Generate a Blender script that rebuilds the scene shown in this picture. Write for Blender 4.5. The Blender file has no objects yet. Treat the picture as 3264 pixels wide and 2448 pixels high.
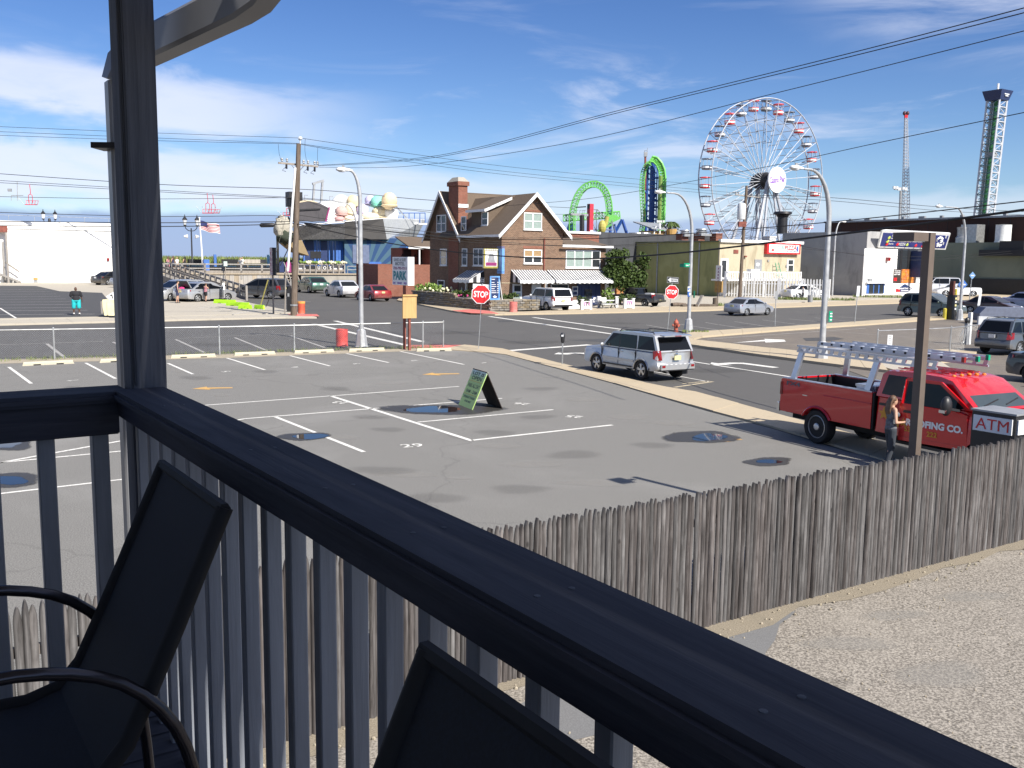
import bpy,bmesh,math,random
from mathutils import Vector,Matrix,noise
import numpy as np
rnd=random.Random(7)
R=math.radians
SC=bpy.context.scene
COL=SC.collection
CAM_H=4.2
FPX=3000.0
PITCH,ROLL=R(7.46),R(0.7)
_f=Vector((0,math.cos(PITCH),-math.sin(PITCH)))
_u0=Vector((0,math.sin(PITCH),math.cos(PITCH)))
_r0=Vector((1,0,0))
_r=_r0*math.cos(ROLL)+_u0*math.sin(ROLL)
_u=-_r0*math.sin(ROLL)+_u0*math.cos(ROLL)
cd=bpy.data.cameras.new('camera')
cd.sensor_width=36.0
cd.lens=36.0*FPX/3264.0
cd.clip_start=0.05
cd.clip_end=9000
cam=bpy.data.objects.new('camera',cd)
COL.objects.link(cam)
m=Matrix.Identity(4)
for i in range(3):
 m[i][0]=_r[i];m[i][1]=_u[i];m[i][2]=-_f[i]
m[2][3]=CAM_H
cam.matrix_world=m
SC.camera=cam
def ray(x,y):
 return _f+_r*((x-1632.0)/FPX)-_u*((y-1224.0)/FPX)
def G(x,y,z=0.0):
 d=ray(x,y);t=(z-CAM_H)/d.z
 return Vector((d.x*t,d.y*t,z))
def P(x,y,Y):
 d=ray(x,y);t=Y/d.y
 return Vector((d.x*t,Y,CAM_H+d.z*t))
def ZT(y,g,x=None):
 lo,hi=-20.0,200.0
 for _ in range(50):
  mid=(lo+hi)/2
  v=Vector((g[0],g[1],mid-CAM_H))
  py=1224.0-FPX*v.dot(_u)/v.dot(_f)
  if py>y:lo=mid
  else:hi=mid
 return(lo+hi)/2
def onplane(x,y,o,d):
 r=ray(x,y);n=(-d[1],d[0])
 t=(n[0]*o[0]+n[1]*o[1])/(n[0]*r.x+n[1]*r.y)
 return Vector((r.x*t,r.y*t,CAM_H+r.z*t))
AX=R(33.0)
E1=Vector((math.cos(AX),math.sin(AX),0))
E2=Vector((math.sin(AX),-math.cos(AX),0))
UP=Vector((0,0,1))
SUN_EL,SUN_AZ=40.0,139.8
sd=bpy.data.lights.new('sun','SUN')
sd.energy=5.0;sd.angle=R(0.53);sd.color=(1.0,0.945,0.86)
sun=bpy.data.objects.new('sun',sd);COL.objects.link(sun)
tosun=Vector((math.sin(R(SUN_AZ))*math.cos(R(SUN_EL)),math.cos(R(SUN_AZ))*math.cos(R(SUN_EL)),math.sin(R(SUN_EL))))
sun.rotation_euler=tosun.to_track_quat('Z','Y').to_euler()
sun.location=(40,-40,60)
W=bpy.data.worlds.new('World');SC.world=W
W.use_nodes=True
SC.view_settings.view_transform='Standard'
SC.view_settings.look='None'
SC.view_settings.exposure=0.62
SC.view_settings.gamma=1.0
SC.view_settings.use_curve_mapping=False
SC.cycles.max_bounces=6;SC.cycles.diffuse_bounces=3;SC.cycles.glossy_bounces=3
SC.cycles.transparent_max_bounces=8;SC.cycles.transmission_bounces=4
SC.cycles.use_denoising=True
SC.cycles.caustics_reflective=False;SC.cycles.caustics_refractive=False
class NT:
 def __init__(s,tree):s.t=tree;s.n=tree.nodes;s.l=tree.links
 def new(s,typ,**kw):
  n=s.n.new(typ)
  for k,v in kw.items():setattr(n,k,v)
  return n
 def put(s,sock,v):
  if isinstance(v,bpy.types.NodeSocket):s.l.new(v,sock)
  else:sock.default_value=v
 def math(s,op,a,b=0.0,clamp=False):
  n=s.new('ShaderNodeMath',operation=op,use_clamp=clamp)
  s.put(n.inputs[0],a);s.put(n.inputs[1],b);return n.outputs[0]
 def sstep(s,v,a,b,lo=0.0,hi=1.0):
  n=s.new('ShaderNodeMapRange',interpolation_type='SMOOTHSTEP')
  s.put(n.inputs[0],v);s.put(n.inputs[1],a);s.put(n.inputs[2],b);s.put(n.inputs[3],lo);s.put(n.inputs[4],hi)
  return n.outputs[0]
 def mix(s,f,a,b):
  n=s.new('ShaderNodeMix',data_type='RGBA')
  s.put(n.inputs[0],f);s.put(n.inputs[6],a if not isinstance(a,tuple)else(*a[:3],1));s.put(n.inputs[7],b if not isinstance(b,tuple)else(*b[:3],1))
  return n.outputs[2]
 def noise(s,vec,scale,detail=4.0,rough=0.55,dist=0.0):
  n=s.new('ShaderNodeTexNoise')
  if vec is not None:s.l.new(vec,n.inputs['Vector'])
  n.inputs['Scale'].default_value=scale;n.inputs['Detail'].default_value=detail
  n.inputs['Roughness'].default_value=rough;n.inputs['Distortion'].default_value=dist
  return n.outputs[0]
 def mapping(s,vec,scale=(1,1,1),loc=(0,0,0),rot=(0,0,0)):
  n=s.new('ShaderNodeMapping');s.l.new(vec,n.inputs[0])
  n.inputs[1].default_value=loc;n.inputs[2].default_value=rot;n.inputs[3].default_value=scale
  return n.outputs[0]
def build_sky():
 nt=NT(W.node_tree);nt.n.clear()
 out=nt.new('ShaderNodeOutputWorld');bg=nt.new('ShaderNodeBackground')
 sky=nt.new('ShaderNodeTexSky',sky_type='NISHITA',sun_disc=False)
 sky.sun_elevation=R(SUN_EL);sky.sun_rotation=R(SUN_AZ)
 sky.altitude=0.0;sky.air_density=1.0;sky.dust_density=0.15;sky.ozone_density=3.5
 co=nt.new('ShaderNodeTexCoord').outputs['Generated']
 sep=nt.new('ShaderNodeSeparateXYZ');nt.l.new(co,sep.inputs[0])
 X,Y,Z=sep.outputs
 el=nt.math('MULTIPLY',nt.math('ARCSINE',Z),57.2958)
 az=nt.math('MULTIPLY',nt.math('ARCTAN2',X,Y),57.2958)
 cmb=nt.new('ShaderNodeCombineXYZ');nt.put(cmb.inputs[0],az);nt.put(cmb.inputs[1],el);nt.put(cmb.inputs[2],nt.math('MULTIPLY',Y,20.0))
 p=cmb.outputs[0]
 big=nt.noise(nt.mapping(p,(0.045,0.22,0.05)),1.0,5,0.55,0.4)
 fine=nt.noise(nt.mapping(p,(0.14,0.50,0.2),rot=(0,0,R(10))),1.0,8,0.6,1.0)
 ew=nt.math('ADD',nt.math('ADD',el,nt.math('MULTIPLY',nt.math('SUBTRACT',big,0.5),3.4)),nt.math('MULTIPLY',nt.math('SUBTRACT',fine,0.5),2.2))
 ew=nt.math('ADD',ew,nt.math('MULTIPLY',nt.math('ADD',az,26.0),0.055))
 def band(lo0,lo1,hi0,hi1):return nt.math('MULTIPLY',nt.sstep(ew,lo0,lo1),nt.sstep(ew,hi0,hi1,1.0,0.0))
 b1=nt.math('MULTIPLY',band(6.9,8.2,9.7,11.0),nt.sstep(az,-19.0,-5.0,0.78,0.0))
 b2=nt.math('MULTIPLY',band(2.2,3.4,5.7,6.9),nt.sstep(az,-14.0,6.0,0.82,0.42))
 wisp=nt.noise(nt.mapping(p,(0.075,0.34,0.1),(3.3,1.9,0),(0,0,R(-16))),1.0,8,0.60,0.8)
 st=nt.math('MULTIPLY',nt.sstep(wisp,0.50,0.74),nt.math('MULTIPLY',nt.sstep(el,2.5,5.0),nt.sstep(el,9.0,12.5,1.0,0.25)))
 st=nt.math('MULTIPLY',st,nt.sstep(az,-14.0,-2.0,0.22,0.55))
 ur=nt.math('MULTIPLY',nt.math('MULTIPLY',nt.sstep(nt.math('ADD',az,nt.math('MULTIPLY',el,1.2)),30.0,42.0),nt.sstep(el,9.5,12.5)),nt.sstep(wisp,0.34,0.62))
 m1=nt.math('MAXIMUM',nt.math('MAXIMUM',b1,b2),nt.math('MAXIMUM',st,nt.math('MULTIPLY',ur,0.66)))
 m1=nt.math('MULTIPLY',m1,nt.sstep(fine,0.18,0.60,0.70,1.0),True)
 haze=nt.sstep(nt.math('ADD',el,nt.math('MULTIPLY',nt.math('SUBTRACT',fine,0.5),0.9)),2.2,2.75,1.0,0.0)
 tint=nt.mix(nt.sstep(el,1.0,17.0),LOWT,TOPT)
 mx=nt.new('ShaderNodeMix',data_type='RGBA',blend_type='MULTIPLY');mx.inputs[0].default_value=1.0
 nt.l.new(sky.outputs[0],mx.inputs[6]);nt.l.new(tint,mx.inputs[7])
 c=nt.mix(m1,mx.outputs[2],CLOUD)
 c=nt.mix(nt.math('MULTIPLY',haze,nt.sstep(az,-10.0,25.0,0.88,0.62)),c,HAZEBANK)
 nt.l.new(c,bg.inputs[0]);bg.inputs[1].default_value=0.062
 nt.l.new(bg.outputs[0],out.inputs[0])
LOWT,TOPT=(0.98,1.12,1.36),(0.60,0.80,1.18)
CLOUD=(9.3,9.8,11.4)
HAZEBANK=(3.9,5.2,8.4)
build_sky()
def pmat(name):
 m=bpy.data.materials.new(name);m.use_nodes=True
 nt=NT(m.node_tree);b=m.node_tree.nodes['Principled BSDF']
 return m,nt,b
def paint(name,c,rough=0.5,metal=0.0,coat=0.0,spec=0.5,var=0.06,scale=3.0,trans=0.0):
 m,nt,b=pmat(name)
 co=nt.new('ShaderNodeTexCoord').outputs['Object']
 n=nt.noise(co,scale,5,0.6)
 d=tuple(max(0,x*(1-2.2*var))for x in c);l=tuple(min(1,x*(1+1.6*var))for x in c)
 nt.put(b.inputs['Base Color'],nt.mix(nt.sstep(n,0.3,0.7),d,l))
 nt.put(b.inputs['Roughness'],nt.sstep(n,0.2,0.8,max(0.02,rough-0.06),min(1,rough+0.06)))
 b.inputs['Metallic'].default_value=metal
 b.inputs['Coat Weight'].default_value=coat;b.inputs['Coat Roughness'].default_value=0.05
 b.inputs['Specular IOR Level'].default_value=spec
 if trans:b.inputs['Transmission Weight'].default_value=trans
 return m
def emit_free(name,c):return paint(name,c)
def speck(name,cols,scales,rough=0.9,bump=0.3,spec=0.3,big=0.25,bigc=None,crack=False):
 m,nt,b=pmat(name)
 co=nt.new('ShaderNodeTexCoord').outputs['Object']
 g1=nt.noise(co,scales[0],3,0.7);g2=nt.noise(co,scales[1],5,0.6);g3=nt.noise(co,scales[2],6,0.62,0.6)
 c=nt.mix(nt.sstep(g1,0.36,0.66),cols[0],cols[1])
 c=nt.mix(nt.math('MULTIPLY',nt.sstep(g2,0.35,0.75),0.4),c,cols[2])
 c=nt.mix(nt.math('MULTIPLY',nt.sstep(g3,0.50,0.72),big),c,bigc or cols[1])
 if crack:
  v=nt.new('ShaderNodeTexVoronoi',feature='DISTANCE_TO_EDGE')
  wn=nt.new('ShaderNodeTexNoise');nt.l.new(co,wn.inputs[0]);wn.inputs['Scale'].default_value=0.9
  va=nt.new('ShaderNodeVectorMath',operation='MULTIPLY_ADD');nt.l.new(wn.outputs[1],va.inputs[0]);va.inputs[1].default_value=(1.6,1.6,0);nt.l.new(co,va.inputs[2])
  nt.l.new(va.outputs[0],v.inputs['Vector']);v.inputs['Scale'].default_value=0.11
  ck=nt.sstep(v.outputs['Distance'],0.0,0.006,1.0,0.0)
  c=nt.mix(nt.math('MULTIPLY',ck,0.22),c,tuple(x*0.5 for x in cols[0]))
 nt.put(b.inputs['Base Color'],c);b.inputs['Roughness'].default_value=rough;b.inputs['Specular IOR Level'].default_value=spec
 bp=nt.new('ShaderNodeBump');bp.inputs['Strength'].default_value=bump;bp.inputs['Distance'].default_value=0.01
 nt.put(bp.inputs['Height'],g1);nt.l.new(bp.outputs[0],b.inputs['Normal'])
 return m
def wood(name,c1,c2,c3=None,axis=2,rough=0.8,rand=0.0,grain=22.0,bump=0.3,spec=0.3,knots=False):
 m,nt,b=pmat(name)
 co=nt.new('ShaderNodeTexCoord').outputs['Object']
 oi=nt.new('ShaderNodeObjectInfo').outputs['Random']
 off=nt.new('ShaderNodeVectorMath',operation='ADD');nt.l.new(co,off.inputs[0])
 cb=nt.new('ShaderNodeCombineXYZ')
 for i in range(3):nt.put(cb.inputs[i],nt.math('MULTIPLY',oi,37.0+11*i))
 nt.l.new(cb.outputs[0],off.inputs[1])
 sc=[1,1,1];sc[axis]=0.06
 v=nt.mapping(off.outputs[0],tuple(sc))
 g=nt.noise(v,grain,6,0.65,0.6);g2=nt.noise(nt.mapping(off.outputs[0],tuple(0.3 if i==axis else 1 for i in range(3))),5.0,5,0.6)
 c=nt.mix(nt.sstep(g,0.3,0.7),c1,c2)
 if c3:c=nt.mix(nt.math('MULTIPLY',nt.sstep(g2,0.5,0.75),0.6),c,c3)
 if knots:
  kn=nt.new('ShaderNodeTexVoronoi');nt.l.new(nt.mapping(off.outputs[0],tuple(0.45 if i==axis else 1 for i in range(3))),kn.inputs[0]);kn.inputs['Scale'].default_value=6.0
  c=nt.mix(nt.sstep(kn.outputs['Distance'],0.04,0.12,0.75,0.0),c,tuple(x*0.4 for x in c1))
 if rand:
  hv=nt.new('ShaderNodeHueSaturation');nt.l.new(c,hv.inputs['Color'])
  nt.put(hv.inputs['Value'],nt.sstep(oi,-0.2,1.2,1-rand,1+rand))
  r2=nt.math('FRACT',nt.math('MULTIPLY',oi,7.31));nt.put(hv.inputs['Saturation'],nt.sstep(r2,0,1,0.45,1.25))
  c=hv.outputs[0]
 nt.put(b.inputs['Base Color'],c);b.inputs['Roughness'].default_value=rough;b.inputs['Specular IOR Level'].default_value=spec
 bp=nt.new('ShaderNodeBump');bp.inputs['Strength'].default_value=bump;bp.inputs['Distance'].default_value=0.004
 nt.put(bp.inputs['Height'],g);nt.l.new(bp.outputs[0],b.inputs['Normal'])
 return m
def brick(name,c1,c2,mortar,w=0.23,h=0.085):
 m,nt,b=pmat(name)
 co=nt.new('ShaderNodeTexCoord').outputs['Object']
 s=nt.new('ShaderNodeSeparateXYZ');nt.l.new(co,s.inputs[0])
 cb=nt.new('ShaderNodeCombineXYZ');nt.put(cb.inputs[0],nt.math('ADD',s.outputs[0],s.outputs[1]));nt.put(cb.inputs[1],s.outputs[2])
 br=nt.new('ShaderNodeTexBrick');nt.l.new(cb.outputs[0],br.inputs['Vector'])
 br.inputs['Color1'].default_value=(*c1,1);br.inputs['Color2'].default_value=(*c2,1);br.inputs['Mortar'].default_value=(*mortar,1)
 br.inputs['Scale'].default_value=1.0;br.inputs['Brick Width'].default_value=w;br.inputs['Row Height'].default_value=h
 br.inputs['Mortar Size'].default_value=h*0.11;br.inputs['Bias'].default_value=-0.1
 n=nt.noise(co,0.7,6,0.65);n2=nt.noise(co,9.0,4,0.6)
 c=nt.mix(nt.math('MULTIPLY',nt.sstep(n,0.45,0.75),0.45),br.outputs[0],tuple(x*0.55 for x in c1))
 c=nt.mix(nt.math('MULTIPLY',nt.sstep(n2,0.5,0.8),0.35),c,tuple(min(1,x*1.5)for x in c2))
 nt.put(b.inputs['Base Color'],c);b.inputs['Roughness'].default_value=0.9;b.inputs['Specular IOR Level'].default_value=0.2
 bp=nt.new('ShaderNodeBump');bp.inputs['Strength'].default_value=0.6;bp.inputs['Distance'].default_value=0.02
 nt.put(bp.inputs['Height'],br.outputs['Fac']);bp.invert=True;nt.l.new(bp.outputs[0],b.inputs['Normal'])
 return m
def stained(name,c,stain,amt=0.6,scale=0.5,vert=0.35,rough=0.9,stain2=None):
 m,nt,b=pmat(name)
 co=nt.new('ShaderNodeTexCoord').outputs['Object']
 n1=nt.noise(nt.mapping(co,(1,1,vert)),scale*2.2,6,0.65,0.4);n2=nt.noise(co,scale,5,0.6,0.5)
 c0=nt.mix(nt.math('MULTIPLY',nt.sstep(n1,0.45,0.72),amt),c,stain)
 c0=nt.mix(nt.math('MULTIPLY',nt.sstep(n2,0.52,0.7),amt*0.8),c0,stain2 or tuple(min(1,x*1.25)for x in c))
 nt.put(b.inputs['Base Color'],c0);b.inputs['Roughness'].default_value=rough;b.inputs['Specular IOR Level'].default_value=0.25
 bp=nt.new('ShaderNodeBump');bp.inputs['Strength'].default_value=0.15;nt.put(bp.inputs['Height'],nt.noise(co,14,5));nt.l.new(bp.outputs[0],b.inputs['Normal'])
 return m
def leafmat(name,a,bcol,rough=0.6):
 m,nt,b=pmat(name)
 oi=nt.new('ShaderNodeTexCoord').outputs['Object']
 n=nt.noise(oi,6.0,4,0.7)
 gi=nt.new('ShaderNodeNewGeometry').outputs['Random Per Island']
 c=nt.mix(nt.math('ADD',nt.math('MULTIPLY',n,0.4),nt.math('MULTIPLY',gi,0.6)),a,bcol)
 nt.put(b.inputs['Base Color'],c);b.inputs['Roughness'].default_value=rough;b.inputs['Specular IOR Level'].default_value=0.3
 return m
M={}
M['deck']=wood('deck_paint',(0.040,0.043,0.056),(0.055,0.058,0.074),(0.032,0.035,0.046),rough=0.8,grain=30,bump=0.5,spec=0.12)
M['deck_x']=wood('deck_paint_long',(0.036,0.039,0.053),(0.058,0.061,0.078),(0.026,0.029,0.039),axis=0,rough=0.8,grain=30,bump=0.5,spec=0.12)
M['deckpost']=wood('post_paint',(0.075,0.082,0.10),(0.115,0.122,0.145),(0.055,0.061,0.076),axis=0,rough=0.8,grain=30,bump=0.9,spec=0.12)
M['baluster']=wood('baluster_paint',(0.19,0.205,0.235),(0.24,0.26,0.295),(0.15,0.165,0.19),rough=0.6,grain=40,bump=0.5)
M['gutter']=paint('gutter_white',(0.20,0.205,0.22),0.45,var=0.05)
M['soffit']=paint('soffit_paint',(0.35,0.36,0.40),0.7)
M['siding']=paint('motel_siding',(0.55,0.55,0.56),0.7)
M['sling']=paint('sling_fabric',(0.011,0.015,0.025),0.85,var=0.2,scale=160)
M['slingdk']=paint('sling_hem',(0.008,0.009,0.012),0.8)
M['chairtube']=paint('chair_tube',(0.06,0.055,0.06),0.22,0.7,var=0.04)
M['fencewood']=wood('weathered_cedar',(0.058,0.052,0.050),(0.150,0.138,0.134),(0.240,0.227,0.222),rough=0.95,rand=0.28,grain=34,bump=0.8,spec=0.1,knots=True)
M['asphalt_lot']=speck('asphalt_lot',((0.130,0.126,0.116),(0.268,0.259,0.239),(0.205,0.198,0.182)),(48,2.2,0.16),bump=0.5,big=0.55,bigc=(0.272,0.264,0.246),crack=True)
M['asphalt_road']=speck('asphalt_road',((0.085,0.082,0.078),(0.125,0.12,0.113),(0.105,0.10,0.095)),(50,3,0.22),bump=0.25,big=0.45,bigc=(0.13,0.125,0.116),crack=True)
M['asphalt_dark']=speck('asphalt_dark',((0.06,0.06,0.063),(0.095,0.094,0.093),(0.075,0.075,0.077)),(50,3,0.25),bump=0.25)
M['asphalt_old']=speck('asphalt_old',((0.12,0.105,0.09),(0.20,0.175,0.15),(0.24,0.20,0.155)),(45,2,0.3),bump=0.4,big=0.5,bigc=(0.26,0.22,0.165))
M['yard']=speck('yard_aggregate',((0.13,0.116,0.098),(0.42,0.38,0.325),(0.26,0.232,0.197)),(36,2.0,0.45),bump=1.0,big=0.6,bigc=(0.38,0.345,0.295))
M['patch']=speck('yard_patch',((0.15,0.15,0.15),(0.20,0.20,0.20),(0.17,0.17,0.17)),(60,6,0.8),bump=0.2)
M['walk']=speck('sidewalk_concrete',((0.42,0.345,0.235),(0.52,0.435,0.31),(0.46,0.38,0.265)),(60,4,0.6),bump=0.15,big=0.4,bigc=(0.36,0.30,0.215))
M['walk2']=speck('apron_concrete',((0.40,0.36,0.29),(0.50,0.455,0.375),(0.45,0.41,0.335)),(60,4,0.5),bump=0.15,big=0.4,bigc=(0.37,0.33,0.265))
M['kerb']=speck('kerb_concrete',((0.30,0.28,0.24),(0.42,0.39,0.33),(0.36,0.33,0.28)),(60,4,0.6),bump=0.15)
M['sandstrip']=speck('sandy_strip',((0.33,0.28,0.21),(0.47,0.41,0.31),(0.27,0.25,0.19)),(40,4,1.0),bump=0.5,big=0.5,bigc=(0.22,0.22,0.15))
M['drift']=speck('sand_drift',((0.20,0.17,0.125),(0.34,0.295,0.225),(0.25,0.215,0.16)),(60,6,2.0),bump=0.6,big=0.5,bigc=(0.16,0.145,0.115))
M['wheelstop']=speck('wheelstop_concrete',((0.44,0.40,0.30),(0.54,0.50,0.39),(0.48,0.44,0.34)),(40,4,1.0),bump=0.2)
def worn(name,c,under,amt=0.5):
 m,nt,b=pmat(name)
 co=nt.new('ShaderNodeTexCoord').outputs['Object']
 n=nt.noise(co,18,6,0.75);n2=nt.noise(co,1.3,4,0.6)
 f=nt.math('MULTIPLY',nt.sstep(nt.math('ADD',n,nt.math('MULTIPLY',n2,0.35)),0.62,0.82),amt)
 nt.put(b.inputs['Base Color'],nt.mix(f,c,under));b.inputs['Roughness'].default_value=0.8
 return m
M['line']=worn('road_marking_white',(0.78,0.76,0.70),(0.22,0.21,0.195),0.55)
M['line_old']=worn('road_marking_faded',(0.42,0.40,0.37),(0.12,0.115,0.11),0.8)
M['line_tan']=worn('road_marking_buff',(0.52,0.44,0.30),(0.15,0.14,0.12),0.6)
M['arrow']=worn('road_marking_orange',(0.62,0.36,0.10),(0.22,0.19,0.16),0.55)
M['redkerb']=worn('red_kerb_paint',(0.62,0.13,0.11),(0.45,0.33,0.26),0.6)
M['yelkerb']=worn('yellow_kerb_paint',(0.60,0.42,0.12),(0.40,0.34,0.24),0.8)
def fading(name,c,rough,edge=0.35,ior=1.45,nsc=9.0,amt=1.0):
 m,nt,b=pmat(name)
 co=nt.new('ShaderNodeTexCoord').outputs['Object']
 at=nt.new('ShaderNodeAttribute');at.attribute_name='fade'
 n=nt.noise(co,nsc,6,0.65);n2=nt.noise(co,1.7,4,0.6)
 f=nt.math('ADD',at.outputs['Fac'],nt.math('MULTIPLY',nt.math('SUBTRACT',nt.math('ADD',nt.math('MULTIPLY',n,0.6),nt.math('MULTIPLY',n2,0.5)),0.55),0.9))
 b.inputs['Base Color'].default_value=(*c,1);b.inputs['Roughness'].default_value=rough;b.inputs['IOR'].default_value=ior
 nt.put(b.inputs['Alpha'],nt.math('MULTIPLY',nt.sstep(f,0.5-edge,0.5+edge),amt))
 return m
M['stain']=fading('oil_stain',(0.035,0.033,0.032),0.8,0.5,amt=0.13);M['scuff']=fading('pale_scuff',(0.36,0.345,0.315),0.9,0.5,amt=0.28)
M['wet']=speck('wet_asphalt',((0.035,0.033,0.030),(0.075,0.07,0.064),(0.05,0.047,0.044)),(55,5,0.35),rough=0.55,bump=0.2)
M['puddle']=fading('puddle_water',(0.012,0.012,0.013),0.02,0.10,1.31,5.0);M['damp']=fading('damp_asphalt',(0.052,0.049,0.045),0.5,0.16,1.4,12.0,0.92)
M['galv']=paint('galvanised_steel',(0.46,0.47,0.47),0.42,0.7,var=0.08)
M['lamp']=paint('lamp_post_grey',(0.44,0.45,0.46),0.5,0.35,var=0.07)
M['white']=paint('white_paint',(0.80,0.80,0.79),0.5,var=0.03)
M['offwhite']=paint('white_trim',(0.74,0.74,0.72),0.55,var=0.05)
M['whitewall']=stained('white_plaster',(0.86,0.85,0.82),(0.75,0.73,0.68),0.25)
M['black']=paint('black_paint',(0.018,0.018,0.02),0.45,var=0.1)
M['rubber']=paint('tyre_rubber',(0.016,0.016,0.017),0.85,var=0.15,scale=12)
M['rim']=paint('alloy_rim',(0.52,0.53,0.54),0.32,0.75,var=0.05)
M['steelrim']=paint('steel_rim',(0.55,0.54,0.52),0.38,0.6,var=0.1)
M['under']=paint('underbody',(0.012,0.012,0.012),0.9)
M['chrome']=paint('chrome',(0.62,0.63,0.65),0.14,1.0,var=0.02)
M['alu']=paint('brushed_aluminium',(0.55,0.58,0.66),0.34,0.75,var=0.06)
def glassy(name,c,rough=0.05,spec=0.7):
 return paint(name,c,rough,spec=spec,var=0.0)
M['glass']=glassy('car_glass',(0.006,0.007,0.009),0.05,0.28)
M['glass_lt']=glassy('car_glass_light',(0.05,0.065,0.07))
M['winglass']=glassy('window_glass',(0.03,0.035,0.04),0.04,0.6)
M['blind']=paint('window_blind',(0.27,0.34,0.31),0.35,spec=0.6,var=0.04)
M['blindtan']=paint('window_shade_tan',(0.36,0.24,0.12),0.4,spec=0.6)
M['tail']=paint('tail_lamp_red',(0.24,0.006,0.008),0.2,coat=0.5,var=0.1)
M['lens']=paint('lamp_lens',(0.62,0.64,0.66),0.12,coat=0.5)
M['amber']=paint('amber_lens',(0.65,0.2,0.02),0.25)
M['plate']=paint('plate_yellow',(0.66,0.60,0.28),0.5)
M['platew']=paint('plate_white',(0.62,0.64,0.66),0.5)
M['pole']=wood('pole_wood',(0.105,0.08,0.06),(0.19,0.15,0.12),(0.24,0.20,0.17),rough=0.95,grain=9,bump=0.6,spec=0.1)
M['greywood']=wood('grey_boardwalk_wood',(0.21,0.19,0.165),(0.33,0.30,0.27),(0.38,0.35,0.31),rough=0.95,grain=14,rand=0.12,spec=0.1)
M['bulkhead']=wood('bulkhead_wood',(0.33,0.28,0.22),(0.44,0.39,0.32),(0.36,0.31,0.25),rough=0.95,grain=5,rand=0.1,spec=0.1)
M['ply']=wood('plywood',(0.46,0.29,0.12),(0.56,0.37,0.16),(0.40,0.25,0.11),rough=0.8,grain=8,bump=0.15)
M['tan']=paint('tan_board',(0.42,0.26,0.09),0.8,var=0.1)
M['rust']=paint('red_brown_steel',(0.22,0.065,0.045),0.7,var=0.15)
M['barrel']=paint('red_drum',(0.58,0.07,0.06),0.5,var=0.12)
M['signred']=paint('sign_red',(0.70,0.02,0.025),0.35,var=0.03)
M['signwhite']=paint('sign_white',(0.82,0.82,0.82),0.4,var=0.02)
M['signblack']=paint('sign_black',(0.012,0.012,0.014),0.5)
M['signgrey']=paint('sign_back_grey',(0.33,0.34,0.35),0.5,0.3)
M['signgreen']=paint('sign_green',(0.0,0.30,0.16),0.45)
M['signblue']=paint('sign_blue',(0.05,0.14,0.42),0.5)
M['navy']=paint('navy_paint',(0.018,0.035,0.11),0.5)
M['sky']=paint('sky_blue_paint',(0.14,0.33,0.68),0.5)
M['teal']=paint('teal_letters',(0.03,0.24,0.27),0.5)
M['purple']=paint('purple_letters',(0.22,0.08,0.42),0.5)
M['maroon']=paint('maroon_letters',(0.26,0.03,0.14),0.5)
M['brownpost']=paint('brown_post',(0.125,0.095,0.075),0.6,var=0.05)
M['cable']=paint('cable_black',(0.012,0.012,0.013),0.7)
M['brick_house']=brick('house_brick',(0.225,0.130,0.082),(0.125,0.066,0.043),(0.33,0.28,0.22))
M['brick_red']=brick('red_brick',(0.29,0.10,0.065),(0.20,0.068,0.046),(0.30,0.22,0.17))
M['shingle']=speck('roof_shingle',((0.10,0.075,0.055),(0.17,0.128,0.094),(0.13,0.098,0.072)),(26,6,0.5),bump=0.4)
M['block']=wood('garden_wall_block',(0.16,0.135,0.10),(0.30,0.255,0.195),(0.24,0.21,0.165),axis=0,rough=0.95,rand=0.22,grain=9,bump=0.8,spec=0.1)
M['leaf']=leafmat('tree_leaves',(0.03,0.055,0.014),(0.085,0.125,0.03))
M['leaf2']=leafmat('garden_leaves',(0.09,0.16,0.03),(0.24,0.34,0.08))
M['grass']=leafmat('dune_grass',(0.10,0.14,0.035),(0.24,0.28,0.10),0.8)
M['flower']=paint('cream_flowers',(0.72,0.70,0.48),0.7,var=0.1)
M['fpink']=paint('pink_flowers',(0.55,0.06,0.22),0.7,var=0.1)
M['bark']=wood('tree_bark',(0.07,0.055,0.045),(0.14,0.115,0.09),rough=0.95,grain=12)
M['skin']=paint('skin_light',(0.50,0.30,0.21),0.6,var=0.04)
M['skind']=paint('skin_dark',(0.10,0.05,0.03),0.55,var=0.05)
M['hairbr']=paint('hair_brown',(0.11,0.06,0.035),0.6,var=0.2,scale=30)
M['hairbl']=paint('hair_fair',(0.42,0.28,0.14),0.6,var=0.15,scale=30)
M['hairbk']=paint('hair_black',(0.012,0.011,0.01),0.6)
M['cloth_bk']=paint('cloth_black',(0.02,0.02,0.024),0.9)
M['cloth_aqua']=paint('cloth_aqua',(0.02,0.50,0.52),0.8)
M['cloth_wh']=paint('cloth_white',(0.75,0.74,0.73),0.85)
M['cloth_navy']=paint('cloth_navy',(0.03,0.035,0.08),0.9)
M['cloth_pink']=paint('cloth_patterned',(0.40,0.17,0.20),0.9,var=0.25,scale=25)
M['cloth_grey']=paint('cloth_grey',(0.13,0.14,0.16),0.9,var=0.2,scale=20)
M['jeans']=paint('jeans_dark',(0.035,0.042,0.055),0.9)
M['shoe']=paint('shoe_dark',(0.03,0.03,0.03),0.8)
MW={}
def tag(o,label=None,cat=None,group=None,kind=None):
 if label:o['label']=label
 if cat:o['category']=cat
 if group:o['group']=group
 if kind:o['kind']=kind
 return o
def thing(name,label,cat,loc=(0,0,0),rz=0.0,group=None,rot=None):
 o=bpy.data.objects.new(name,None);COL.objects.link(o)
 o.empty_display_size=0.2
 mm=Matrix.Translation(Vector(loc))@(rot if rot is not None else Matrix.Rotation(rz,4,'Z'))
 o.matrix_world=mm;MW[o.name]=mm
 return tag(o,label,cat,group)
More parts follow.
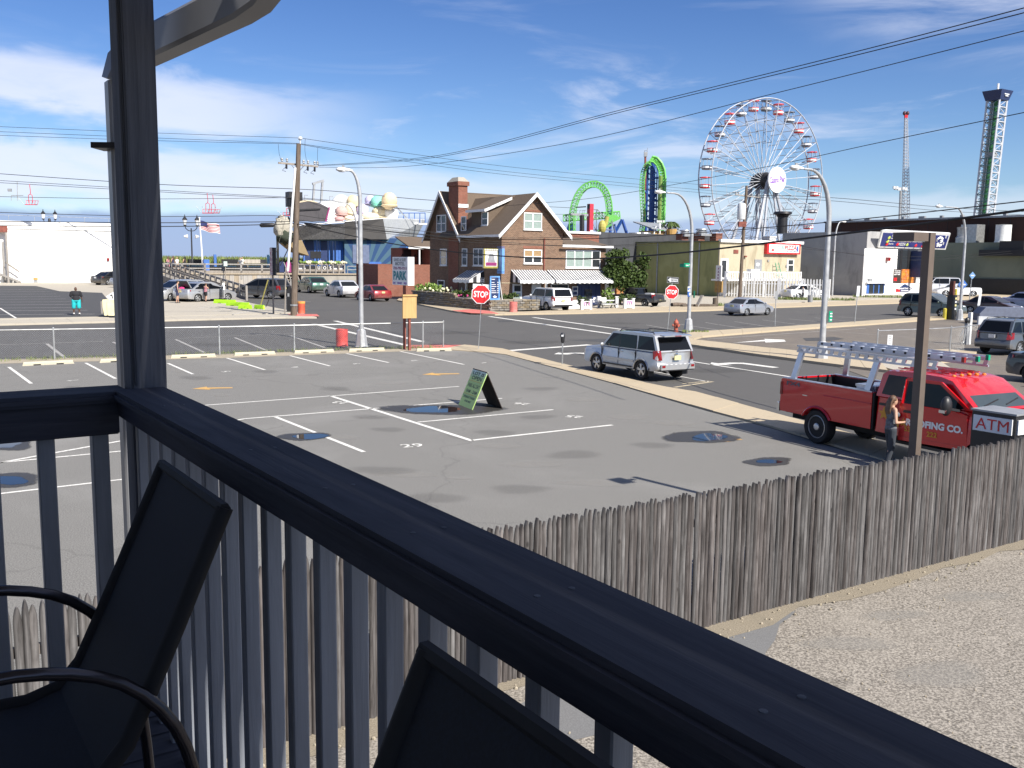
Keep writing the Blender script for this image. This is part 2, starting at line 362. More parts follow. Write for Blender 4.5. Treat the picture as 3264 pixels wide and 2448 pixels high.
class MB:
 def __init__(s):s.v=[];s.f=[];s.mi=[]
 def add(s,vs,fs,mi=0):
  b=len(s.v);s.v+=[tuple(v)for v in vs]
  for f in fs:s.f.append(tuple(b+i for i in f));s.mi.append(mi)
  return s
 def box(s,c,d,rz=0.0,mi=0,rot=None):
  x,y,z=d[0]/2,d[1]/2,d[2]/2
  mt=rot if rot is not None else Matrix.Rotation(rz,3,'Z')
  c=Vector(c)
  vs=[c+mt@Vector((sx*x,sy*y,sz*z))for sz in(-1,1)for sx,sy in((-1,-1),(1,-1),(1,1),(-1,1))]
  return s.add(vs,[(3,2,1,0),(4,5,6,7),(0,1,5,4),(1,2,6,5),(2,3,7,6),(3,0,4,7)],mi)
 def beam(s,a,b,w,h,mi=0,up=UP):
  a,b=Vector(a),Vector(b);d=(b-a).normalized()
  sd=d.cross(up)
  if sd.length<1e-4:sd=d.cross(Vector((1,0,0)))
  sd.normalize();n=sd.cross(d)
  vs=[q+sd*(i*w/2)+n*(j*h/2)for q in(a,b)for i,j in((-1,-1),(1,-1),(1,1),(-1,1))]
  return s.add(vs,[(0,1,2,3),(7,6,5,4),(4,5,1,0),(5,6,2,1),(6,7,3,2),(7,4,0,3)],mi)
 def tube(s,pts,r,n=8,mi=0,cap=True):
  pts=[Vector(p)for p in pts];k=len(pts)
  rs=r if isinstance(r,(list,tuple))else[r]*k
  t0=(pts[1]-pts[0]).normalized()
  ref=Vector((0,0,1))if abs(t0.z)<0.9 else Vector((1,0,0))
  nx=t0.cross(ref).normalized();rings=[];vs=[]
  for i,p in enumerate(pts):
   t=((pts[min(i+1,k-1)]-p).normalized()if i<k-1 else Vector())+((p-pts[max(i-1,0)]).normalized()if i>0 else Vector())
   if t.length<1e-6:t=t0
   t.normalize();nx=(nx-t*nx.dot(t))
   if nx.length<1e-5:nx=t.orthogonal()
   nx.normalize();ny=t.cross(nx)
   for j in range(n):
    a=2*math.pi*j/n;vs.append(p+nx*(rs[i]*math.cos(a))+ny*(rs[i]*math.sin(a)))
  fs=[(i*n+j,i*n+(j+1)%n,(i+1)*n+(j+1)%n,(i+1)*n+j)for i in range(k-1)for j in range(n)]
  if cap:fs+=[tuple(range(n-1,-1,-1)),tuple((k-1)*n+j for j in range(n))]
  return s.add(vs,fs,mi)
 def prism(s,poly,vec,mi=0,mi_side=None):
  n=len(poly);vec=Vector(vec);a=[Vector(p)for p in poly];b=[p+vec for p in a]
  nrm=Vector()
  for i in range(n):nrm+=(a[i]).cross(a[(i+1)%n])
  flip=nrm.dot(vec)>0
  ms=mi if mi_side is None else mi_side
  base=len(s.v);s.v+=[tuple(v)for v in a+b]
  f1=tuple(range(n));f2=tuple(range(n,2*n))
  if flip:f1=f1[::-1]
  else:f2=f2[::-1]
  for f in(f1,f2):s.f.append(tuple(base+i for i in f));s.mi.append(mi)
  for i in range(n):
   j=(i+1)%n;q=(i,j,n+j,n+i)if flip else(j,i,n+i,n+j)
   s.f.append(tuple(base+t for t in q));s.mi.append(ms)
  return s
 def lathe(s,prof,o=(0,0,0),n=16,mi=0,mat=None):
  o=Vector(o);vs=[];k=len(prof)
  mt=mat or Matrix.Identity(3)
  for r,z in prof:
   for j in range(n):
    a=2*math.pi*j/n;vs.append(o+mt@Vector((r*math.cos(a),r*math.sin(a),z)))
  fs=[(i*n+j,i*n+(j+1)%n,(i+1)*n+(j+1)%n,(i+1)*n+j)for i in range(k-1)for j in range(n)]
  fs+=[tuple(range(n-1,-1,-1)),tuple((k-1)*n+j for j in range(n))]
  return s.add(vs,fs,mi)
 def ball(s,c,rad,nu=12,nv=8,mi=0,amp=0.0,seed=0,freq=2.0):
  c=Vector(c);rx,ry,rz=rad if isinstance(rad,(tuple,list))else(rad,)*3;vs=[]
  for i in range(nv+1):
   th=math.pi*i/nv
   for j in range(nu):
    ph=2*math.pi*j/nu;d=Vector((math.sin(th)*math.cos(ph),math.sin(th)*math.sin(ph),math.cos(th)))
    k=1+(amp*noise.noise(d*freq+Vector((seed,seed*1.7,0)))if amp else 0)
    vs.append(c+Vector((d.x*rx*k,d.y*ry*k,d.z*rz*k)))
  fs=[(i*nu+j,(i+1)*nu+j,(i+1)*nu+(j+1)%nu,i*nu+(j+1)%nu)for i in range(nv)for j in range(nu)]
  return s.add(vs,fs,mi)
 def quad(s,a,b,c,d,mi=0):return s.add([a,b,c,d],[(0,1,2,3)],mi)
 def mesh(s,name,mats,M4=None):
  me=bpy.data.meshes.new(name)
  vs=s.v if M4 is None else[tuple(M4@Vector(v))for v in s.v]
  me.from_pydata(vs,[],s.f)
  for mt in(mats if isinstance(mats,(list,tuple))else[mats]):me.materials.append(mt)
  me.polygons.foreach_set('material_index',s.mi)
  me.update()
  return me
 def build(s,name,mats,parent=None,world=False,smooth=None,loc=None,fix=True):
  M4=None
  if parent is not None and world:
   q=parent
   while q.parent is not None:q=q.parent
   M4=MW.get(q.name,Matrix.Identity(4)).inverted()
  if loc is not None:M4=Matrix.Translation(-Vector(loc))@(M4 or Matrix.Identity(4))
  me=s.mesh(name,mats,M4)
  if fix:
   bm=bmesh.new();bm.from_mesh(me)
   bmesh.ops.remove_doubles(bm,verts=bm.verts,dist=1e-5)
   bmesh.ops.recalc_face_normals(bm,faces=bm.faces);bm.to_mesh(me);bm.free()
  if smooth is not None:
   for p in me.polygons:p.use_smooth=True
   me.set_sharp_from_angle(angle=R(smooth))
  o=bpy.data.objects.new(name,me);COL.objects.link(o)
  if parent is not None:o.parent=parent
  if loc is not None:o.location=loc
  return o
def struct(o,label=None):
 o['kind']='structure'
 if label:o['label']=label
 return o
def link_mesh(name,me,parent=None,loc=None,rot=None,scale=None):
 o=bpy.data.objects.new(name,me);COL.objects.link(o)
 if parent is not None:o.parent=parent
 if loc is not None:o.location=loc
 if rot is not None:o.rotation_euler=rot
 if scale is not None:o.scale=scale
 return o
_fc={}
def text_mesh(txt,bold=0.0,spacing=1.0):
 k=(txt,bold,spacing)
 if k not in _fc:
  c=bpy.data.curves.new('font_tmp','FONT');c.body=txt;c.size=1.0
  c.align_x='CENTER';c.align_y='CENTER';c.offset=bold;c.space_character=spacing;c.resolution_u=3
  o=bpy.data.objects.new('font_tmp',c);COL.objects.link(o)
  dg=bpy.context.evaluated_depsgraph_get();dg.update()
  me=bpy.data.meshes.new_from_object(o.evaluated_get(dg))
  vs=[v.co.copy()for v in me.vertices];fs=[tuple(p.vertices)for p in me.polygons]
  bpy.data.objects.remove(o);bpy.data.curves.remove(c);bpy.data.meshes.remove(me)
  if vs:
   x0=min(v.x for v in vs);x1=max(v.x for v in vs);y0=min(v.y for v in vs);y1=max(v.y for v in vs)
   cx,cy=(x0+x1)/2,(y0+y1)/2
   vs=[Vector((v.x-cx,v.y-cy,0))for v in vs];dims=(x1-x0,y1-y0)
  else:dims=(1,1)
  _fc[k]=(vs,fs,dims)
 return _fc[k]
def text_into(mb,txt,o,xd,yd,w=None,h=None,bold=0.0,mi=0,off=0.0,spacing=1.0):
 vs,fs,(tw,th)=text_mesh(txt,bold,spacing)
 xd,yd=Vector(xd).normalized(),Vector(yd).normalized();nz=xd.cross(yd);o=Vector(o)+nz*off
 sx=(w/tw)if w else None;sy=(h/th)if h else None
 sx=sx if sx else sy;sy=sy if sy else sx
 mb.add([o+xd*(v.x*sx)+yd*(v.y*sy)for v in vs],fs,mi)
 return mb
def lettering(txt,mat,parent,o,xd,yd,w=None,h=None,bold=0.0,off=0.004,world=False,name='lettering',spacing=1.0):
 mb=MB();text_into(mb,txt,o,xd,yd,w,h,bold,0,off,spacing)
 return mb.build(name,mat,parent,world,fix=False)
def copy_tree(o,loc=None,rz=None,label=None,group=None,mats=None):
 c=o.copy();COL.objects.link(c)
 def rec(a,b):
  for ch in[x for x in a.children if x is not None]:
   d=ch.copy();COL.objects.link(d);d.parent=b
   rec(ch,d)
 rec(o,c)
 if loc is not None:
  mm=Matrix.Translation(Vector(loc))@Matrix.Rotation(rz or 0.0,4,'Z');c.matrix_world=mm;MW[c.name]=mm
 if label:c['label']=label
 if group:c['group']=group
 return c
def arc(c,r,a0,a1,n,ax=(1,0,0),ay=(0,0,1)):
 c,ax,ay=Vector(c),Vector(ax),Vector(ay)
 return[c+ax*(r*math.cos(R(a0+(a1-a0)*i/n)))+ay*(r*math.sin(R(a0+(a1-a0)*i/n)))for i in range(n+1)]
def sheet(name,pts,z,mat,label,th=None):
 poly=[(p[0],p[1],z)for p in pts]
 mb=MB()
 if th:mb.prism([(x,y,z-th)for x,y,_ in poly],(0,0,th))
 else:
  a=sum(poly[i][0]*poly[(i+1)%len(poly)][1]-poly[(i+1)%len(poly)][0]*poly[i][1]for i in range(len(poly)))
  if a<0:poly=poly[::-1]
  mb.add(poly,[tuple(range(len(poly)))])
 return struct(mb.build(name,mat,fix=False),label)
# motel balcony (near, in the shade of its own roof)
DR=Vector((0.565,-0.825,0)).normalized();NR=Vector((-0.825,-0.565,0)).normalized()
def BP(s,off,z):return DR*s-NR*off+UP*z
FLOOR=CAM_H-1.60;CAPZ=CAM_H-0.46
motel=thing('motel_balcony','dark painted wooden balcony with baluster railing and corner post in deep shade','balcony',BP(-3.4,.8,0))
def bar(name,a,b,w,h,mat,up=UP,bev=0.004,parent=motel):
 a,b=Vector(a),Vector(b);L=(b-a).length;d=(b-a).normalized()
 side=d.cross(up)
 if side.length<1e-4:side=d.cross(Vector((1,0,0)))
 side.normalize();n=side.cross(d)
 me=MB().box((0,0,0),(L,w,h)).mesh(name,mat)
 bm=bmesh.new();bm.from_mesh(me)
 if bev:bmesh.ops.bevel(bm,geom=bm.edges[:],offset=bev,segments=2,affect='EDGES')
 bm.to_mesh(me);bm.free()
 o=link_mesh(name,me,parent)
 mm=Matrix(((d.x,side.x,n.x,0),(d.y,side.y,n.y,0),(d.z,side.z,n.z,0),(0,0,0,1)));mm.translation=(a+b)/2
 o.matrix_local=MW[parent.name].inverted()@mm if parent else mm
 return o
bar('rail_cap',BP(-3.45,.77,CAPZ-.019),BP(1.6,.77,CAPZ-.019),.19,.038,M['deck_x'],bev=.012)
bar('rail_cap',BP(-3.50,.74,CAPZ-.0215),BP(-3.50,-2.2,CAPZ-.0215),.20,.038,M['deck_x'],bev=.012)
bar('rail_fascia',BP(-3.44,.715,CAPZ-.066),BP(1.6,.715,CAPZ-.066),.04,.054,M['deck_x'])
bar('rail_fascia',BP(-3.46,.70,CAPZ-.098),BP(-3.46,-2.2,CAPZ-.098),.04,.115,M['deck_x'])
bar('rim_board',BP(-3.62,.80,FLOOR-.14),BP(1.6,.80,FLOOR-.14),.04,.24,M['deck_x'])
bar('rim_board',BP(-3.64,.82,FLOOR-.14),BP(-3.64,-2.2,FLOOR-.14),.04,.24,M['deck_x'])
po=bar('corner_post',BP(-3.52,.81,0),BP(-3.52,.81,5.4),.122,.122,M['deckpost'],up=DR,bev=.008)
for q in(.755,):
 bar('post_trim',BP(-3.458,q+.012,CAPZ+.01),BP(-3.458,q+.012,5.4),.012,.03,M['deckpost'],up=DR,bev=.004)
bm0=MB().box((0,0,0),(1.20,.040,.040)).mesh('baluster',M['baluster'])
_b=bmesh.new();_b.from_mesh(bm0);bmesh.ops.bevel(_b,geom=_b.edges[:],offset=.003,segments=1,affect='EDGES');_b.to_mesh(bm0);_b.free()
for v in bm0.vertices:v.co=Vector((v.co.y,v.co.z,v.co.x))
def baluster(p,s=1.0):
 o=link_mesh('baluster',bm0,motel)
 mm=Matrix.Translation(p)@Matrix.Rotation(math.atan2(DR.y,DR.x)+R(rnd.uniform(-2.5,2.5)),4,'Z')@Matrix.Diagonal((s,s,1,1))
 o.matrix_local=MW[motel.name].inverted()@mm
k=0
s=-0.962+.03
s=-1.047+.02
while s>-3.40:s-=.157
s+=.157
while s<1.5:
 baluster(BP(s,.762+rnd.uniform(-.003,.003),FLOOR+.49),.96);s+=.157
pa,pb=onplane(145,1420,BP(-3.512,0,0),NR),onplane(317,1420,BP(-3.512,0,0),NR)
st=(pb-pa).dot(NR)
for k in range(-6,12):
 q=pa+NR*(st*k);off=-q.dot(NR)
 if-2.2<off<.74:baluster(Vector((q.x,q.y,FLOOR+.475)),1.35)
for s in(-3.0,-2.2,-1.75,-1.38,-1.02,-.62,-.2):
 for q in(.74,.80):
  MB().lathe([(.0055,0),(.005,.0016),(.001,.002)],BP(s+.01*q,q,CAPZ-.0005),8).build('screw_head',M['deckpost'],motel,True)
w=.138;s=-3.55;i=0
bmesh_board={}
while s<1.6:
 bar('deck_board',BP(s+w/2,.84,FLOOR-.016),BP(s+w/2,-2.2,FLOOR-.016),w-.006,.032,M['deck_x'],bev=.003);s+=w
mb=MB()
cs=[BP(-3.95,.985,5.45),BP(2.2,.985,5.45),BP(2.2,-2.4,5.45),BP(-3.95,-2.4,5.45)]
mb.prism(cs,(0,0,.22));mb.build('porch_roof',M['soffit'],motel,True)
mb=MB();mb.prism([BP(-3.6,-2.25,0),BP(2.3,-2.25,0),BP(2.3,-2.4,0),BP(-3.6,-2.4,0)],(0,0,5.44));mb.build('unseen_motel_wall',M['siding'],motel,True)
mb=MB();mb.prism([BP(1.62,.85,0),BP(1.62,-2.24,0),BP(1.75,-2.24,0),BP(1.75,.85,0)],(0,0,3.55));mb.build('unseen_motel_wall',M['siding'],motel,True)  # unseen end wall, added to block light from the balcony's open end
dsp=thing('downspout','white rectangular rain downspout with elbows behind the dark corner post','downspout',P(372,900,3.78)*1.0)
def rect_duct(pts,w,h,up):
 mb=MB();rings=[]
 pts=[Vector(p)for p in pts]
 for i,p in enumerate(pts):
  t=Vector()
  if i<len(pts)-1:t+=(pts[i+1]-p).normalized()
  if i>0:t+=(p-pts[i-1]).normalized()
  t.normalize();sd=t.cross(up).normalized();n=sd.cross(t)
  c=.22
  rings.append([p+sd*(a*w/2)+n*(b*h/2)for a,b in((-1+c,-1),(1-c,-1),(1,-1+c),(1,1-c),(1-c,1),(-1+c,1),(-1,1-c),(-1,-1+c))])
 vs=[v for r_ in rings for v in r_];n=8
 fs=[(i*n+j,i*n+(j+1)%n,(i+1)*n+(j+1)%n,(i+1)*n+j)for i in range(len(rings)-1)for j in range(n)]
 fs+=[tuple(range(n-1,-1,-1)),tuple((len(rings)-1)*n+j for j in range(n))]
 return mb.add(vs,fs)
Yd=3.80
top=[P(880,-95,3.05),P(826,-28,3.10),P(770,6,3.16),P(560,108,3.50),P(420,176,3.78),P(384,205,3.82),P(368,260,3.82)]
up_=NR*-1
rect_duct(top,.125,.085,up_).build('leader',M['gutter'],dsp,True,smooth=30)
vt=[P(368,262,3.82),P(379,500,3.82),P(413,1230,3.82)];b0=Vector((vt[-1].x,vt[-1].y,.15))
vt=[vt[0],Vector((vt[0].x*.5+b0.x*.5,vt[0].y*.5+b0.y*.5,3.0)),b0]
rect_duct(vt,.085,.07,up_).build('pipe',M['gutter'],dsp,True,smooth=30)
q=P(378,470,3.80);mb=MB();mb.box((q.x,q.y-.02,q.z),(.15,.12,.022));mb.build('strap',M['black'],dsp,True)
for px,py in((515,172),(808,28)):
 q=P(px,py,3.52 if px<600 else 3.1);
mb=MB();mb.prism([BP(-2.6,.99,5.36),BP(2.2,.99,5.36),BP(2.2,1.07,5.36),BP(-2.6,1.07,5.36)],(0,0,.12));mb.build('gutter',M['gutter'],dsp,True)
def sling_chair(label,c,group):
 rz=math.atan2(NR.y,NR.x)
 t=thing('patio_chair',label,'chair',(c[0],c[1],FLOOR),rz,group)
 hw=.245
 prof=[(0,1.075),(.045,.975),(.105,.84),(.165,.71),(.215,.605),(.265,.55),(.34,.53),(.48,.535),(.62,.55),(.70,.52)]
 def sheet_(pr,th,w):
  vs=[]
  for x,z in pr:vs+=[(x,-w,z),(x,w,z)]
  for x,z in pr:vs+=[(x-th*.7,-w,z-th),(x-th*.7,w,z-th)]
  n=len(pr);fs=[]
  for i in range(n-1):
   a=2*i;fs+=[(a,a+1,a+3,a+2)];b_=2*n+2*i;fs+=[(b_+2,b_+3,b_+1,b_)]
   fs+=[(a,a+2,b_+2,b_),(a+3,a+1,b_+1,b_+3)]
  fs+=[(0,2*n,2*n+1,1),(2*n-2,2*n-1,4*n-1,4*n-2)]
  return MB().add(vs,fs)
 sheet_([(x,z-.035*math.sin(math.pi*i/9)*0)for i,(x,z)in enumerate(prof[:6])],.008,hw).build('backrest',M['sling'],t,smooth=60)
 sheet_(prof[5:],.008,hw).build('seat',M['sling'],t,smooth=60)
 for sy in(-1,1):
  MB().tube([(x-.004,sy*hw,z)for x,z in prof],.019,8).build('side_rail',M['slingdk'],t,smooth=50)
  arm=[(.05,0.0),(.055,.25),(.075,.46),(.12,.63),(.22,.75),(.36,.805),(.50,.81),(.64,.76),(.71,.62),(.73,.34),(.74,0)]
  pts=[Vector((x,sy*(hw+.028),z))for x,z in arm]
  fine=[]
  for i in range(len(pts)-1):
   p0=pts[max(i-1,0)];p1=pts[i];p2=pts[i+1];p3=pts[min(i+2,len(pts)-1)]
   for u in(0,.34,.67):fine.append(.5*((2*p1)+(p2-p0)*u+(2*p0-5*p1+4*p2-p3)*u*u+(3*p1-p0-3*p2+p3)*u**3))
  fine.append(pts[-1])
  MB().tube(fine,.0135,8).build('arm',M['chairtube'],t,smooth=50)
 MB().tube([(.28,-hw-.03,.51),(.28,hw+.03,.51)],.011,6).tube([(.64,-hw-.03,.52),(.64,hw+.03,.52)],.011,6).build('stretcher',M['chairtube'],t)
 MB().tube([(0.0,-hw-.012,1.075),(0.0,hw+.012,1.075)],.013,6).build('top_rail',M['slingdk'],t)
 return t
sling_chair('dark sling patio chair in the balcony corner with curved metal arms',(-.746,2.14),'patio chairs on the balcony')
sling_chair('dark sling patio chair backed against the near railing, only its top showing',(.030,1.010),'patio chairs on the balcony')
# ground
AXV=E1
def Gp(*pts,z=0.0):return[G(x,y,z)for x,y in pts]
mb=MB();N_=48
ring=[(3500*math.cos(2*math.pi*i/N_),3500*math.sin(2*math.pi*i/N_),-.06)for i in range(N_)]
struct(mb.add(ring,[tuple(range(N_))]).build('ground',M['sandstrip'],fix=False),'flat sandy ground under the whole town')
WF0=Vector((-0.13,8.96,0));WFD=Vector((8.12,5.26,0)).normalized()
CF=[Vector((-34.5,29.2,0)),Vector((-20.42,37.3,0)),Vector((-12.55,40.5,0)),Vector((-3.35,45.45,0))]
def onf(d):return WF0+WFD*d
sheet('motel_yard',[onf(-14),onf(30),onf(30)+E2*40,onf(-14)+E2*40],-.008,M['yard'],'coarse pebbly asphalt yard on the motel side of the wooden fence')
pt=Gp((2195,2020),(2290,1975),(2440,1955),(2535,1948),(2520,1965),(2485,1990),(2470,2040),(2440,2080),(2440,2110),(2300,2200),(1950,2330),(1560,2420),(1500,2330),(1700,2220))
sheet('asphalt_patch',pt,-.003,M['patch'],'smooth grey asphalt patch at the foot of the wooden fence')
def ragged(a,b,w0,w1,n,seed,side):
 r2=random.Random(seed);out=[]
 for i in range(n+1):out.append(a.lerp(b,i/n)+side*(w0+(w1-w0)*r2.random()))
 return out
sd_=ragged(onf(-14),onf(30),.12,.42,60,4,E2)
sheet('sand_drift',[onf(-14),onf(30)]+sd_[::-1],-.001,M['drift'],'pale sand gathered along the foot of the wooden fence')
road_pts=[G(-2600,1150),G(-2600,1010),Vector((-70,175,0)),Vector((10,230,0)),Vector((120,230,0)),Vector((160,60,0)),Vector((60,-20,0)),onf(8)]
sheet('road',[(-90,0),(-90,240),(190,240),(190,-30),(onf(30).x,onf(30).y),(onf(-60).x,onf(-60).y)],-.02,M['asphalt_road'],'grey asphalt streets and crossing')
LOT=[onf(-14),onf(-14)+Vector((-40,20,0)),Vector((-48,21.6,0)),CF[0],CF[1],CF[2],CF[3],G(1440,1108),G(1600,1128),G(1950,1222),G(2250,1310),G(2480,1372),G(2700,1440),Vector((13.3,12.6,0)),Vector((16,8.5,0)),onf(22),onf(10),onf(0)]
sheet('parking_lot',LOT,.0,M['asphalt_lot'],'motel parking lot of worn grey asphalt with numbered bays')
nv=Vector((-.43,.9,0))
sheet('fence_strip',[CF[0]+nv*-1.2,CF[1]+nv*-1.2,CF[2]+nv*-1.3,CF[3]+Vector((1.5,-.55,0)),CF[3]+Vector((1.2,.5,0)),CF[2]+nv*.5,CF[1]+nv*.5,CF[0]+nv*.5],.006,M['sandstrip'],'weedy sandy strip under the chain-link fence')
def slabs(name,left,right,n,z,mat,label,joint=.012,th=.12,kerb=None):
 root=bpy.data.objects.new(name,None);COL.objects.link(root);MW[root.name]=Matrix.Identity(4);struct(root,label)
 def samp(pl,t):
  L=[(pl[i+1]-pl[i]).length for i in range(len(pl)-1)];T=t*sum(L)
  for i,l in enumerate(L):
   if T<=l or i==len(L)-1:return pl[i].lerp(pl[i+1],min(1,T/l))
   T-=l
 for k in range(n):
  q=[samp(left,k/n),samp(right,k/n),samp(right,(k+1)/n),samp(left,(k+1)/n)]
  c=sum(q,Vector())/4
  q=[p+(c-p).normalized()*joint for p in q]
  zz=z+rnd.uniform(-.006,.006)
  poly=[Vector((p.x,p.y,zz-th))for p in q]
  mb=MB().prism(poly,(0,0,th));mb.build('slab',mat,root)
 return root
zc=.10
zn=.03
near_in=[G(1405,1112,zn),G(1600,1126,zn),G(1950,1218,zn),G(2250,1303,zn),G(2480,1363,zn),G(2900,1490,zn)]
near_out=[G(1480,1098,zn),G(1600,1110,zn),G(1800,1160,zn),G(2100,1228,zn),G(2210,1245,zn),G(2560,1340,zn),G(2980,1450,zn)]
slabs('sidewalk',near_in,near_out,22,zn,M['walk'],'buff concrete sidewalk along the right edge of the parking lot')
RK=[G(1330,1104,zc),G(1485,1107,zc),G(1560,1112,zc),G(1500,1098,zc),G(1340,1099,zc)]
sheet('corner_ramp',[G(1300,1106,.02),G(1500,1110,.02),G(1500,1100,.02),G(1300,1100,.02)],.03,M['redkerb'],'red painted kerb at the lot corner',th=.05)
fs_out=[G(1265,956,zc),G(1330,968,zc),G(1400,982,zc),G(1455,993,zc),G(1560,1001,zc),G(1880,996,zc),G(2250,988,zc),G(2480,978,zc),G(2860,965,zc),G(3300,940,zc)]
fs_in=[G(1275,948,zc),G(1350,958,zc),G(1440,972,zc),G(1560,992,zc),G(1640,994,zc),G(1880,984,zc),G(2250,974,zc),G(2480,967,zc),G(2860,953,zc),G(3300,928,zc)]
slabs('sidewalk',fs_in,fs_out,60,zc,M['walk'],'buff concrete sidewalk rounding the brick house corner')
yardp=[G(1750,990),G(1880,984,.0),G(2250,974),G(2480,967),G(2860,953),G(3300,928),G(3300,905),G(2860,915),G(2300,925),G(1900,935)]
sheet('forecourt',yardp,.05,M['walk2'],'pale concrete forecourt before the low shops',th=.1)
sheet('forecourt',[G(1560,991),G(1880,983),G(1960,955),G(1600,948)],.06,M['asphalt_dark'],'dark drive in front of the brick house',th=.1)
sheet('corner_ramp',[G(1440,994),G(1500,1002),G(1590,1004),G(1560,995),G(1500,990)],.115,M['redkerb'],'red painted ramp at the brick house corner',th=.02)
sheet('corner_ramp',[G(915,1005),G(1010,1006),G(1018,1012),G(945,1012)],.115,M['redkerb'],'red painted ramp beside the utility pole',th=.02)
lf=[G(-500,1022,zc),G(0,1018,zc),G(500,1012,zc),G(850,1004,zc),G(955,1000,zc),G(1015,1008,zc),G(960,1010,zc),G(500,1021,zc),G(0,1031,zc),G(-500,1040,zc)]
slabs('sidewalk',[G(-500,1026,zc),G(0,1019,zc),G(450,1011,zc),G(900,1000,zc),G(965,998,zc)],[G(-500,1044,zc),G(0,1032,zc),G(450,1021,zc),G(900,1010,zc),G(1010,1010,zc)],26,zc,M['walk2'],'pale concrete sidewalk across the street on the left')
sheet('apron',[G(-500,1027),G(0,1020),G(500,1011),G(905,1000),G(960,999),G(800,968),G(700,945),G(640,930),G(300,905),G(-500,890)],.06,M['walk2'],'buff concrete apron before the white building',th=.1)
sheet('parking_lot',[G(-500,1024),G(0,1017),G(180,1014),G(345,1011),G(350,965),G(325,935),G(190,930),G(115,913),G(-500,908)],.068,M['asphalt_dark'],'dark asphalt lot with white bay lines across the street')
isl=[G(2200,1072),G(3300,985),G(3400,1180),G(2900,1190),G(2640,1150),G(2330,1095),G(2210,1090)]
sheet('parking_lot',[G(2165,1080),G(3500,975),G(3700,1290),G(3300,1290),G(2800,1215),G(2620,1150),G(2420,1112),G(2200,1088)],-.006,M['asphalt_old'],'old brownish asphalt lot on the right')
slabs('sidewalk',[G(2150,1072,zc),G(2215,1056,zc),G(2500,1040,zc),G(2760,1022,zc),G(3000,1006,zc),G(3300,985,zc)],[G(2190,1088,zc),G(2225,1072,zc),G(2500,1050,zc),G(2760,1033,zc),G(3000,1015,zc),G(3300,995,zc)],26,zc,M['walk'],'narrow buff sidewalk between the right road and the old lot')
slabs('sidewalk',[G(2130,1082,zc),G(2220,1082,zc),G(2360,1098,zc),G(2660,1130,zc),G(2800,1142,zc)],[G(2140,1090,zc),G(2230,1101,zc),G(2400,1126,zc),G(2640,1157,zc),G(2830,1180,zc)],13,zc,M['walk'],'buff concrete sidewalk at the lamp post on the right street')
sheet('sidewalk',[G(2760,1160),G(2860,1152),G(3000,1160),G(3040,1185),G(2900,1200)],.09,M['walk2'],'bright concrete drive apron beside the ladder truck',th=.1)
sheet('sidewalk',[G(2860,1128),G(3000,1118),G(3120,1122),G(3080,1150),G(3000,1158)],.09,M['walk'],'buff concrete step beside the chain-link fence on the right',th=.1)
def stripe(a,b,w,mat,z=.005,name='bay_line',label=None):
 a,b=Vector(a),Vector(b);d=(b-a).normalized();n=Vector((-d.y,d.x,0))*(w/2)
 return sheet(name,[a-n,b-n,b+n,a+n],z,mat,label or 'white painted line on the asphalt')
def pl(x0,y0,x1,y1,w=.1,mat='line',z=.005,label=None):return stripe(G(x0,y0),G(x1,y1),w,M[mat],z,label=label)
for a in((28,1170,100,1223),(273,1157,368,1207),(535,1158,615,1193),(706,1136,844,1179),(902,1128,1052,1167),(1081,1122,1239,1156),(1260,1117,1479,1162)):
 pl(*a,w=.11,label='white bay line near the wheel stops')
for a in((560,1299,1463,1232),(780,1335,1600,1270),(0,1475,780,1335)):pl(*a,w=.10,label='long white bay line across the lot')
pl(1050,1261,1507,1406,w=.13);pl(1331,1346,1763,1306,w=.10);pl(1502,1404,1952,1355,w=.12);pl(878,1329,1160,1441,w=.11)
pl(0,1398,650,1350,w=.09);pl(0,1574,412,1526,w=.09);pl(0,1475,412,1436,w=.09)
for txt,x,y,sc_,fl in(('7',233,1213,.5,1),('5',720,1185,.5,1),('4',942,1171,.5,1),('3',1136,1160,.5,1),('2',1320,1150,.5,1),('1',1543,1157,.5,1),('23',1085,1284,.5,0),('26',1662,1288,.5,0),('25',1830,1329,.5,0),('29',1313,1421,.55,2)):
 c=G(x,y)
 xd={1:Vector((-.75,.45,0)),0:Vector((-.85,.35,0)),2:Vector((.9,.35,0))}[fl];xd.normalize()
 yd=Vector((-xd.y,xd.x,0))
 o=lettering(txt,M['line'],None,(c.x,c.y,.0055),xd,yd,h=sc_*.70,bold=.012,name='bay_number');struct(o,'white bay number %s painted on the lot'%txt)
def arrow(px,py,d,L,label):
 c=G(px,py);d=Vector(d).normalized();n=Vector((-d.y,d.x,0))
 def q(a,b):return c+d*(a*L)+n*(b*L)
 sheet('arrow_marking',[q(.5,0),q(.08,.34),q(.10,.13),q(-.2,.17),q(-.48,.24),q(-.5,.05),q(-.2,-.03),q(.10,-.10),q(.10,-.30)],.006,M['arrow'],label)
arrow(676,1237,(-.9,-.43,0),1.25,'orange arrow painted on the lot, left');arrow(1402,1192,(-.9,-.43,0),1.4,'orange arrow painted on the lot behind the folding sign')
arrow(2312,1402,(-.7,-.4,0),.8,'orange arrow tail by the puddle')
for a,w in(((1068,1022,1345,1088),.34),((1000,1032,1320,1105),.34),((1700,1011,2010,1053),.32),((1560,1008,1960,1065),.34),((1588,1119,1880,1098),.42)):
 pl(*a,w=w,mat='line',z=-.014,label='white crosswalk or stop line')
pl(1320,1105,1420,1098,w=.3,z=-.014)
pl(2205,1151,2580,1209,w=.16,z=-.014,label='white centre line on the right street');pl(2080,1182,2262,1216,w=.08,mat='line',z=-.014)
pl(2150,1233,2272,1215,w=.14,mat='line_tan',z=-.014);pl(2175,1222,2260,1213,w=.1,mat='line_tan',z=-.014)
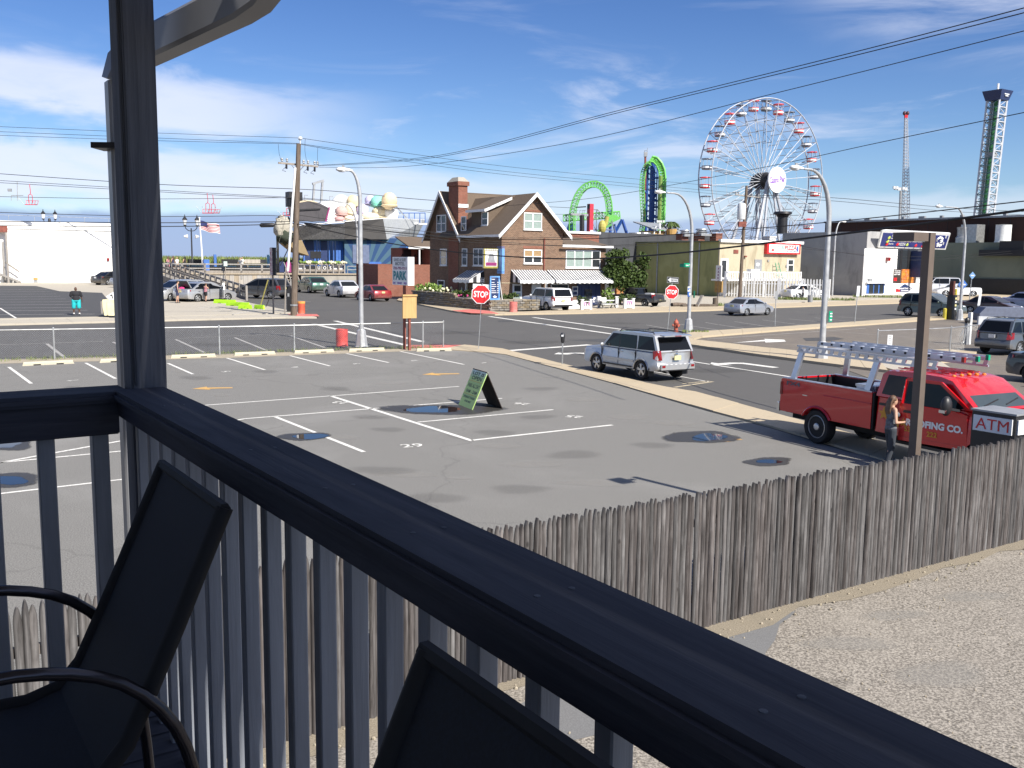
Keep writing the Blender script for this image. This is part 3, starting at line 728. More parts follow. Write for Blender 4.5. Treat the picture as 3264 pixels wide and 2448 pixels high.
for a in((150,1095,208,1140),(360,1089,440,1125),(560,1081,655,1124),(748,1075,852,1117),(926,1069,1035,1107)):pl(*a,w=.14,mat='line_old',z=-.014,label='faded white bay line on the street')
pl(0,1098,330,1087,w=.10,mat='line_old',z=-.014);pl(560,1078,960,1060,w=.08,mat='line_old',z=-.014)
for a in((2060,1035,2190,1057),(2165,1032,2300,1053),(2248,1027,2288,1034),(2292,1034,2400,1051),(2340,1024,2485,1046),(2430,1019,2600,1041),(2515,1016,2690,1032),(2595,1012,2720,1025),(2675,1009,2790,1018)):
 pl(*a,w=.10,mat='line_old',z=-.014,label='faded bay line on the right road')
pl(2253,1081,2760,1046,w=.12,mat='line_old',z=.0);pl(2600,1052,2900,1075,w=.08,mat='line_old',z=.0)
for y in(924,931,939,947,955,964,973,983,992,1004):pl(-300,y+4,150+(y-924)*1.9,y,w=.10,mat='line',z=.074,label='white bay line in the far lot')
pl(0,985,52,1018,w=.14,z=.074)
for a in((630,985,740,972),(680,995,800,978),(740,1005,850,985)):pl(*a,w=.10,mat='line',z=.068)
for a in((850,945,990,962),(860,968,985,975),(870,985,980,986)):pl(*a,w=.12,mat='line_old',z=-.014)
def tarrow(px,py,d,n,L,z=-.014):
 c=G(px,py);d=Vector(d).normalized();n=Vector(n).normalized()
 def q(a,b):return c+d*(a*L)+n*(b*L)
 sheet('arrow_marking',[q(-.5,.06),q(.1,.06),q(.16,.16),q(.16,.34),q(.02,.34),q(.24,.60),q(.46,.34),q(.32,.34),q(.32,.10),q(.2,-.08),q(-.5,-.08)],z,M['line'],'white turn arrow painted on the street')
tarrow(2390,1160,-E2,E1*-1,2.8);tarrow(1870,1127,-E2,E1*-1,2.4)
sheet('arrow_marking',[G(2335,1093),G(2440,1083),G(2435,1080),G(2500,1083),G(2505,1089),G(2440,1092),G(2438,1088)],.004,M['line'],'white arrow painted on the old lot')
def blob(cx,cy,rx,ry,seed,n=36,amp=.22):
 r2=random.Random(seed);ph=[r2.uniform(0,6.28)for _ in range(4)];out=[]
 for i in range(n):
  a=2*math.pi*i/n;k=1+amp*(math.sin(2*a+ph[0])*.5+math.sin(3*a+ph[1])*.35+math.sin(5*a+ph[2])*.2)
  out.append((cx+rx*k*math.cos(a),cy+ry*k*math.sin(a)))
 return out
def film(name,cx,cy,rx,ry,seed,z,mat,label):
 n=36;o_=blob(cx,cy,rx,ry,seed,n);rings=[(.35,1.0),(.62,.78),(.82,.45),(1.0,0.0)]
 vs=[G(cx,cy)];fd=[1.15]
 for k,f in rings:
  for x,y in o_:vs.append(G(cx+(x-cx)*k,cy+(y-cy)*k));fd.append(f)
 fs=[(0,1+i,1+(i+1)%n)for i in range(n)]+[(1+a*n+i,1+(a+1)*n+i,1+(a+1)*n+(i+1)%n,1+a*n+(i+1)%n)for a in range(3)for i in range(n)]
 mb=MB().add([(v.x,v.y,z)for v in vs],fs);me=mb.mesh(name,mat)
 bm=bmesh.new();bm.from_mesh(me);bmesh.ops.recalc_face_normals(bm,faces=bm.faces)
 if bm.faces[0].normal.z<0:bmesh.ops.reverse_faces(bm,faces=bm.faces[:])
 bm.to_mesh(me);bm.free()
 at=me.attributes.new('fade','FLOAT','POINT');at.data.foreach_set('value',fd)
 return struct(link_mesh(name,me),label)
def puddle(cx,cy,rx,ry,seed,label,wr=.62,wo=(0,0)):
 film('damp_patch',cx,cy,rx*1.25,ry*1.3,seed,.0075,M['damp'],'damp dark asphalt round '+label)
 film('puddle',cx+wo[0],cy+wo[1],rx*wr*1.25,ry*wr*1.3,seed+50,.0095,M['puddle'],label)
puddle(1412,1306,175,17,3,'puddle reflecting blue sky by the folding sign',.55,(-30,0))
puddle(2235,1394,108,20,8,'puddle with the orange arrow running into it',.55,(25,1));puddle(2450,1472,78,13,5,'small puddle nearest the picket fence',.5)
puddle(968,1392,80,12,11,'dark puddle beside the white bay line',.7,(20,0))
puddle(10,1416,90,20,14,'puddle seen left through the balusters');puddle(20,1532,110,22,17,'lower puddle seen left through the balusters')
r2=random.Random(91)
for cx,cy,rx,ry in((640,1205,60,8),(860,1185,46,7),(1170,1330,70,9),(1250,1370,60,10),(1560,1380,80,11),(1700,1330,66,9),(1210,1500,120,16),(1830,1450,110,15),(1350,1590,150,20),(1080,1240,60,8),(1720,1240,60,8),(240,1238,46,8),(2080,1420,80,12),(1640,1560,120,16)):
 film('oil_stain',cx+r2.uniform(-20,20),cy,rx,ry,cx,.0068,M['stain'],'faint oil stain on the lot asphalt')
for cx,cy,rx,ry in((1100,1395,60,8),(1590,1422,90,9),(1290,1512,110,13),(1470,1525,50,6),(2010,1330,90,9),(1860,1275,70,7),(1240,1222,70,6),(2150,1350,90,9),(700,1260,40,5),(1700,1480,130,12),(560,1182,36,6),(1900,1540,140,14)):
 film('pale_scuff',cx,cy,rx,ry,cx+5,.0064,M['scuff'],'pale sandy scuff on the lot asphalt')
for cx,cy,rx,ry in((1700,1090,120,7),(1450,1060,120,6),(2300,1180,130,9),(700,1098,120,7),(1980,1030,90,4)):
 film('oil_stain',cx,cy,rx,ry,cx,-.0115,M['stain'],'dark worn track on the street')
for cx,cy,rx,ry in((2700,2050,160,30),(3000,2150,200,45),(2850,1960,120,20),(3100,1900,140,20)):
 film('pale_scuff',cx,cy,rx,ry,cx+5,-.002,M['scuff'],'pale sandy patch on the motel yard')
for cx,cy,rx,ry in((2620,2180,130,24),):
 film('oil_stain',cx,cy,rx,ry,cx,-.0015,M['stain'],'faint dark stain on the motel yard')
sheet('tar_patch',[G(2560,1078),G(2660,1074),G(2690,1080),G(2650,1086),G(2570,1087)],.003,M['asphalt_dark'],'dark tar patch on the old lot')
sheet('tar_patch',[G(1815,1083),G(2060,1073),G(2080,1085),G(1960,1092)],-.016,M['asphalt_dark'],'dark asphalt trench patch in the crossing')
sheet('tar_patch',[G(1585,1021),G(1630,1019),G(1638,1024),G(1590,1026)],-.015,M['asphalt_dark'],'manhole patch in the crossing')
sea=MB();sea.add([(-2500,330,.9),(1200,330,.9),(4500,5200,.9),(-4500,5200,.9)],[(0,1,2,3)])
mm_,nt_,b_=pmat('sea_water')
co_=nt_.new('ShaderNodeTexCoord').outputs['Object']
nt_.put(b_.inputs['Base Color'],nt_.mix(nt_.noise(nt_.mapping(co_,(.01,.05,1)),1.0,5),(0.012,0.045,0.085),(0.03,0.085,0.14)))
b_.inputs['Roughness'].default_value=0.45
bp_=nt_.new('ShaderNodeBump');bp_.inputs['Strength'].default_value=.6;bp_.inputs['Distance'].default_value=.4;nt_.put(bp_.inputs['Height'],nt_.noise(co_,.35,5));nt_.l.new(bp_.outputs[0],b_.inputs['Normal'])
struct(sea.build('sea',mm_,fix=False),'dark blue sea on the horizon')
# vehicles (x forward, y left, origin on the ground under the middle)
_paints={}
def carpaint(name,c,metal=0.35,rough=0.32,dirt=1.0):
 if name not in _paints:
  m,nt,b=pmat(name)
  b.inputs['Base Color'].default_value=(*c,1);b.inputs['Metallic'].default_value=metal
  b.inputs['Coat Weight'].default_value=0.9;b.inputs['Coat Roughness'].default_value=0.04
  co=nt.new('ShaderNodeTexCoord').outputs['Object']
  sx=nt.new('ShaderNodeSeparateXYZ');nt.l.new(co,sx.inputs[0])
  n=nt.noise(co,5.0,6,0.65)
  dust=nt.math('MULTIPLY',nt.sstep(sx.outputs[2],0.25,0.85,0.55,0.06),nt.sstep(n,0.25,0.75,0.4,1.0))
  dust=nt.math('MULTIPLY',dust,dirt)
  nt.put(b.inputs['Base Color'],nt.mix(dust,c,(0.24,0.21,0.175)))
  nt.put(b.inputs['Roughness'],nt.sstep(dust,0.0,0.5,rough,0.6))
  _paints[name]=m
 return _paints[name]
_wheels={}
def wheel_mesh(r,w,spokes,mat):
 k=(r,w,spokes,mat.name)
 if k not in _wheels:
  rx=Matrix.Rotation(math.pi/2,3,'X')
  t=MB().lathe([(r*.66,-w*.36),(r*.72,-w*.5),(r*.93,-w*.5),(r*.99,-w*.36),(r,-w*.12),(r,w*.12),(r*.99,w*.36),(r*.93,w*.5),(r*.72,w*.5),(r*.66,w*.36)],n=28,mat=rx)
  tm=t.mesh('wheel',[M['rubber']])
  ro=r*.68;h=MB()
  h.lathe([(ro,w*.10),(ro,w*.40),(ro*.93,w*.44),(ro*.88,w*.30),(ro*.86,w*.12)],n=28,mi=0,mat=rx)
  h.lathe([(ro*.88,w*.13),(ro*.86,w*.14),(0.01,w*.15)],n=24,mi=1,mat=rx)
  if spokes:
   for i in range(spokes):
    a=2*math.pi*i/spokes;d=Vector((math.cos(a),0,math.sin(a)));e=Vector((-math.sin(a),0,math.cos(a)))
    q=lambda u,v,y:d*(ro*u)+e*(ro*v)-Vector((0,y,0))
    pts=[q(.12,-.13,w*.40),q(.92,-.22 if spokes<7 else-.12,w*.36),q(.92,.22 if spokes<7 else.12,w*.36),q(.12,.13,w*.40)]
    h.prism(pts,(0,w*.2,0))
   h.lathe([(ro*.24,w*.2),(ro*.24,w*.40),(ro*.17,w*.44),(0.01,w*.45)],n=14,mat=rx)
  else:
   h.lathe([(ro*.90,w*.22),(ro*.80,w*.30),(ro*.50,w*.16),(ro*.34,w*.20),(ro*.30,w*.44),(ro*.2,w*.5),(0.01,w*.5)],n=24,mat=rx)
   for i in range(8):
    a=2*math.pi*i/8;c=Vector((math.cos(a)*ro*.66,-w*.29,math.sin(a)*ro*.66));h.ball(c,(ro*.10,w*.04,ro*.10),8,4,mi=1)
  rm=h.mesh('rim',[mat,M['under']])
  for me in(tm,rm):
   bm=bmesh.new();bm.from_mesh(me);bmesh.ops.recalc_face_normals(bm,faces=bm.faces);bm.to_mesh(me);bm.free()
   for p in me.polygons:p.use_smooth=True
   me.set_sharp_from_angle(angle=R(35))
  _wheels[k]=(tm,rm)
 return _wheels[k]
def add_wheel(t,x,y,r,w,spokes,mat):
 tm,rm=wheel_mesh(r,w,spokes,mat)
 o=link_mesh('wheel',tm,t,(x,y,r));link_mesh('rim',rm,o)
 o.rotation_euler=(0,rnd.uniform(0,1),math.pi if y>0 else 0)
def loft_body(outline,hw,L,fs=((1,.15,.06),(.955,.055,.018),(.80,.012,.0),(.4,0,0)),zmid=.5,nb=0):
 mb=MB();sl=[]
 full=[(f,e,d)for f,e,d in fs]+[(-f,e,d)for f,e,d in fs[::-1]]
 top=max(z for _,z in outline)
 for f,e,d in full:
  ring=[]
  for i,(x,z)in enumerate(outline):
   k=max(0.0,(abs(x)-(L/2-.55))/.55);k=k*k
   hz=max(0.0,(z-zmid)/(top-zmid))
   tuck=.04*max(0,(zmid*.7-z))/.3
   yy=f*hw-math.copysign(1,f)*(tuck if abs(f)>.9 else 0)-math.copysign(1,f)*(.05*hz*hz if abs(f)>.9 else 0)
   ring.append(Vector((x-math.copysign(1,x)*e*k,yy,z-d*hz)))
  sl.append(ring)
 n=len(outline);vs=[v for r_ in sl for v in r_];fcs=[];mis=[]
 for a in range(len(sl)-1):
  for i in range(n):
   j=(i+1)%n;fcs.append((a*n+i,a*n+j,(a+1)*n+j,(a+1)*n+i));mis.append(1 if i>=n-nb else 0)
 fcs+=[tuple(range(n-1,-1,-1)),tuple((len(sl)-1)*n+i for i in range(n))];mis+=[0,0]
 mb.v=[tuple(v)for v in vs];mb.f=fcs;mb.mi=mis
 return mb
def arch(cx,r,z0,n=9):
 a0=math.asin(max(-1,min(1,(z0-r*.93)/(r*1.16))));pts=[]
 for i in range(n+1):
  a=a0+(math.pi-2*a0)*i/n;pts.append((cx+r*1.16*math.cos(a),r*.93+r*1.16*math.sin(a)))
 return pts
SPEC={'sedan':dict(L=4.50,W=1.76,H=1.44,belt=.93,hood=.80,deck=.98,cab=(-1.78,-1.02,.28,1.18),xb=-.28,xf=1.36,xr=-1.32,r=.315,sill=.26,spokes=5),'suv':dict(L=4.75,W=1.86,H=1.74,belt=1.10,hood=1.03,deck=1.10,cab=(-2.26,-1.98,.52,1.20),xb=.02,xq=-1.02,xf=1.42,xr=-1.37,r=.37,sill=.40,spokes=5),'boxy':dict(L=4.90,W=1.96,H=1.84,belt=1.16,hood=1.10,deck=1.16,cab=(-2.40,-2.16,.45,1.05),xb=.05,xq=-1.05,xf=1.45,xr=-1.40,r=.385,sill=.42,spokes=7),'hatch':dict(L=4.45,W=1.82,H=1.66,belt=1.04,hood=.98,deck=1.05,cab=(-2.12,-1.72,.30,1.42),xb=-.10,xq=-1.10,xf=1.36,xr=-1.30,r=.345,sill=.32,spokes=7),'coupe':dict(L=4.55,W=1.80,H=1.36,belt=.93,hood=.80,deck=.95,cab=(-1.70,-.90,.15,1.05),xb=-.75,xf=1.35,xr=-1.35,r=.33,sill=.26,spokes=5),'pickup':dict(L=4.90,W=1.74,H=1.66,belt=1.06,hood=1.00,deck=1.06,cab=(-.42,-.30,.62,1.02),xb=-.6,xf=1.55,xr=-1.40,r=.35,sill=.40,spokes=0),}
def car(name,label,cat,spec,mat,at,head,wheel,sc=1.0,plate='plate',group=None,open_trunk=False,open_cab=False,lightglass=False,rails=False,trim=None):
 S=dict(SPEC[spec]);hw=S['W']/2;L=S['L'];r=S['r'];b=S['belt'];xf,xr=S['xf'],S['xr']
 a=R(head)
 wx={'f':xf,'r':xr}[wheel[0]];wy={'L':hw-.12,'R':-(hw-.12)}[wheel[1]]
 g=G(*at)if len(at)==2 else Vector(at)
 c=Vector((g.x,g.y,0))-Matrix.Rotation(a,3,'Z')@Vector((wx*sc,(wy+math.copysign(.1,wy))*sc,0))
 t=thing(name,label,cat,(c.x,c.y,max(0,g.z)),rot=Matrix.Rotation(a,4,'Z')@Matrix.Diagonal((sc,sc,sc,1)),group=group)
 xC0,xC1,xA1,xA0=S['cab'];sill=S['sill'];h=L/2
 top=[(-h+.10,sill),(-h+.02,sill+.08),(-h,.62),(-h+.02,.70),(-h+.06,S['deck']-.10),(-h+.13,S['deck']-.015)]
 if spec in('suv','boxy','hatch'):top=[(-h+.10,sill),(-h+.02,sill+.06),(-h,.50),(-h+.03,.66),(-h+.10,.72),(-h+.13,b-.05),(xC0-.02,b)]
 top+=[(xC0 if spec in('sedan','coupe')else xC0+.05,b+.03 if spec in('sedan','coupe')else b)]
 top+=[((xC0+xA0)/2,b),(xA0,b+.01),(xA0+.35,S['hood']+.045)]+([(h-.45,S['hood']),(h-.16,S['hood']-.05),(h-.04,S['hood']-.16),(h-.005,.62)]if spec in('suv','boxy','pickup')else[(h-.55,S['hood']-.03),(h-.22,S['hood']-.10),(h-.07,S['hood']-.22),(h-.01,.55)])+[(h-.006,.52),(h,.45),(h-.04,sill+.04),(h-.14,sill-.02)]
 bot=[(xf+r*1.4,sill-.03)]+arch(xf,r,sill-.03)+[(0,sill-.04)]+arch(xr,r,sill-.03)+[(xr-r*1.4,sill-.02)]
 body=loft_body(top+bot,hw,L,nb=len(bot))
 bo=body.build('body',[mat,M['under']],t,smooth=38)
 MB().box((0,0,sill+.03),(L*.86,S['W']*.72,.16)).build('underbody',M['under'],t)
 zr=S['H'];rise=.03
 side=[(xC0,b-.01),(xC1,zr-.07),(xC1+.16,zr-.02),((xC1+xA1)/2,zr),(xA1-.18,zr-.02),(xA1,zr-.055),(xA0,b-.01)]
 def hwz(z,x=0):
  u=max(0,min(1,(z-b)/(zr-b)));return hw*.945*(1-u)+hw*(.80 if spec in('sedan','coupe','hatch')else.86)*u-(.025 if x>xA1 or x<xC1 else 0)
 if not open_cab:
  mb=MB();n=len(side)
  Lf=[Vector((x,hwz(z,x),z))for x,z in side];Rt=[Vector((x,-hwz(z,x),z))for x,z in side]
  Li=[Vector((x,hwz(z,x)-.10,z+(.012 if 0<i<n-1 else 0)))for i,(x,z)in enumerate(side)];Ri=[Vector((v.x,-v.y,v.z))for v in Li]
  vs=Lf+Li+Ri+Rt;fc=[]
  for s_ in range(3):
   for i in range(n-1):fc.append((s_*n+i,s_*n+i+1,(s_+1)*n+i+1,(s_+1)*n+i))
  fc+=[tuple(range(n)),tuple(3*n+i for i in range(n-1,-1,-1)),(0,n,2*n,3*n,4*n-1,3*n-1,2*n-1,n-1)]
  mb.add(vs,fc);mb.build('roof',mat,t,smooth=35)
  def xA(z):return xA0+(xA1-xA0)*(z-b)/(zr-.055-b)
  def xC(z):return xC0+(xC1-xC0)*(z-b)/(zr-.07-b)
  z0,z1=b+.025,zr-.105;xb=S['xb'];gl=M['glass']
  xq=S.get('xq')
  wins=[[(xb+.035,z0),(xA(z0)-.16,z0),(xA(z1)-.09,z1),(xb+.035,z1)]]
  if spec not in('pickup',):
   if xq is None:wins.append([(xC(z0)+.22,z0),(xb-.035,z0),(xb-.035,z1),(xC(z1)+.10,z1),(xC((z0+z1)/2)+.10,(z0+z1)/2)])
   else:
    wins.append([(xq+.04,z0),(xb-.035,z0),(xb-.035,z1),(xq+.04,z1)])
    wins.append([(xC(z0)+.16,z0+.02),(xq-.07,z0),(xq-.07,z1),(xC(z1)+.12,z1)])
  for sg in(1,-1):
   for w_ in wins:
    pts=[Vector((x,sg*(hwz(z,x)+.006),z))for x,z in w_]
    MB().prism(pts,(0,-sg*.01,0)).build('side_window',gl,t)
   if spec!='pickup':MB().prism([Vector((x,sg*(hwz(z,x)+.004),z))for x,z in((xb-.05,z0-.01),(xb+.05,z0-.01),(xb+.05,z1),(xb-.05,z1))],(0,-sg*.01,0)).build('pillar',M['black'],t)
   for xs in[xb]+([xq]if xq is not None else[])+[xA0-.12]:
    MB().box((xs,sg*(hw-.012),(sill+b)/2+.02),(.012,.04,b-sill-.12)).build('door_seam',M['under'],t)
   for xs in([xb+.16-.3]+([]if spec in('coupe','pickup')else[(xq if xq is not None else xC0+.45)+.12])):
    MB().box((xs,sg*(hw+.008),b-.13),(.16,.03,.025)).build('door_handle',trim or mat,t)
   MB().ball((xA0-.28,sg*(hw+.10),b+.06),(.055,.10,.075),10,6).build('mirror',mat if not trim else trim,t,smooth=60)
  def slab(x0,za,x1,zb,inset,nm,m_):
   d=Vector((x1-x0,0,zb-za)).normalized();nn=Vector((-d.z,0,d.x));nn=nn if nn.z>0 else-nn
   pts=[Vector((x0,-hwz(za,x0)+inset,za)),Vector((x0,hwz(za,x0)-inset,za)),Vector((x1,hwz(zb,x1)-inset-.03,zb)),Vector((x1,-hwz(zb,x1)+inset+.03,zb))]
   pts=[p+nn*.008 for p in pts];MB().prism(pts,-nn*.012).build(nm,m_,t)
  slab(xA(b+.04),b+.04,xA(zr-.09),zr-.09,.07,'windscreen',M['glass_lt']if lightglass else M['glass'])
  slab(xC(b+.05),b+.05,xC(zr-.10),zr-.10,.09,'rear_window',M['glass_lt']if lightglass else M['glass'])
  if rails:
   for sg in(1,-1):
    MB().tube([(xC1+.15,sg*hw*.74,zr-.02),(xC1+.22,sg*hw*.74,zr+.055),(xA1-.4,sg*hw*.74,zr+.055),(xA1-.28,sg*hw*.74,zr-.02)],.02,6).build('roof_rail',M['black'],t)
   for xx in(xC1+.5,xA1-.7):MB().tube([(xx,-hw*.74,zr+.055),(xx,hw*.74,zr+.055)],.015,6).build('cross_bar',M['black'],t)
 for sg in(1,-1):
  zt=S['deck']-.16 if spec in('sedan','coupe')else b-.14
  ht=.12 if spec in('sedan','coupe')else.24
  if spec in('sedan','coupe'):MB().prism([Vector((-h+.03,sg*(hw-.42),zt-.06)),Vector((-h+.05,sg*(hw-.16),zt-.08)),Vector((-h+.30,sg*(hw+.0),zt-.02)),Vector((-h+.30,sg*(hw-.02),zt+.07)),Vector((-h+.10,sg*(hw-.16),zt+.085)),Vector((-h+.075,sg*(hw-.42),zt+.07))],(.03,0,0)).build('tail_light',M['tail'],t)
  else:MB().prism([Vector((-h+.035,sg*(hw-.22),zt-.16)),Vector((-h+.12,sg*(hw-.045),zt-.16)),Vector((-h+.26,sg*(hw+.006),zt-.12)),Vector((-h+.30,sg*(hw-.012),zt+.17)),Vector((-h+.16,sg*(hw-.055),zt+.19)),Vector((-h+.10,sg*(hw-.20),zt+.19))],(.05,0,0)).build('tail_light',M['tail'],t)
  MB().ball((h-(.19 if spec in('suv','boxy','pickup')else.25),sg*(hw-.24),S['hood']-.17),(.17,.17,.075),10,8).build('headlight',M['lens'],t,smooth=60)
 pz=.80 if spec in('sedan','coupe')else.88
 if spec=='pickup':pz=.55
 MB().box((-h+.005 if spec!='pickup'else-h-.03,0,pz),(.03,.31,.16)).build('license_plate',M[plate],t)
 if spec in('suv','boxy','pickup'):
  for x in(xf,xr):
   for sg in(1,-1):MB().tube([Vector((px_,sg*(hw-.004),pz_))for px_,pz_ in arch(x,r*1.02,sill+.02,12)],.03,6).build('wheel_arch',mat,t,smooth=60)
 MB().box((h-.05,0,.42),(.06,S['W']*.55,.14)).build('grille',M['black'],t)
 if spec in('suv','hatch','boxy'):
  MB().box((-h+.03,0,sill+.07),(.12,S['W']*.84,.12)).build('bumper_trim',M['black'],t)
 for x in(xf,xr):
  for sg in(1,-1):add_wheel(t,x,sg*(hw-.11),r,.21 if spec not in('boxy','suv')else.25,S['spokes'],M['rim']if S['spokes']else M['steelrim'])
 t['_s']=sc
 del t['_s']
 return t,S
silver=carpaint('paint_silver',(0.50,0.51,0.52),0.55)
def Gc(*a):return a
t,S=car('parked_suv','silver suv with black roof rails parked at the kerb beside the parking meter','car','suv',silver,(2042,1210),121.5,'rL',.96,rails=True)
hw=S['W']/2
MB().prism([(-2.14,-.70,1.69),(-2.14,.70,1.69),(-2.36,.66,1.665),(-2.36,-.66,1.665)],(0,0,.045)).build('spoiler',silver,t)
MB().box((-2.365,0,1.69),(.01,.30,.025)).build('brake_light',M['tail'],t)
MB().box((-2.34,0,.55),(.16,1.62,.20)).build('rear_bumper',silver,t,smooth=30)
for k in range(6):MB().box((-2.415,-.55+k*.22,.645),(.02,.10,.02)).build('bumper_tread',M['offwhite'],t)
MB().tube([(-2.2,.55,.36),(-2.48,.60,.36)],.035,8).build('exhaust_pipe',M['black'],t)
for sg in(1,-1):
 MB().box((.05,sg*(hw-.01),.44),(1.75,.12,.05)).build('running_board',M['black'],t)
 MB().box((.02,sg*(hw+.004),.66),(1.9,.03,.10)).build('door_moulding',silver,t)
 MB().box((-2.43,sg*.70,.58),(.02,.14,.08)).build('reflector',M['tail'],t)
 MB().box((-1.86,sg*(hw-.10),.33),(.02,.26,.30)).build('mud_flap',M['black'],t)
MB().beam((-2.34,.25,1.14),(-2.35,-.12,1.20),.02,.02).build('wiper',M['black'],t)
MB().ball((-2.315,0,1.02),(.02,.06,.045),8,6).build('badge',M['chrome'],t)
car('moving_car','silver sedan driving to the right on the right road','car','sedan',carpaint('paint_silver_blue',(0.46,0.48,0.52),0.55),(2381,1007),38,'rR',1.0)
car('parked_suv','white suv with white roof parked before the brick house','car','boxy',carpaint('paint_white',(0.74,0.75,0.76),0.0),(1741,992),121,'rL',1.06)
car('parked_car','red sedan parked below the brick wall, nearest of the row','car','sedan',carpaint('paint_red',(0.30,0.012,0.02),0.3),(1180,960),123,'rL',1.13,group='sedans parked along the boardwalk street')
car('parked_car','pale silver sedan parked between the red and the green car','car','sedan',carpaint('paint_pale',(0.62,0.63,0.66),0.3),(1080,948),123,'rL',1.28,plate='platew',group='sedans parked along the boardwalk street')
car('parked_car','dark green sedan parked right behind the utility pole','car','sedan',carpaint('paint_green',(0.025,0.10,0.075),0.4),(984,934),123,'rL',1.36,plate='platew',group='sedans parked along the boardwalk street')
car('parked_suv','charcoal compact suv parked by the foot of the ramp','car','hatch',carpaint('paint_charcoal',(0.07,0.075,0.085),0.5),(862,953),158,'rL',1.26)
tt,S=car('parked_car','silver sedan with its boot lid and a door open, unloading','car','sedan',silver,(632,964),57,'rR',1.30)
MB().prism([(-1.70,-.62,1.00),(-1.70,.62,1.00),(-2.02,.58,1.52),(-2.02,-.58,1.52)],(.05,0,.04)).build('boot_lid',silver,tt)
MB().prism([(-1.74,-.58,1.02),(-1.74,.58,1.02),(-2.04,.54,1.50),(-2.04,-.54,1.50)],(-.02,0,-.012)).build('boot_lining',M['black'],tt)
MB().prism([(-2.10,-.60,.86),(-2.10,.60,.86),(-1.76,.60,.985),(-1.76,-.60,.985)],(0,0,.03)).build('boot_opening',M['black'],tt)
MB().ball((-1.95,.1,.98),(.16,.30,.12),10,6,amp=.3).build('pink_bag',paint('pink_bag',(.7,.05,.22),.7),tt,smooth=60)
dm=Matrix.Translation((.78,-.88,0))@Matrix.Rotation(R(62),4,'Z')
mb=MB();mb.prism([dm@Vector(p)for p in((0,0,.30),(-1.0,0,.30),(-1.02,0,.93),(-.85,0,1.36),(-.45,0,1.38),(0,0,.95))],dm.to_3x3()@Vector((0,.06,0)));mb.build('open_door',silver,tt)
mb=MB();mb.prism([dm@Vector(p)for p in((-.10,-.004,.34),(-.94,-.004,.34),(-.95,-.004,.86),(-.10,-.004,.86))],dm.to_3x3()@Vector((0,-.02,0)));mb.build('door_lining',M['cloth_grey'],tt)
car('parked_suv','silver suv facing the street behind the car with open boot','car','hatch',silver,(548,962),236,'fL',1.22,plate='platew')
car('parked_car','black sedan parked against the white building','car','sedan',carpaint('paint_black',(0.012,0.013,0.014),0.1),(312,909),60,'rL',1.40,plate='platew')
car('parked_car','silver sedan half hidden by the balcony post beside the black one','car','sedan',silver,(374,917),60,'rL',1.38)
car('parked_suv','grey suv backed up by the chain-link fence at the right edge','car','hatch',carpaint('paint_slate',(0.11,0.125,0.145),0.45),(3250,1133),33,'rR',1.02,plate='platew',rails=True)
car('parked_suv','dark green suv behind the brown sign post','car','hatch',carpaint('paint_moss',(0.075,0.10,0.085),0.4),(2892,1007),-57,'rR',1.16,lightglass=True)
car('parked_car','dark maroon sedan on the right road','car','sedan',carpaint('paint_maroon',(0.035,0.010,0.014),0.3),(3091,999),-52,'rR',1.10)
car('parked_car','pale blue sedan at the right edge beyond the maroon car','car','sedan',carpaint('paint_paleblue',(0.30,0.34,0.48),0.3),(3222,986),-52,'rR',1.22)
tt,S=car('parked_car','white open sports car parked before the dark green hall','car','coupe',carpaint('paint_white',(0.74,0.75,0.76),0.0),(3101,947),176,'rL',1.36,open_cab=True)
MB().prism([(.92,-.66,.93),(.92,.66,.93),(.42,.56,1.28),(.42,-.56,1.28)],(-.02,0,.012)).build('windscreen',M['glass_lt'],tt)
MB().box((-.5,0,.955),(1.5,1.2,.02)).build('cockpit',M['black'],tt)
for sg in(1,-1):MB().ball((-.35,sg*.36,1.05),(.12,.22,.20),8,6).build('seat',M['cloth_wh'],tt,smooth=60)
car('parked_suv','pale van-like suv with roof rails behind the white sports car','car','boxy',carpaint('paint_pale',(0.62,0.63,0.66),0.3),(3035,938),176,'rL',1.35,rails=True)
car('parked_car','white car behind the white picket fence','car','sedan',carpaint('paint_white',(0.74,0.75,0.76),0.0),(2545,955),20,'rR',1.25)
tt,S=car('parked_pickup','black pickup truck parked by the bush beside the brick house','truck','pickup',carpaint('paint_black',(0.012,0.013,0.014),0.1),(2054,978),138,'rL',1.08)
MB().box((-1.45,0,1.062),(1.75,1.36,.012)).build('bed',M['under'],tt)
MB().box((-2.46,0,.52),(.14,1.70,.17)).build('rear_bumper',M['chrome'],tt)
MB().box((-1.2,-.2,1.12),(.7,.5,.12)).build('bed_load',M['cloth_wh'],tt)
tt,S=car('parked_car','black car at the right edge with its door open','car','sedan',carpaint('paint_black',(0.012,0.013,0.014),0.1),(18.9,34.1,0.0),-57,'rR',1.1)
dm=Matrix.Translation((.95,-.90,0))@Matrix.Rotation(R(68),4,'Z')
mb=MB();mb.prism([dm@Vector(p)for p in((0,0,.30),(-1.05,0,.30),(-1.06,0,.93),(0,0,.95))],dm.to_3x3()@Vector((0,.06,0)));mb.build('open_door',carpaint('paint_black',(0,0,0)),tt)
mb=MB()
fr=[dm@Vector(p)for p in((-1.04,.03,.93),(-.90,.03,1.36),(-.45,.03,1.40),(-.02,.03,.95))]
for a_,b_2 in zip(fr,fr[1:]):mb.beam(a_,b_2,.04,.04)
mb.build('window_frame',M['black'],tt)
mb=MB();mb.prism([dm@Vector(p)for p in((-1.0,.03,.95),(-.88,.03,1.33),(-.47,.03,1.36),(-.08,.03,.97))],dm.to_3x3()@Vector((0,.008,0)));mb.build('door_window',M['glass_lt'],tt)
red=carpaint('paint_truck_red',(0.56,0.005,0.010),0.1,0.25,.12)
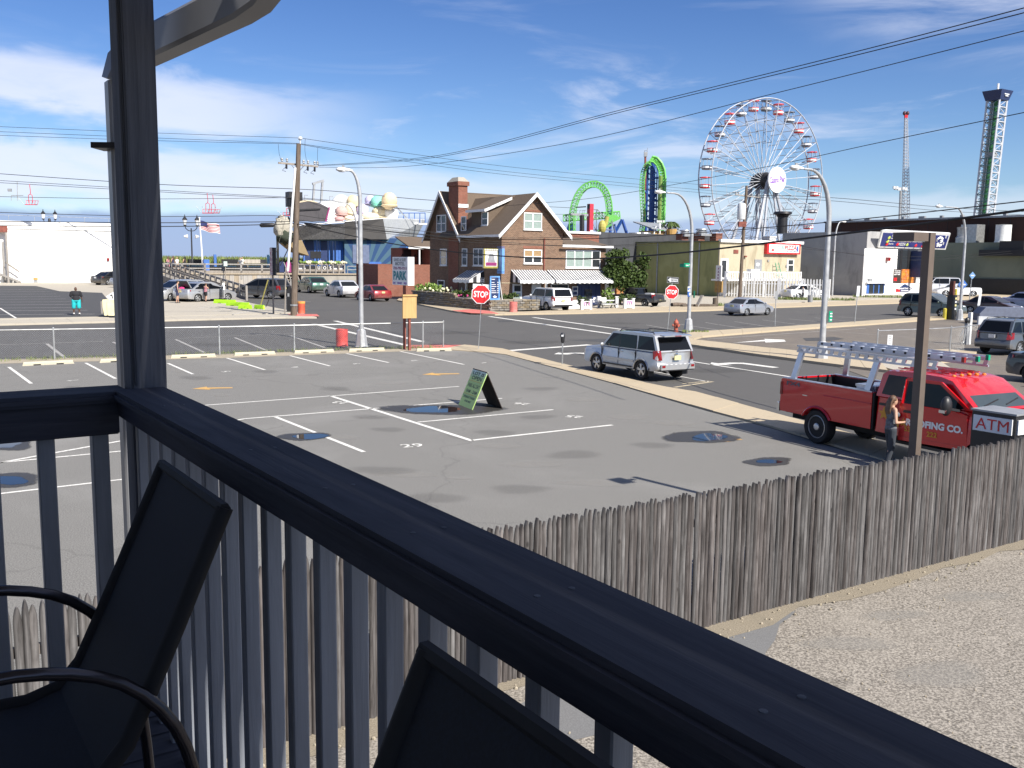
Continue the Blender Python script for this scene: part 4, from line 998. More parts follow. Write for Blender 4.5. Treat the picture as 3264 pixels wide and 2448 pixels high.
TO=G(2597,1414);TA=R(-63.5)
ua=Vector((math.cos(TA),math.sin(TA),0));na=Vector((-ua.y,ua.x,0))
TK=thing('roofing_truck','red roofing pickup truck with ladder rack, ladders and steel wheels','truck',(TO+na*.90),rz=TA)
hw=.90
def sidepoly(pts,y,th,name,mat,parent=TK):
 return MB().prism([Vector((x,y,z))for x,z in pts],(0,th,0)).build(name,mat,parent)
r=.405
bedo=[(-1.22,.62),(-1.24,.75),(-1.22,1.40),(-1.18,1.43),(1.62,1.43),(1.62,.62)]+[(x,z)for x,z in arch(0.0,r,.62)]
for sg in(-1,1):
 y0=sg*hw;mb=MB()
 mb.prism([Vector((x,y0,z))for x,z in bedo],(0,-sg*.11,0));o=mb.build('bed_side',red,TK)
 lip=[Vector((x*1.02,y0+sg*.012,z+.0))for x,z in arch(0.0,r*1.03,.62,14)]
 MB().tube(lip,.035,6).build('wheel_arch',red,TK,smooth=60)
 MB().box((.2,sg*(hw-.055),1.442),(2.80,.10,.025)).build('bed_rail',M['alu'],TK)
 sidepoly([(-1.225,1.02),(-1.245,1.04),(-1.235,1.34),(-1.17,1.34),(-1.15,1.04)],sg*(hw+.012),-sg*.14,'tail_light',M['tail'])
 MB().box((-.4,sg*(hw+.003),1.10),(.16,.012,.02)).build('badge',M['chrome'],TK)
 MB().tube([(.2,sg*(hw+.008),1.18),(1.6,sg*(hw+.008),1.18)],.012,6).build('crease',red,TK)
MB().box((-1.20,0,1.05),(.07,1.60,.78)).build('tailgate',red,TK)
MB().box((.2,0,.72),(2.7,1.56,.05)).build('bed_floor',M['under'],TK)
for sg in(-1,1):MB().box((.22,sg*(hw-.122),1.06),(2.72,.016,.70)).build('bed_liner',M['black'],TK)
MB().box((-1.155,0,1.05),(.016,1.54,.70)).build('bed_liner',M['black'],TK)
MB().box((1.60,0,1.05),(.05,1.60,.74)).build('bed_front',M['black'],TK)
for sg in(-1,1):MB().box((0,sg*.62,.92),(.9,.34,.36)).build('wheel_housing',M['under'],TK)
bp=[(-1.28,-.88,.60),(-1.42,-.84,.60),(-1.46,0,.60),(-1.42,.84,.60),(-1.28,.88,.60)]
MB().prism([Vector(p)for p in bp],(0,0,.20)).build('rear_bumper',M['chrome'],TK)
MB().prism([Vector((x*.985,y*.93,.80))for x,y,z in bp],(0,0,.015)).build('bumper_step',M['black'],TK)
MB().box((-1.15,0,.50),(.5,.10,.10)).beam((-1.2,-.3,.52),(-1.62,-.3,.52),.08,.06).build('hitch',M['black'],TK)
MB().box((1.8,0,.52),(6.0,1.0,.20)).build('frame',M['under'],TK)
lowo=[(1.70,.60),(1.69,1.40),(3.90,1.40),(4.32,1.36),(5.30,1.26),(5.42,1.10),(5.44,.62)]+arch(4.42,r,.60)
mb=loft_body([(x-3.57,z)for x,z in lowo],hw,3.75,fs=((1,.10,.05),(.96,.03,.012),(.8,.0,.0),(.4,0,0)),zmid=.7,nb=11)
mb.v=[(x+3.57,y,z)for x,y,z in mb.v];mb.build('cab_body',[red,M['under']],TK,smooth=38)
cs_=[(1.72,1.38),(1.78,1.86),(1.90,1.935),(2.6,1.975),(3.25,1.955),(3.52,1.90),(4.22,1.38)]
def chw(z):return.885-.13*max(0,min(1,(z-1.38)/.58))
mb=MB();n=len(cs_)
Lf=[Vector((x,chw(z),z))for x,z in cs_];Li=[Vector((x,chw(z)-.12,z+(.025 if 0<i<n-1 else 0)))for i,(x,z)in enumerate(cs_)]
vs=Lf+Li+[Vector((v.x,-v.y,v.z))for v in Li]+[Vector((v.x,-v.y,v.z))for v in Lf];fc=[]
for s_ in range(3):
 for i in range(n-1):fc.append((s_*n+i,s_*n+i+1,(s_+1)*n+i+1,(s_+1)*n+i))
fc+=[tuple(range(n)),tuple(3*n+i for i in range(n-1,-1,-1)),(0,n,2*n,3*n,4*n-1,3*n-1,2*n-1,n-1)]
mb.add(vs,fc).build('cab_roof',red,TK,smooth=32)
for k in range(7):MB().box((2.55,-.54+k*.18,2.0),(1.15,.035,.02)).build('roof_rib',red,TK)
for k in range(5):MB().ball((3.30,-.46+k*.23,1.985-.01*abs(k-2)),(.05,.045,.032),8,6).build('marker_light',M['amber'],TK,smooth=60)
for sg in(-1,1):
 for nm,w_ in(('side_window',[(1.86,1.44),(2.50,1.42),(2.52,1.86),(1.94,1.86)]),('side_window',[(2.66,1.40),(3.78,1.36),(3.98,1.46),(3.44,1.84),(2.66,1.87)])):
  if sg==-1 and w_[0][0]>2.6:continue
  MB().prism([Vector((x,sg*(chw(z)+.006),z))for x,z in w_],(0,-sg*.012,0)).build(nm,M['glass'],TK)
 MB().box((2.57,sg*(hw-.01),1.02),(.014,.04,.78)).build('door_seam',M['under'],TK)
 MB().box((1.655,sg*(hw-.03),1.02),(.05,.04,.80)).build('cab_gap',M['under'],TK)
 MB().box((1.95,sg*(hw+.012),1.22),(.20,.035,.05)).build('door_handle',M['black'],TK)
 MB().box((2.9,sg*(hw+.02),.50),(2.0,.20,.06)).build('running_board',M['black'],TK)
 MB().box((4.25,sg*(hw+.006),1.02),(.10,.02,.42)).build('fender_vent',M['chrome'],TK)
pts=[Vector((4.16,-.74,1.42)),Vector((4.16,.74,1.42)),Vector((3.56,.64,1.875)),Vector((3.56,-.64,1.875))]
nn=Vector((.455,0,.60)).normalized()
MB().prism([p+nn*.01 for p in pts],-nn*.014).build('windscreen',M['glass_lt'],TK)
MB().beam((4.12,-.55,1.47),(4.0,.0,1.56),.02,.02).beam((4.12,.1,1.47),(4.0,.6,1.56),.02,.02).build('wiper',M['black'],TK)
MB().prism([Vector((1.715,y,z))for y,z in((-.6,1.48),(.6,1.48),(.55,1.84),(-.55,1.84))],(-.02,0,0)).build('rear_window',M['glass'],TK)
DM=Matrix.Translation((4.05,-.90,0))@Matrix.Rotation(R(11),4,'Z')
def dq(x,z,y=0):return DM@Vector((x-4.05,y,z))
dv=DM.to_3x3()@Vector((0,.06,0))
dd=MB().prism([dq(*p)for p in((4.05,.58),(2.60,.58),(2.59,1.36),(3.78,1.33),(4.02,1.28))],dv).build('open_door',red,TK)
mb=MB()
fr=[(2.62,1.36),(2.66,1.86),(3.40,1.85),(4.0,1.40)]
for a_,b_2 in zip(fr,fr[1:]):mb.beam(dq(*a_,.0)+Vector((0,.04+.10*(a_[1]-1.36),0)),dq(*b_2,.0)+Vector((0,.04+.10*(b_2[1]-1.36),0)),.05,.06)
mb.build('window_frame',red,dd)
MB().prism([dq(2.68,1.36,.03),dq(3.75,1.34,.03),dq(3.95,1.42,.04),dq(3.40,1.82,.09),dq(2.70,1.83,.09)],dv*.15).build('door_window',M['glass'],dd)
MB().box(dq(2.80,1.20,-.02),(.20,.035,.05),rz=R(11)).build('door_handle',M['black'],dd)
MB().prism([dq(2.6,.66,-.012),dq(4.0,.66,-.012),dq(4.0,.60,-.012),dq(2.6,.60,-.012)],dv*.2).build('sill_trim',red,dd)
mp=dq(3.72,1.46,-.26)
mb=MB();mb.ball(mp,(.10,.13,.20),12,8);mb.build('mirror',M['black'],dd,smooth=60)
MB().beam(dq(3.85,1.36,0),mp+Vector((0,.05,-.05)),.05,.05).build('mirror_arm',M['black'],dd)
MB().box(mp+Vector((.02,-.12,-.10)),(.14,.05,.06)).build('mirror_glass',M['chrome'],dd)
dx=(DM.to_3x3()@Vector((1,0,0)))
lettering('ROOFING CO.',M['signwhite'],dd,dq(3.36,.985,-.006),dx,UP,w=1.20,h=.15,bold=.05)
gold=paint('gold_letters',(.55,.26,.03),.4,.3)
lettering('53',gold,dd,dq(2.80,.84,-.006),dx,UP,h=.11,bold=.03);lettering('222',gold,dd,dq(3.33,.80,-.006),dx,UP,h=.11,bold=.03)
def star(c,rad,xd,mat,parent,name='star'):
 mb=MB();n_=Vector(xd).cross(UP);pts=[Vector(c)+Vector(xd)*(math.sin(i*math.pi/5)*rad*(1 if i%2==0 else.42))+UP*(math.cos(i*math.pi/5)*rad*(1 if i%2==0 else.42))for i in range(10)]
 return mb.prism(pts,n_*.004).build(name,mat,parent)
star((1.98,-hw-.004,1.02),.16,(1,0,0),gold,TK);star(dq(2.70,.96,-.006),.10,dx,gold,dd)
star((2.30,-hw-.004,.92),.20,(1,0,0),gold,TK)
lettering('FX4',M['cloth_grey'],TK,(-.80,-hw-.003,1.33),(1,0,0),UP,w=.45,h=.10,bold=.03)
MB().box((1.30,0,1.40),(.55,1.50,.22)).build('tool_box',M['alu'],TK)
MB().box((1.30,0,1.53),(.58,1.54,.05)).build('tool_box_lid',M['alu'],TK)
for x in(-.84,1.46):
 for sg in(-1,1):
  MB().beam((x-.02,sg*(hw-.05),1.45),(x+.14,sg*(hw-.14),2.14),.15,.06,up=Vector((0,1,0))).build('rack_post',M['alu'],TK)
 MB().beam((x+.14,-hw+.12,2.15),(x+.14,hw-.12,2.15),.10,.05).build('rack_bar',M['alu'],TK)
for sg in(-1,1):
 y=sg*(hw-.12);mb=MB()
 mb.beam((-.86,y,2.245),(3.15,y,2.245),.035,.045);mb.beam((-.86,y,2.115),(3.15,y,2.115),.035,.045)
 nx=15
 for k in range(nx+1):
  x=-.84+k*(3.85/nx);mb.prism([Vector((x,y-.015,2.12)),Vector((x+.10,y-.015,2.12)),Vector((x+.15,y-.015,2.25)),Vector((x+.05,y-.015,2.25))],(0,.03,0))
 mb.build('rack_rail',M['alu'],TK)
def ladder(label,x0,x1,yc,z,w):
 c=TO+na*.90
 t=thing('ladder',label,'ladder',c+ua*x0+UP*z,rz=TA,group='ladders on the truck rack')
 L=x1-x0
 for sg in(-1,1):
  MB().box((L/2,yc+sg*w/2,.04),(L,.03,.085)).build('rail',M['alu'],t)
 me=MB().tube([(0,-w/2-.02,0),(0,w/2+.02,0)],.017,6).mesh('rung',[M['black']])
 me2=MB().tube([(0,-w/2,0),(0,w/2,0)],.018,6).mesh('rung',[M['alu']])
 k=.15
 while k<L-.1:
  link_mesh('rung',me2,t,(k,yc,.045))
  for sg in(-1,1):link_mesh('rung_end',MB_end,t,(k,yc+sg*(w/2+.018),.045))
  k+=.305
 for sg in(-1,1):MB().box((L+.03,yc+sg*w/2,.04),(.07,.06,.11)).build('foot',M['tail']if sg<0 else M['signgreen'],t)
MB_end=MB().box((0,0,0),(.05,.012,.05)).mesh('rung_end',[M['black']])
ladder('aluminium extension ladder on the truck rack, near side',-.55,3.45,-.22,2.28,.42);ladder('aluminium extension ladder on the truck rack, far side',-.35,3.3,.30,2.28,.40)
for x in(0,4.42):
 for sg in(-1,1):add_wheel(TK,x,sg*(hw-.13),r,.27,0,M['steelrim'])
for sg in(-1,1):MB().box((5.40,sg*.66,1.05),(.10,.34,.18)).build('headlight',M['lens'],TK)
MB().box((5.44,0,.98),(.06,.95,.36)).build('grille',M['chrome'],TK)
MB().box((5.48,0,.62),(.14,1.75,.22)).build('front_bumper',M['chrome'],TK)
# brick house at the corner (local x along the front, y to the back)
HO=G(1597,978);HO.z=0
HOUSE=thing('brick_house','brown brick house with steep shingled gables, chimney and striped awnings','house',HO,rz=AX)
HR=Matrix.Rotation(AX,3,'Z')
HRi=HR.inverted()
def loc_of(w):return HRi@(Vector(w)-HO)
def hf(px,py,y=0.0):
 p=loc_of(onplane(px,py,HO-E2*y,E1));return p.x,p.z
def hs(px,py,x=0.0):
 p=loc_of(onplane(px,py,HO+E1*x,E2));return p.y,p.z
X1=hf(1793,800)[0];X2=hf(1930,850)[0]
ZE=hf(1597,731)[1];ZA=hf(1709,616)[1]
YA=hs(1467,800)[0];YB=hs(1370,800)[0];YM=(YA+YB)/2+.3
ZR=hs(1435,606)[1];ZEB=hs(1362,700)[1]
ZR=max(ZA,min(ZR,ZA+.6))
xm=X1/2
def hpart(mb,name,mat,smooth=None,parent=None):return mb.build(name,mat,parent or HOUSE,smooth=smooth)
mb=MB()
mb.prism([Vector((0,0,0)),Vector((X1,0,0)),Vector((X1,0,ZE)),Vector((xm,0,ZA-.25)),Vector((0,0,ZE))],(0,YA,0))
hpart(mb,'wall',M['brick_house'])
mb=MB();mb.prism([Vector((.01,YA-.01,0)),Vector((.01,YB,0)),Vector((.01,YB,ZE+.2)),Vector((.01,YM,ZR-.3)),Vector((.01,YA-.01,ZE+.2))],(X1+1.5,0,0))
hpart(mb,'wall',M['brick_house'])
ZX=hf(1860,788)[1]
mb=MB();mb.box(((X1+X2)/2,YA*.45+.01,ZX/2),(X2-X1,YA*.9,ZX));hpart(mb,'wall',M['brick_house'])
mb=MB();mb.prism([Vector((X1-.1,.3,ZX+.02)),Vector((X2+.55,-.45,ZX+.02)),Vector((X2+.55,YA*.9,ZX+.02)),Vector((X1-.1,YA*.9,ZX+.02))],(0,0,.10));hpart(mb,'roof',M['shingle'])
mb=MB();v=[Vector((X1+.02,-.2,ZX+.125)),Vector((X2+.4,-.25,ZX+.125)),Vector((X2+.3,YA*.6,ZX+1.0)),Vector((X1+.02,YA*.6,ZX+1.0))];mb.prism(v,(0,0,.05));hpart(mb,'roof',M['shingle'])
MBx=MB().box(((X1+X2)/2+.1,-.47,ZX+.08),(X2-X1+.9,.06,.22));hpart(MBx,'fascia',M['white'])
XB=hf(1891,760,5)[0];ZB1=hf(1850,744,YA*.7)[1]
mb=MB();mb.box(((X1+XB)/2+.3,YA*.9,ZB1/2),(XB-X1+.6,4.0,ZB1));hpart(mb,'wall',M['brick_red'])
hpart(MB().box(((X1+XB)/2+.3,YA*.9-2.02,ZB1+.07),(XB-X1+.8,.30,.22)),'fascia',M['white'])
def roofslab(p,q,r_,s_,name='roof',mat='shingle',th=.14):
 p,q,r_,s_=map(Vector,(p,q,r_,s_));n=(q-p).cross(s_-p).normalized();n=n if n.z>0 else-n
 return hpart(MB().prism([p,q,r_,s_],n*-th),name,M[mat])
oh=.55;sl=(ZA-ZE)/xm;ov=.6
roofslab((-ov,-oh,ZE-ov*sl*.85),(xm,-oh,ZA),(xm,YM,ZA),(-ov,YM,ZE-ov*sl*.85))
roofslab((X1+ov,-oh,ZE-ov*sl*.85),(xm,-oh,ZA),(xm,YM,ZA),(X1+ov,YM,ZE-ov*sl*.85))
sl2=(ZR-ZE-.2)/(YB-YM);xl,xr_=-.45,X1+2.0
roofslab((xl,YA-.75,ZE+.2-.75*sl2),(xr_,YA-.75,ZE+.2-.75*sl2),(xr_,YM,ZR),(xl,YM,ZR))
roofslab((xl,YB+.75,ZE+.2-.75*sl2),(xr_,YB+.75,ZE+.2-.75*sl2),(xr_,YM,ZR),(xl,YM,ZR))
def rake(a,b,w=.34,d=.08):
 a,b=Vector(a),Vector(b);m_=MB();ax=Vector((0,1,0))if abs((b-a).y)<.01 else Vector((1,0,0))
 t_=Vector((0,0,-w));m_.prism([a+Vector((0,0,.03)),b+Vector((0,0,.03)),b+t_,a+t_],ax*-d);return hpart(m_,'rake_board',M['white'])
rake((-ov-.05,-oh-.005,ZE-ov*sl*.85),(xm,-oh-.005,ZA+.03));rake((X1+ov+.05,-oh-.005,ZE-ov*sl*.85),(xm,-oh-.005,ZA+.03))
rake((xl-.005,YA-.78,ZE+.2-.75*sl2),(xl-.005,YM,ZR));rake((xl-.005,YB+.78,ZE+.2-.75*sl2),(xl-.005,YM,ZR))
hpart(MB().box((-ov-.05,(YA-1)/2,ZE-ov*sl*.85-.08),(.07,YA+.1,.22)),'gutter',M['white'])
dy0=hs(1556,700,.6)[0];dy1=hs(1528,700,.6)[0];dz1=hs(1540,670,.4)[1]
zd0=ZE+.3;dx0=.45
mb=MB();mb.prism([Vector((dx0,dy0-.2,zd0-.3)),Vector((dx0,dy0-.2,dz1)),Vector((xm-.3,dy0-.2,ZA-.5))],(0,dy1-dy0+1.4,0));hpart(mb,'dormer_wall',M['shingle'])
roofslab((dx0-.5,dy0-.45,dz1+.02),(dx0-.5,dy1+1.5,dz1+.02),(xm,dy1+1.5,ZA-.02),(xm,dy0-.45,ZA-.02),'dormer_roof',th=.10)
hpart(MB().box((dx0-.52,(dy0+dy1)/2+.5,dz1-.05),(.06,dy1-dy0+1.95,.24)),'fascia',M['white'])
rk=MB().prism([Vector((dx0-.5,dy0-.46,dz1+.06)),Vector((xm-.5,dy0-.46,ZA-.22)),Vector((xm-.5,dy0-.46,ZA-.48)),Vector((dx0-.5,dy0-.46,dz1-.2))],(0,-.07,0));hpart(rk,'rake_board',M['white'])
cy0,cy1=hs(1462,620)[0],hs(1431,620)[0]
cw=hf(1491,640,cy0)[0]
czt=hs(1455,578)[1]
mb=MB();mb.box((cw/2-.03,(cy0+cy1)/2,czt/2),(cw,cy1-cy0,czt));ch=hpart(mb,'chimney',M['brick_red'])
mb=MB();mb.box((cw/2-.03,(cy0+cy1)/2,czt-.22),(cw+.26,cy1-cy0+.28,.40));hpart(mb,'chimney_cap',M['brick_red'],parent=ch)
tp=[(-.75,-.75),(.75,-.75),(.75,.75),(-.75,.75)];cc=(cy0+cy1)/2;kk=(cy1-cy0+.2)/1.5
vs=[Vector((cw/2-.03+a*(cw+.2)/1.5,cc+b*kk,czt-.02))for a,b in tp]+[Vector((cw/2-.03+a*(cw+.2)/1.5*.55,cc+b*kk*.55,czt+.42))for a,b in tp]
hpart(MB().add(vs,[(0,1,5,4),(1,2,6,5),(2,3,7,6),(3,0,4,7),(4,5,6,7),(3,2,1,0)]),'chimney_crown',M['kerb'],parent=ch)
hpart(MB().box((cw/2,cy0-.03,ZR-1.55),(cw+.1,.06,.35)),'flashing',M['offwhite'],parent=ch)
def window(parent,axis,a0,a1,z0,z1,panes=1,pos=0.0,glass='winglass',glass_low=None,nrm=-1,fw=.09):
 def V(a,z,d):
  return Vector((a,pos+nrm*d,z))if axis=='x'else Vector((pos+nrm*d,a,z))
 def bx(m_,a,b,za,zb,d0,d1):
  m_.prism([V(a,za,d0),V(b,za,d0),V(b,zb,d0),V(a,zb,d0)],V(0,0,d1)-V(0,0,d0))
 if a0>a1:a0,a1=a1,a0
 if z0>z1:z0,z1=z1,z0
 f=MB()
 for(p,q,r_,s_)in((a0,a0+fw,z0,z1),(a1-fw,a1,z0,z1),(a0+fw,a1-fw,z0,z0+fw),(a0+fw,a1-fw,z1-fw,z1)):bx(f,p,q,r_,s_,.004,.07)
 w=(a1-a0)/panes
 for k in range(1,panes):bx(f,a0+w*k-fw*.7,a0+w*k+fw*.7,z0+fw,z1-fw,.004,.065)
 fo=f.build('window',M['white'],parent)
 for k in range(panes):
  x0,x1=a0+w*k+fw*.7,a0+w*(k+1)-fw*.7;zm=(z0+z1)/2
  s=MB();bx(s,x0,x1,zm-.035,zm+.035,.004,.05);s.build('sash_bar',M['white'],fo)
  g=MB();bx(g,x0,x1,zm+.035,z1-fw,.004,.02);g.build('pane',M[glass if not isinstance(glass,list)else glass[k]],fo)
  g=MB();bx(g,x0,x1,z0+fw,zm-.035,.004,.02);g.build('pane',M[(glass_low or glass)if not isinstance(glass_low or glass,list)else(glass_low or glass)[k]],fo)
 s=MB();bx(s,a0-.06,a1+.06,z0-.09,z0-.002,.004,.13);s.build('sill',M['white']if parent is not HOUSE else M['offwhite'],fo)
 return fo
def wf(px0,py0,px1,py1,**k):
 x0,z1=hf(px0,py0);x1,z0=hf(px1,py1);return window(HOUSE,'x',x0,x1,z0,z1,**k)
def ws(px0,py0,px1,py1,pos=0.0,**k):
 y0,z1=hs(px0,py0,pos);y1,z0=hs(px1,py1,pos);return window(HOUSE,'y',y0,y1,z0,z1,pos=pos,**k)
wf(1669,677,1726,733,panes=2,glass='blind');wf(1669,795,1726,840,panes=2,glass='blindtan',glass_low='winglass')
wf(1803,797,1912,854,panes=4,glass=['blind','blind','blind','winglass'])
ws(1393,686,1423,739,panes=2);ws(1471,690,1487,737);ws(1404,793,1425,846);ws(1474,792,1490,847);ws(1510,792,1543,847,panes=2);ws(1396,892,1418,925)
ws(1537,676,1556,718,pos=dx0)
for a in((1667,668,1728,676),(1667,784,1728,793)):
 x0,z1=hf(a[0],a[1]);x1,z0=hf(a[2],a[3]);hpart(MB().box(((x0+x1)/2,-.012,(z0+z1)/2),(x1-x0,.05,z1-z0)),'lintel',M['brick_red'])
zs=hf(1597,902)[1];hpart(MB().box((X1*.2,-.02,zs),(X1*.4,.05,.07)),'string_course',M['walk'])
x,z=hf(1734,760);x_,z_=hf(1734,905);hpart(MB().tube([(x,-.09,z),(x,-.09,z_)],.07,8),'drainpipe',M['rust'])
def door(px0,py0,px1,py1,mat='white',glass=True):
 x0,z1=hf(px0,py0);x1,z0=hf(px1,py1)
 d=hpart(MB().box(((x0+x1)/2,-.04,(z0+z1)/2),(x1-x0,.08,z1-z0)),'door',M[mat])
 if glass:
  zm=z0+(z1-z0)*.52
  hpart(MB().box(((x0+x1)/2,-.085,(zm+z1)/2-.05),((x1-x0)*.66,.02,(z1-zm)*.72)),'pane',M['winglass'],parent=d)
  hpart(MB().box(((x0+x1)/2,-.085,(zm+z0)/2),((x1-x0)*.66,.02,(zm-z0)*.7)),'pane',M['blind'],parent=d)
 return d
door(1633,905,1662,957);door(1694,906,1723,957,'offwhite',False)
x0,z1=hf(1755,905);x1,z0=hf(1811,957);window(HOUSE,'x',x0,x1,z0+.3,z1)
x0,z1=hf(1839,900);x1,z0=hf(1912,975);d=hpart(MB().box(((x0+x1)/2,-.03,z1/2),(x1-x0,.06,z1)),'entrance',M['navy'])
hpart(MB().box(((x0+x1)/2-.1,-.07,z1*.45),(.9,.04,z1*.5)),'pane',M['winglass'],parent=d)
for f_ in(.2,.5,.8):hpart(MB().box((x0+(x1-x0)*f_,-.07,z1*.45),(.06,.04,z1*.8)),'mullion',M['navy'],parent=d)
x0,z1=hf(1736,900);x1,z0=hf(1743,975);hpart(MB().box(((x0+x1)/2,-.06,z1/2),(.22,.10,z1)),'pilaster',M['white'])
x0,z1=hf(1823,913);x1,z0=hf(1840,942)
d=hpart(MB().box(((x0+x1)/2,-.06,(z0+z1)/2),(x1-x0,.06,z1-z0)),'notice_board',M['white'])
for q in(.27,.73):hpart(MB().box(((x0+x1)/2,-.095,z0+(z1-z0)*q),((x1-x0)*.74,.02,(z1-z0)*.36)),'poster',M['navy'],parent=d)
def awning(ax,a0,a1,zt,zb,out,val,n,label,pos=0.0,nrm=-1,sidepanel=True,dark=False):
 def V(a,z,d):return Vector((a,pos+nrm*d,z))if ax=='x'else Vector((pos+nrm*d,a,z))
 c=HR@V((a0+a1)/2,zb,0)+HO
 t=thing('awning',label,'awning',c,rz=AX,group='striped awnings on the brick house')
 Mi=Matrix.Translation(-(HRi@(c-HO)))
 w=(a1-a0)/n
 for k in range(n):
  m_=M['awnwhite']if k%2==0 else M['signgrey2']
  b0,b1=a0+w*k,a0+w*(k+1)
  mb=MB();mb.prism([V(b0,zt,.02),V(b1,zt,.02),V(b1,zb,out),V(b0,zb,out)],V(0,-.02,0)-V(0,0,0));mb.v=[tuple(Mi@Vector(v))for v in mb.v];mb.build('stripe',m_,t)
 mb=MB();ns=max(6,n)
 for k in range(ns):
  b0=a0+(a1-a0)*k/ns;b1=a0+(a1-a0)*(k+1)/ns;sag=.03*math.sin(k*1.7)
  mb.prism([V(b0,zb-.01,out+.004),V(b1,zb-.01,out+.004),V(b1,zb-val*.8+sag,out+.004),V((b0+b1)/2,zb-val+sag,out+.004),V(b0,zb-val*.8+sag,out+.004)],V(0,0,.012)-V(0,0,0))
 mb.v=[tuple(Mi@Vector(v))for v in mb.v];mb.build('valance',M['white'],t)
 for a in(a0,a1):
  mb=MB()
  for k in range(4):
   u0,u1=k/4,(k+1)/4
   mb2=MB();mb2.prism([V(a,zt+(zb-zt)*u0,out*u0),V(a,zt+(zb-zt)*u1,out*u1),V(a,zb-val*.7,out*u1),V(a,zb-val*.7,out*u0)],V(.012,0,0)-V(0,0,0));mb2.v=[tuple(Mi@Vector(v))for v in mb2.v];mb2.build('side_panel',M['white']if k%2 else M['signgrey2'],t)
 return t
M['signgrey2']=paint('awning_charcoal',(0.035,0.035,0.04),0.8);M['awnwhite']=paint('awning_white',(0.60,0.60,0.60),0.8)
a0=hf(1628,870)[0];a1=hf(1733,870)[0];zt=hf(1660,860)[1];b0=hf(1755,880)[0]
zb=hf(1690,893,-1.6)[1]
awning('x',a0,a1+.1,zt,zb,1.6,.32,27,'left grey and white striped awning over the house door')
awning('x',a1+.35,hf(1923,870)[0],zt,zb,1.6,.32,45,'long grey and white striped awning over the dark entrance')
y0=hs(1475,880)[0];y1=hs(1543,880)[0];zt2=hs(1510,862)[1]
awning('y',y1,hs(1505,862)[0]+.9,zt2,hs(1500,893,-1.6)[1],1.6,.30,13,'small shaded striped awning on the side of the house')
pts=[hs(1487,872)];P_=[]
for X,Y in((1487,868),(1488,880),(1487,893),(1491,908),(1490,924),(1483,932),(1476,926),(1475,914)):
 y,z=hs(X,Y);P_.append(HO+HR@Vector((-.12,y,z)))
t=thing('hook_ornament','white fish-hook shaped ornament on the dark side wall of the house','ornament',P_[3])
MB().tube(P_,[.05,.09,.08,.15,.14,.10,.07,.02],8).build('hook',M['white'],t,True,smooth=60)
K=G(1562,994);K.z=.06
GW=thing('garden_wall','low garden wall of tan concrete blocks round the house corner','wall',K,rz=AX)
bmesh_b={}
def course(n,L0,axis,rows,h,d,tops,skip=0):
 key=(L0,);base=MB().box((0,0,0),(L0-.02,d,h-.018)).mesh('block',M['block'])
 bm=bmesh.new();bm.from_mesh(base);bmesh.ops.bevel(bm,geom=bm.edges[:],offset=.02,segments=1,affect='EDGES');bm.to_mesh(base);bm.free()
 for i in range(rows):
  for k in range(n):
   if tops and i>=tops(k):continue
   s_=(k+.5+(.5 if i%2 else 0))*L0;j=rnd.uniform(-.03,.03)
   o=link_mesh('block',base,GW,(s_,d/2+j,(i+.5)*h)if axis=='x'else(d/2+j,s_+d,(i+.5)*h))
   if axis=='y':o.rotation_euler=(0,0,math.pi/2)
HGT=ZT(959,K)-.0
nx=int(((G(1730,990)-K).length)/.46);Ly=0
pq=onplane(1318,940,K,E2);Ly=(pq-K).length;ny=int(Ly/.46)
h5=HGT/5
course(nx,.46,'x',5,h5,.3,None)
course(ny,.46,'y',5,h5,.3,None)
hc=[ny*.30]
course(int(ny*.62),.46,'y',1,h5,.3,None)
for k in range(int(ny*.45),ny):
 pass
mbase=MB();mbase.box((nx*.23,.2,HGT/2-.03),(nx*.46-.1,.1,HGT-.1));mbase.box((.2,ny*.23,HGT/2-.03),(.1,ny*.46-.1,HGT-.1));mbase.build('mortar',M['kerb'],GW)
for i in range(2):
 for k in range(int(ny*.42),ny):
  me=[o_.data for o_ in GW.children[:1]][0];o=link_mesh('block',me,GW,(.15+rnd.uniform(-.02,.02),(k+.5+.5*(i%2))*.46+.3,HGT+(i+.5)*h5));o.rotation_euler=(0,0,math.pi/2)
mb=MB();mb.prism([Vector((.25,.25,HGT-.06)),Vector((nx*.46,.25,HGT-.06)),Vector((nx*.46,3,HGT-.06)),Vector((2.2,ny*.46,HGT-.06)),Vector((.25,ny*.46,HGT-.06))],(0,0,-.1));mb.build('soil',M['sandstrip'],GW)
AO=P(1205,900,106.0);AO.z=0
AN=thing('brick_annex','low red brick annex with a recessed upper gallery behind the garden','building',AO,rz=AX)
def an(px,py,y=0.0):
 p=HRi@(onplane(px,py,AO-E2*y,E1)-AO);return p.x,p.z
xe=an(1397,900)[0];zt=an(1300,843)[1]
MB().box((xe/2,3,zt/2),(xe,6,zt)).build('wall',M['brick_red'],AN)
z2=an(1350,790)[1];xl_=an(1294,800,2)[0]
MB().box(((xl_+xe+2)/2,4.5,(zt+z2)/2),(xe+2-xl_,3,z2-zt)).build('gallery_wall',M['brick_red'],AN)
MB().box((xe-.1,1.6,(zt+z2)/2),(1.0,3.1,z2-zt)).build('gallery_wall',M['brick_red'],AN)
mb=MB();mb.prism([Vector((xl_-.4,.4,z2)),Vector((xe+1.2,.4,z2)),Vector((xe+3.0,4,z2+1.2)),Vector((xl_-.4,4,z2+1.2))],(0,0,.12));mb.build('roof',M['shingle'],AN)
MB().box(((xl_+xe)/2,.36,z2+.0),(xe-xl_+1.0,.08,.26)).build('fascia',M['white'],AN)
rk_=MB().beam((xe+.6,.3,z2+.05),(xe+2.6,.3,z2+1.0),.1,.3);rk_.build('rake_board',M['white'],AN)
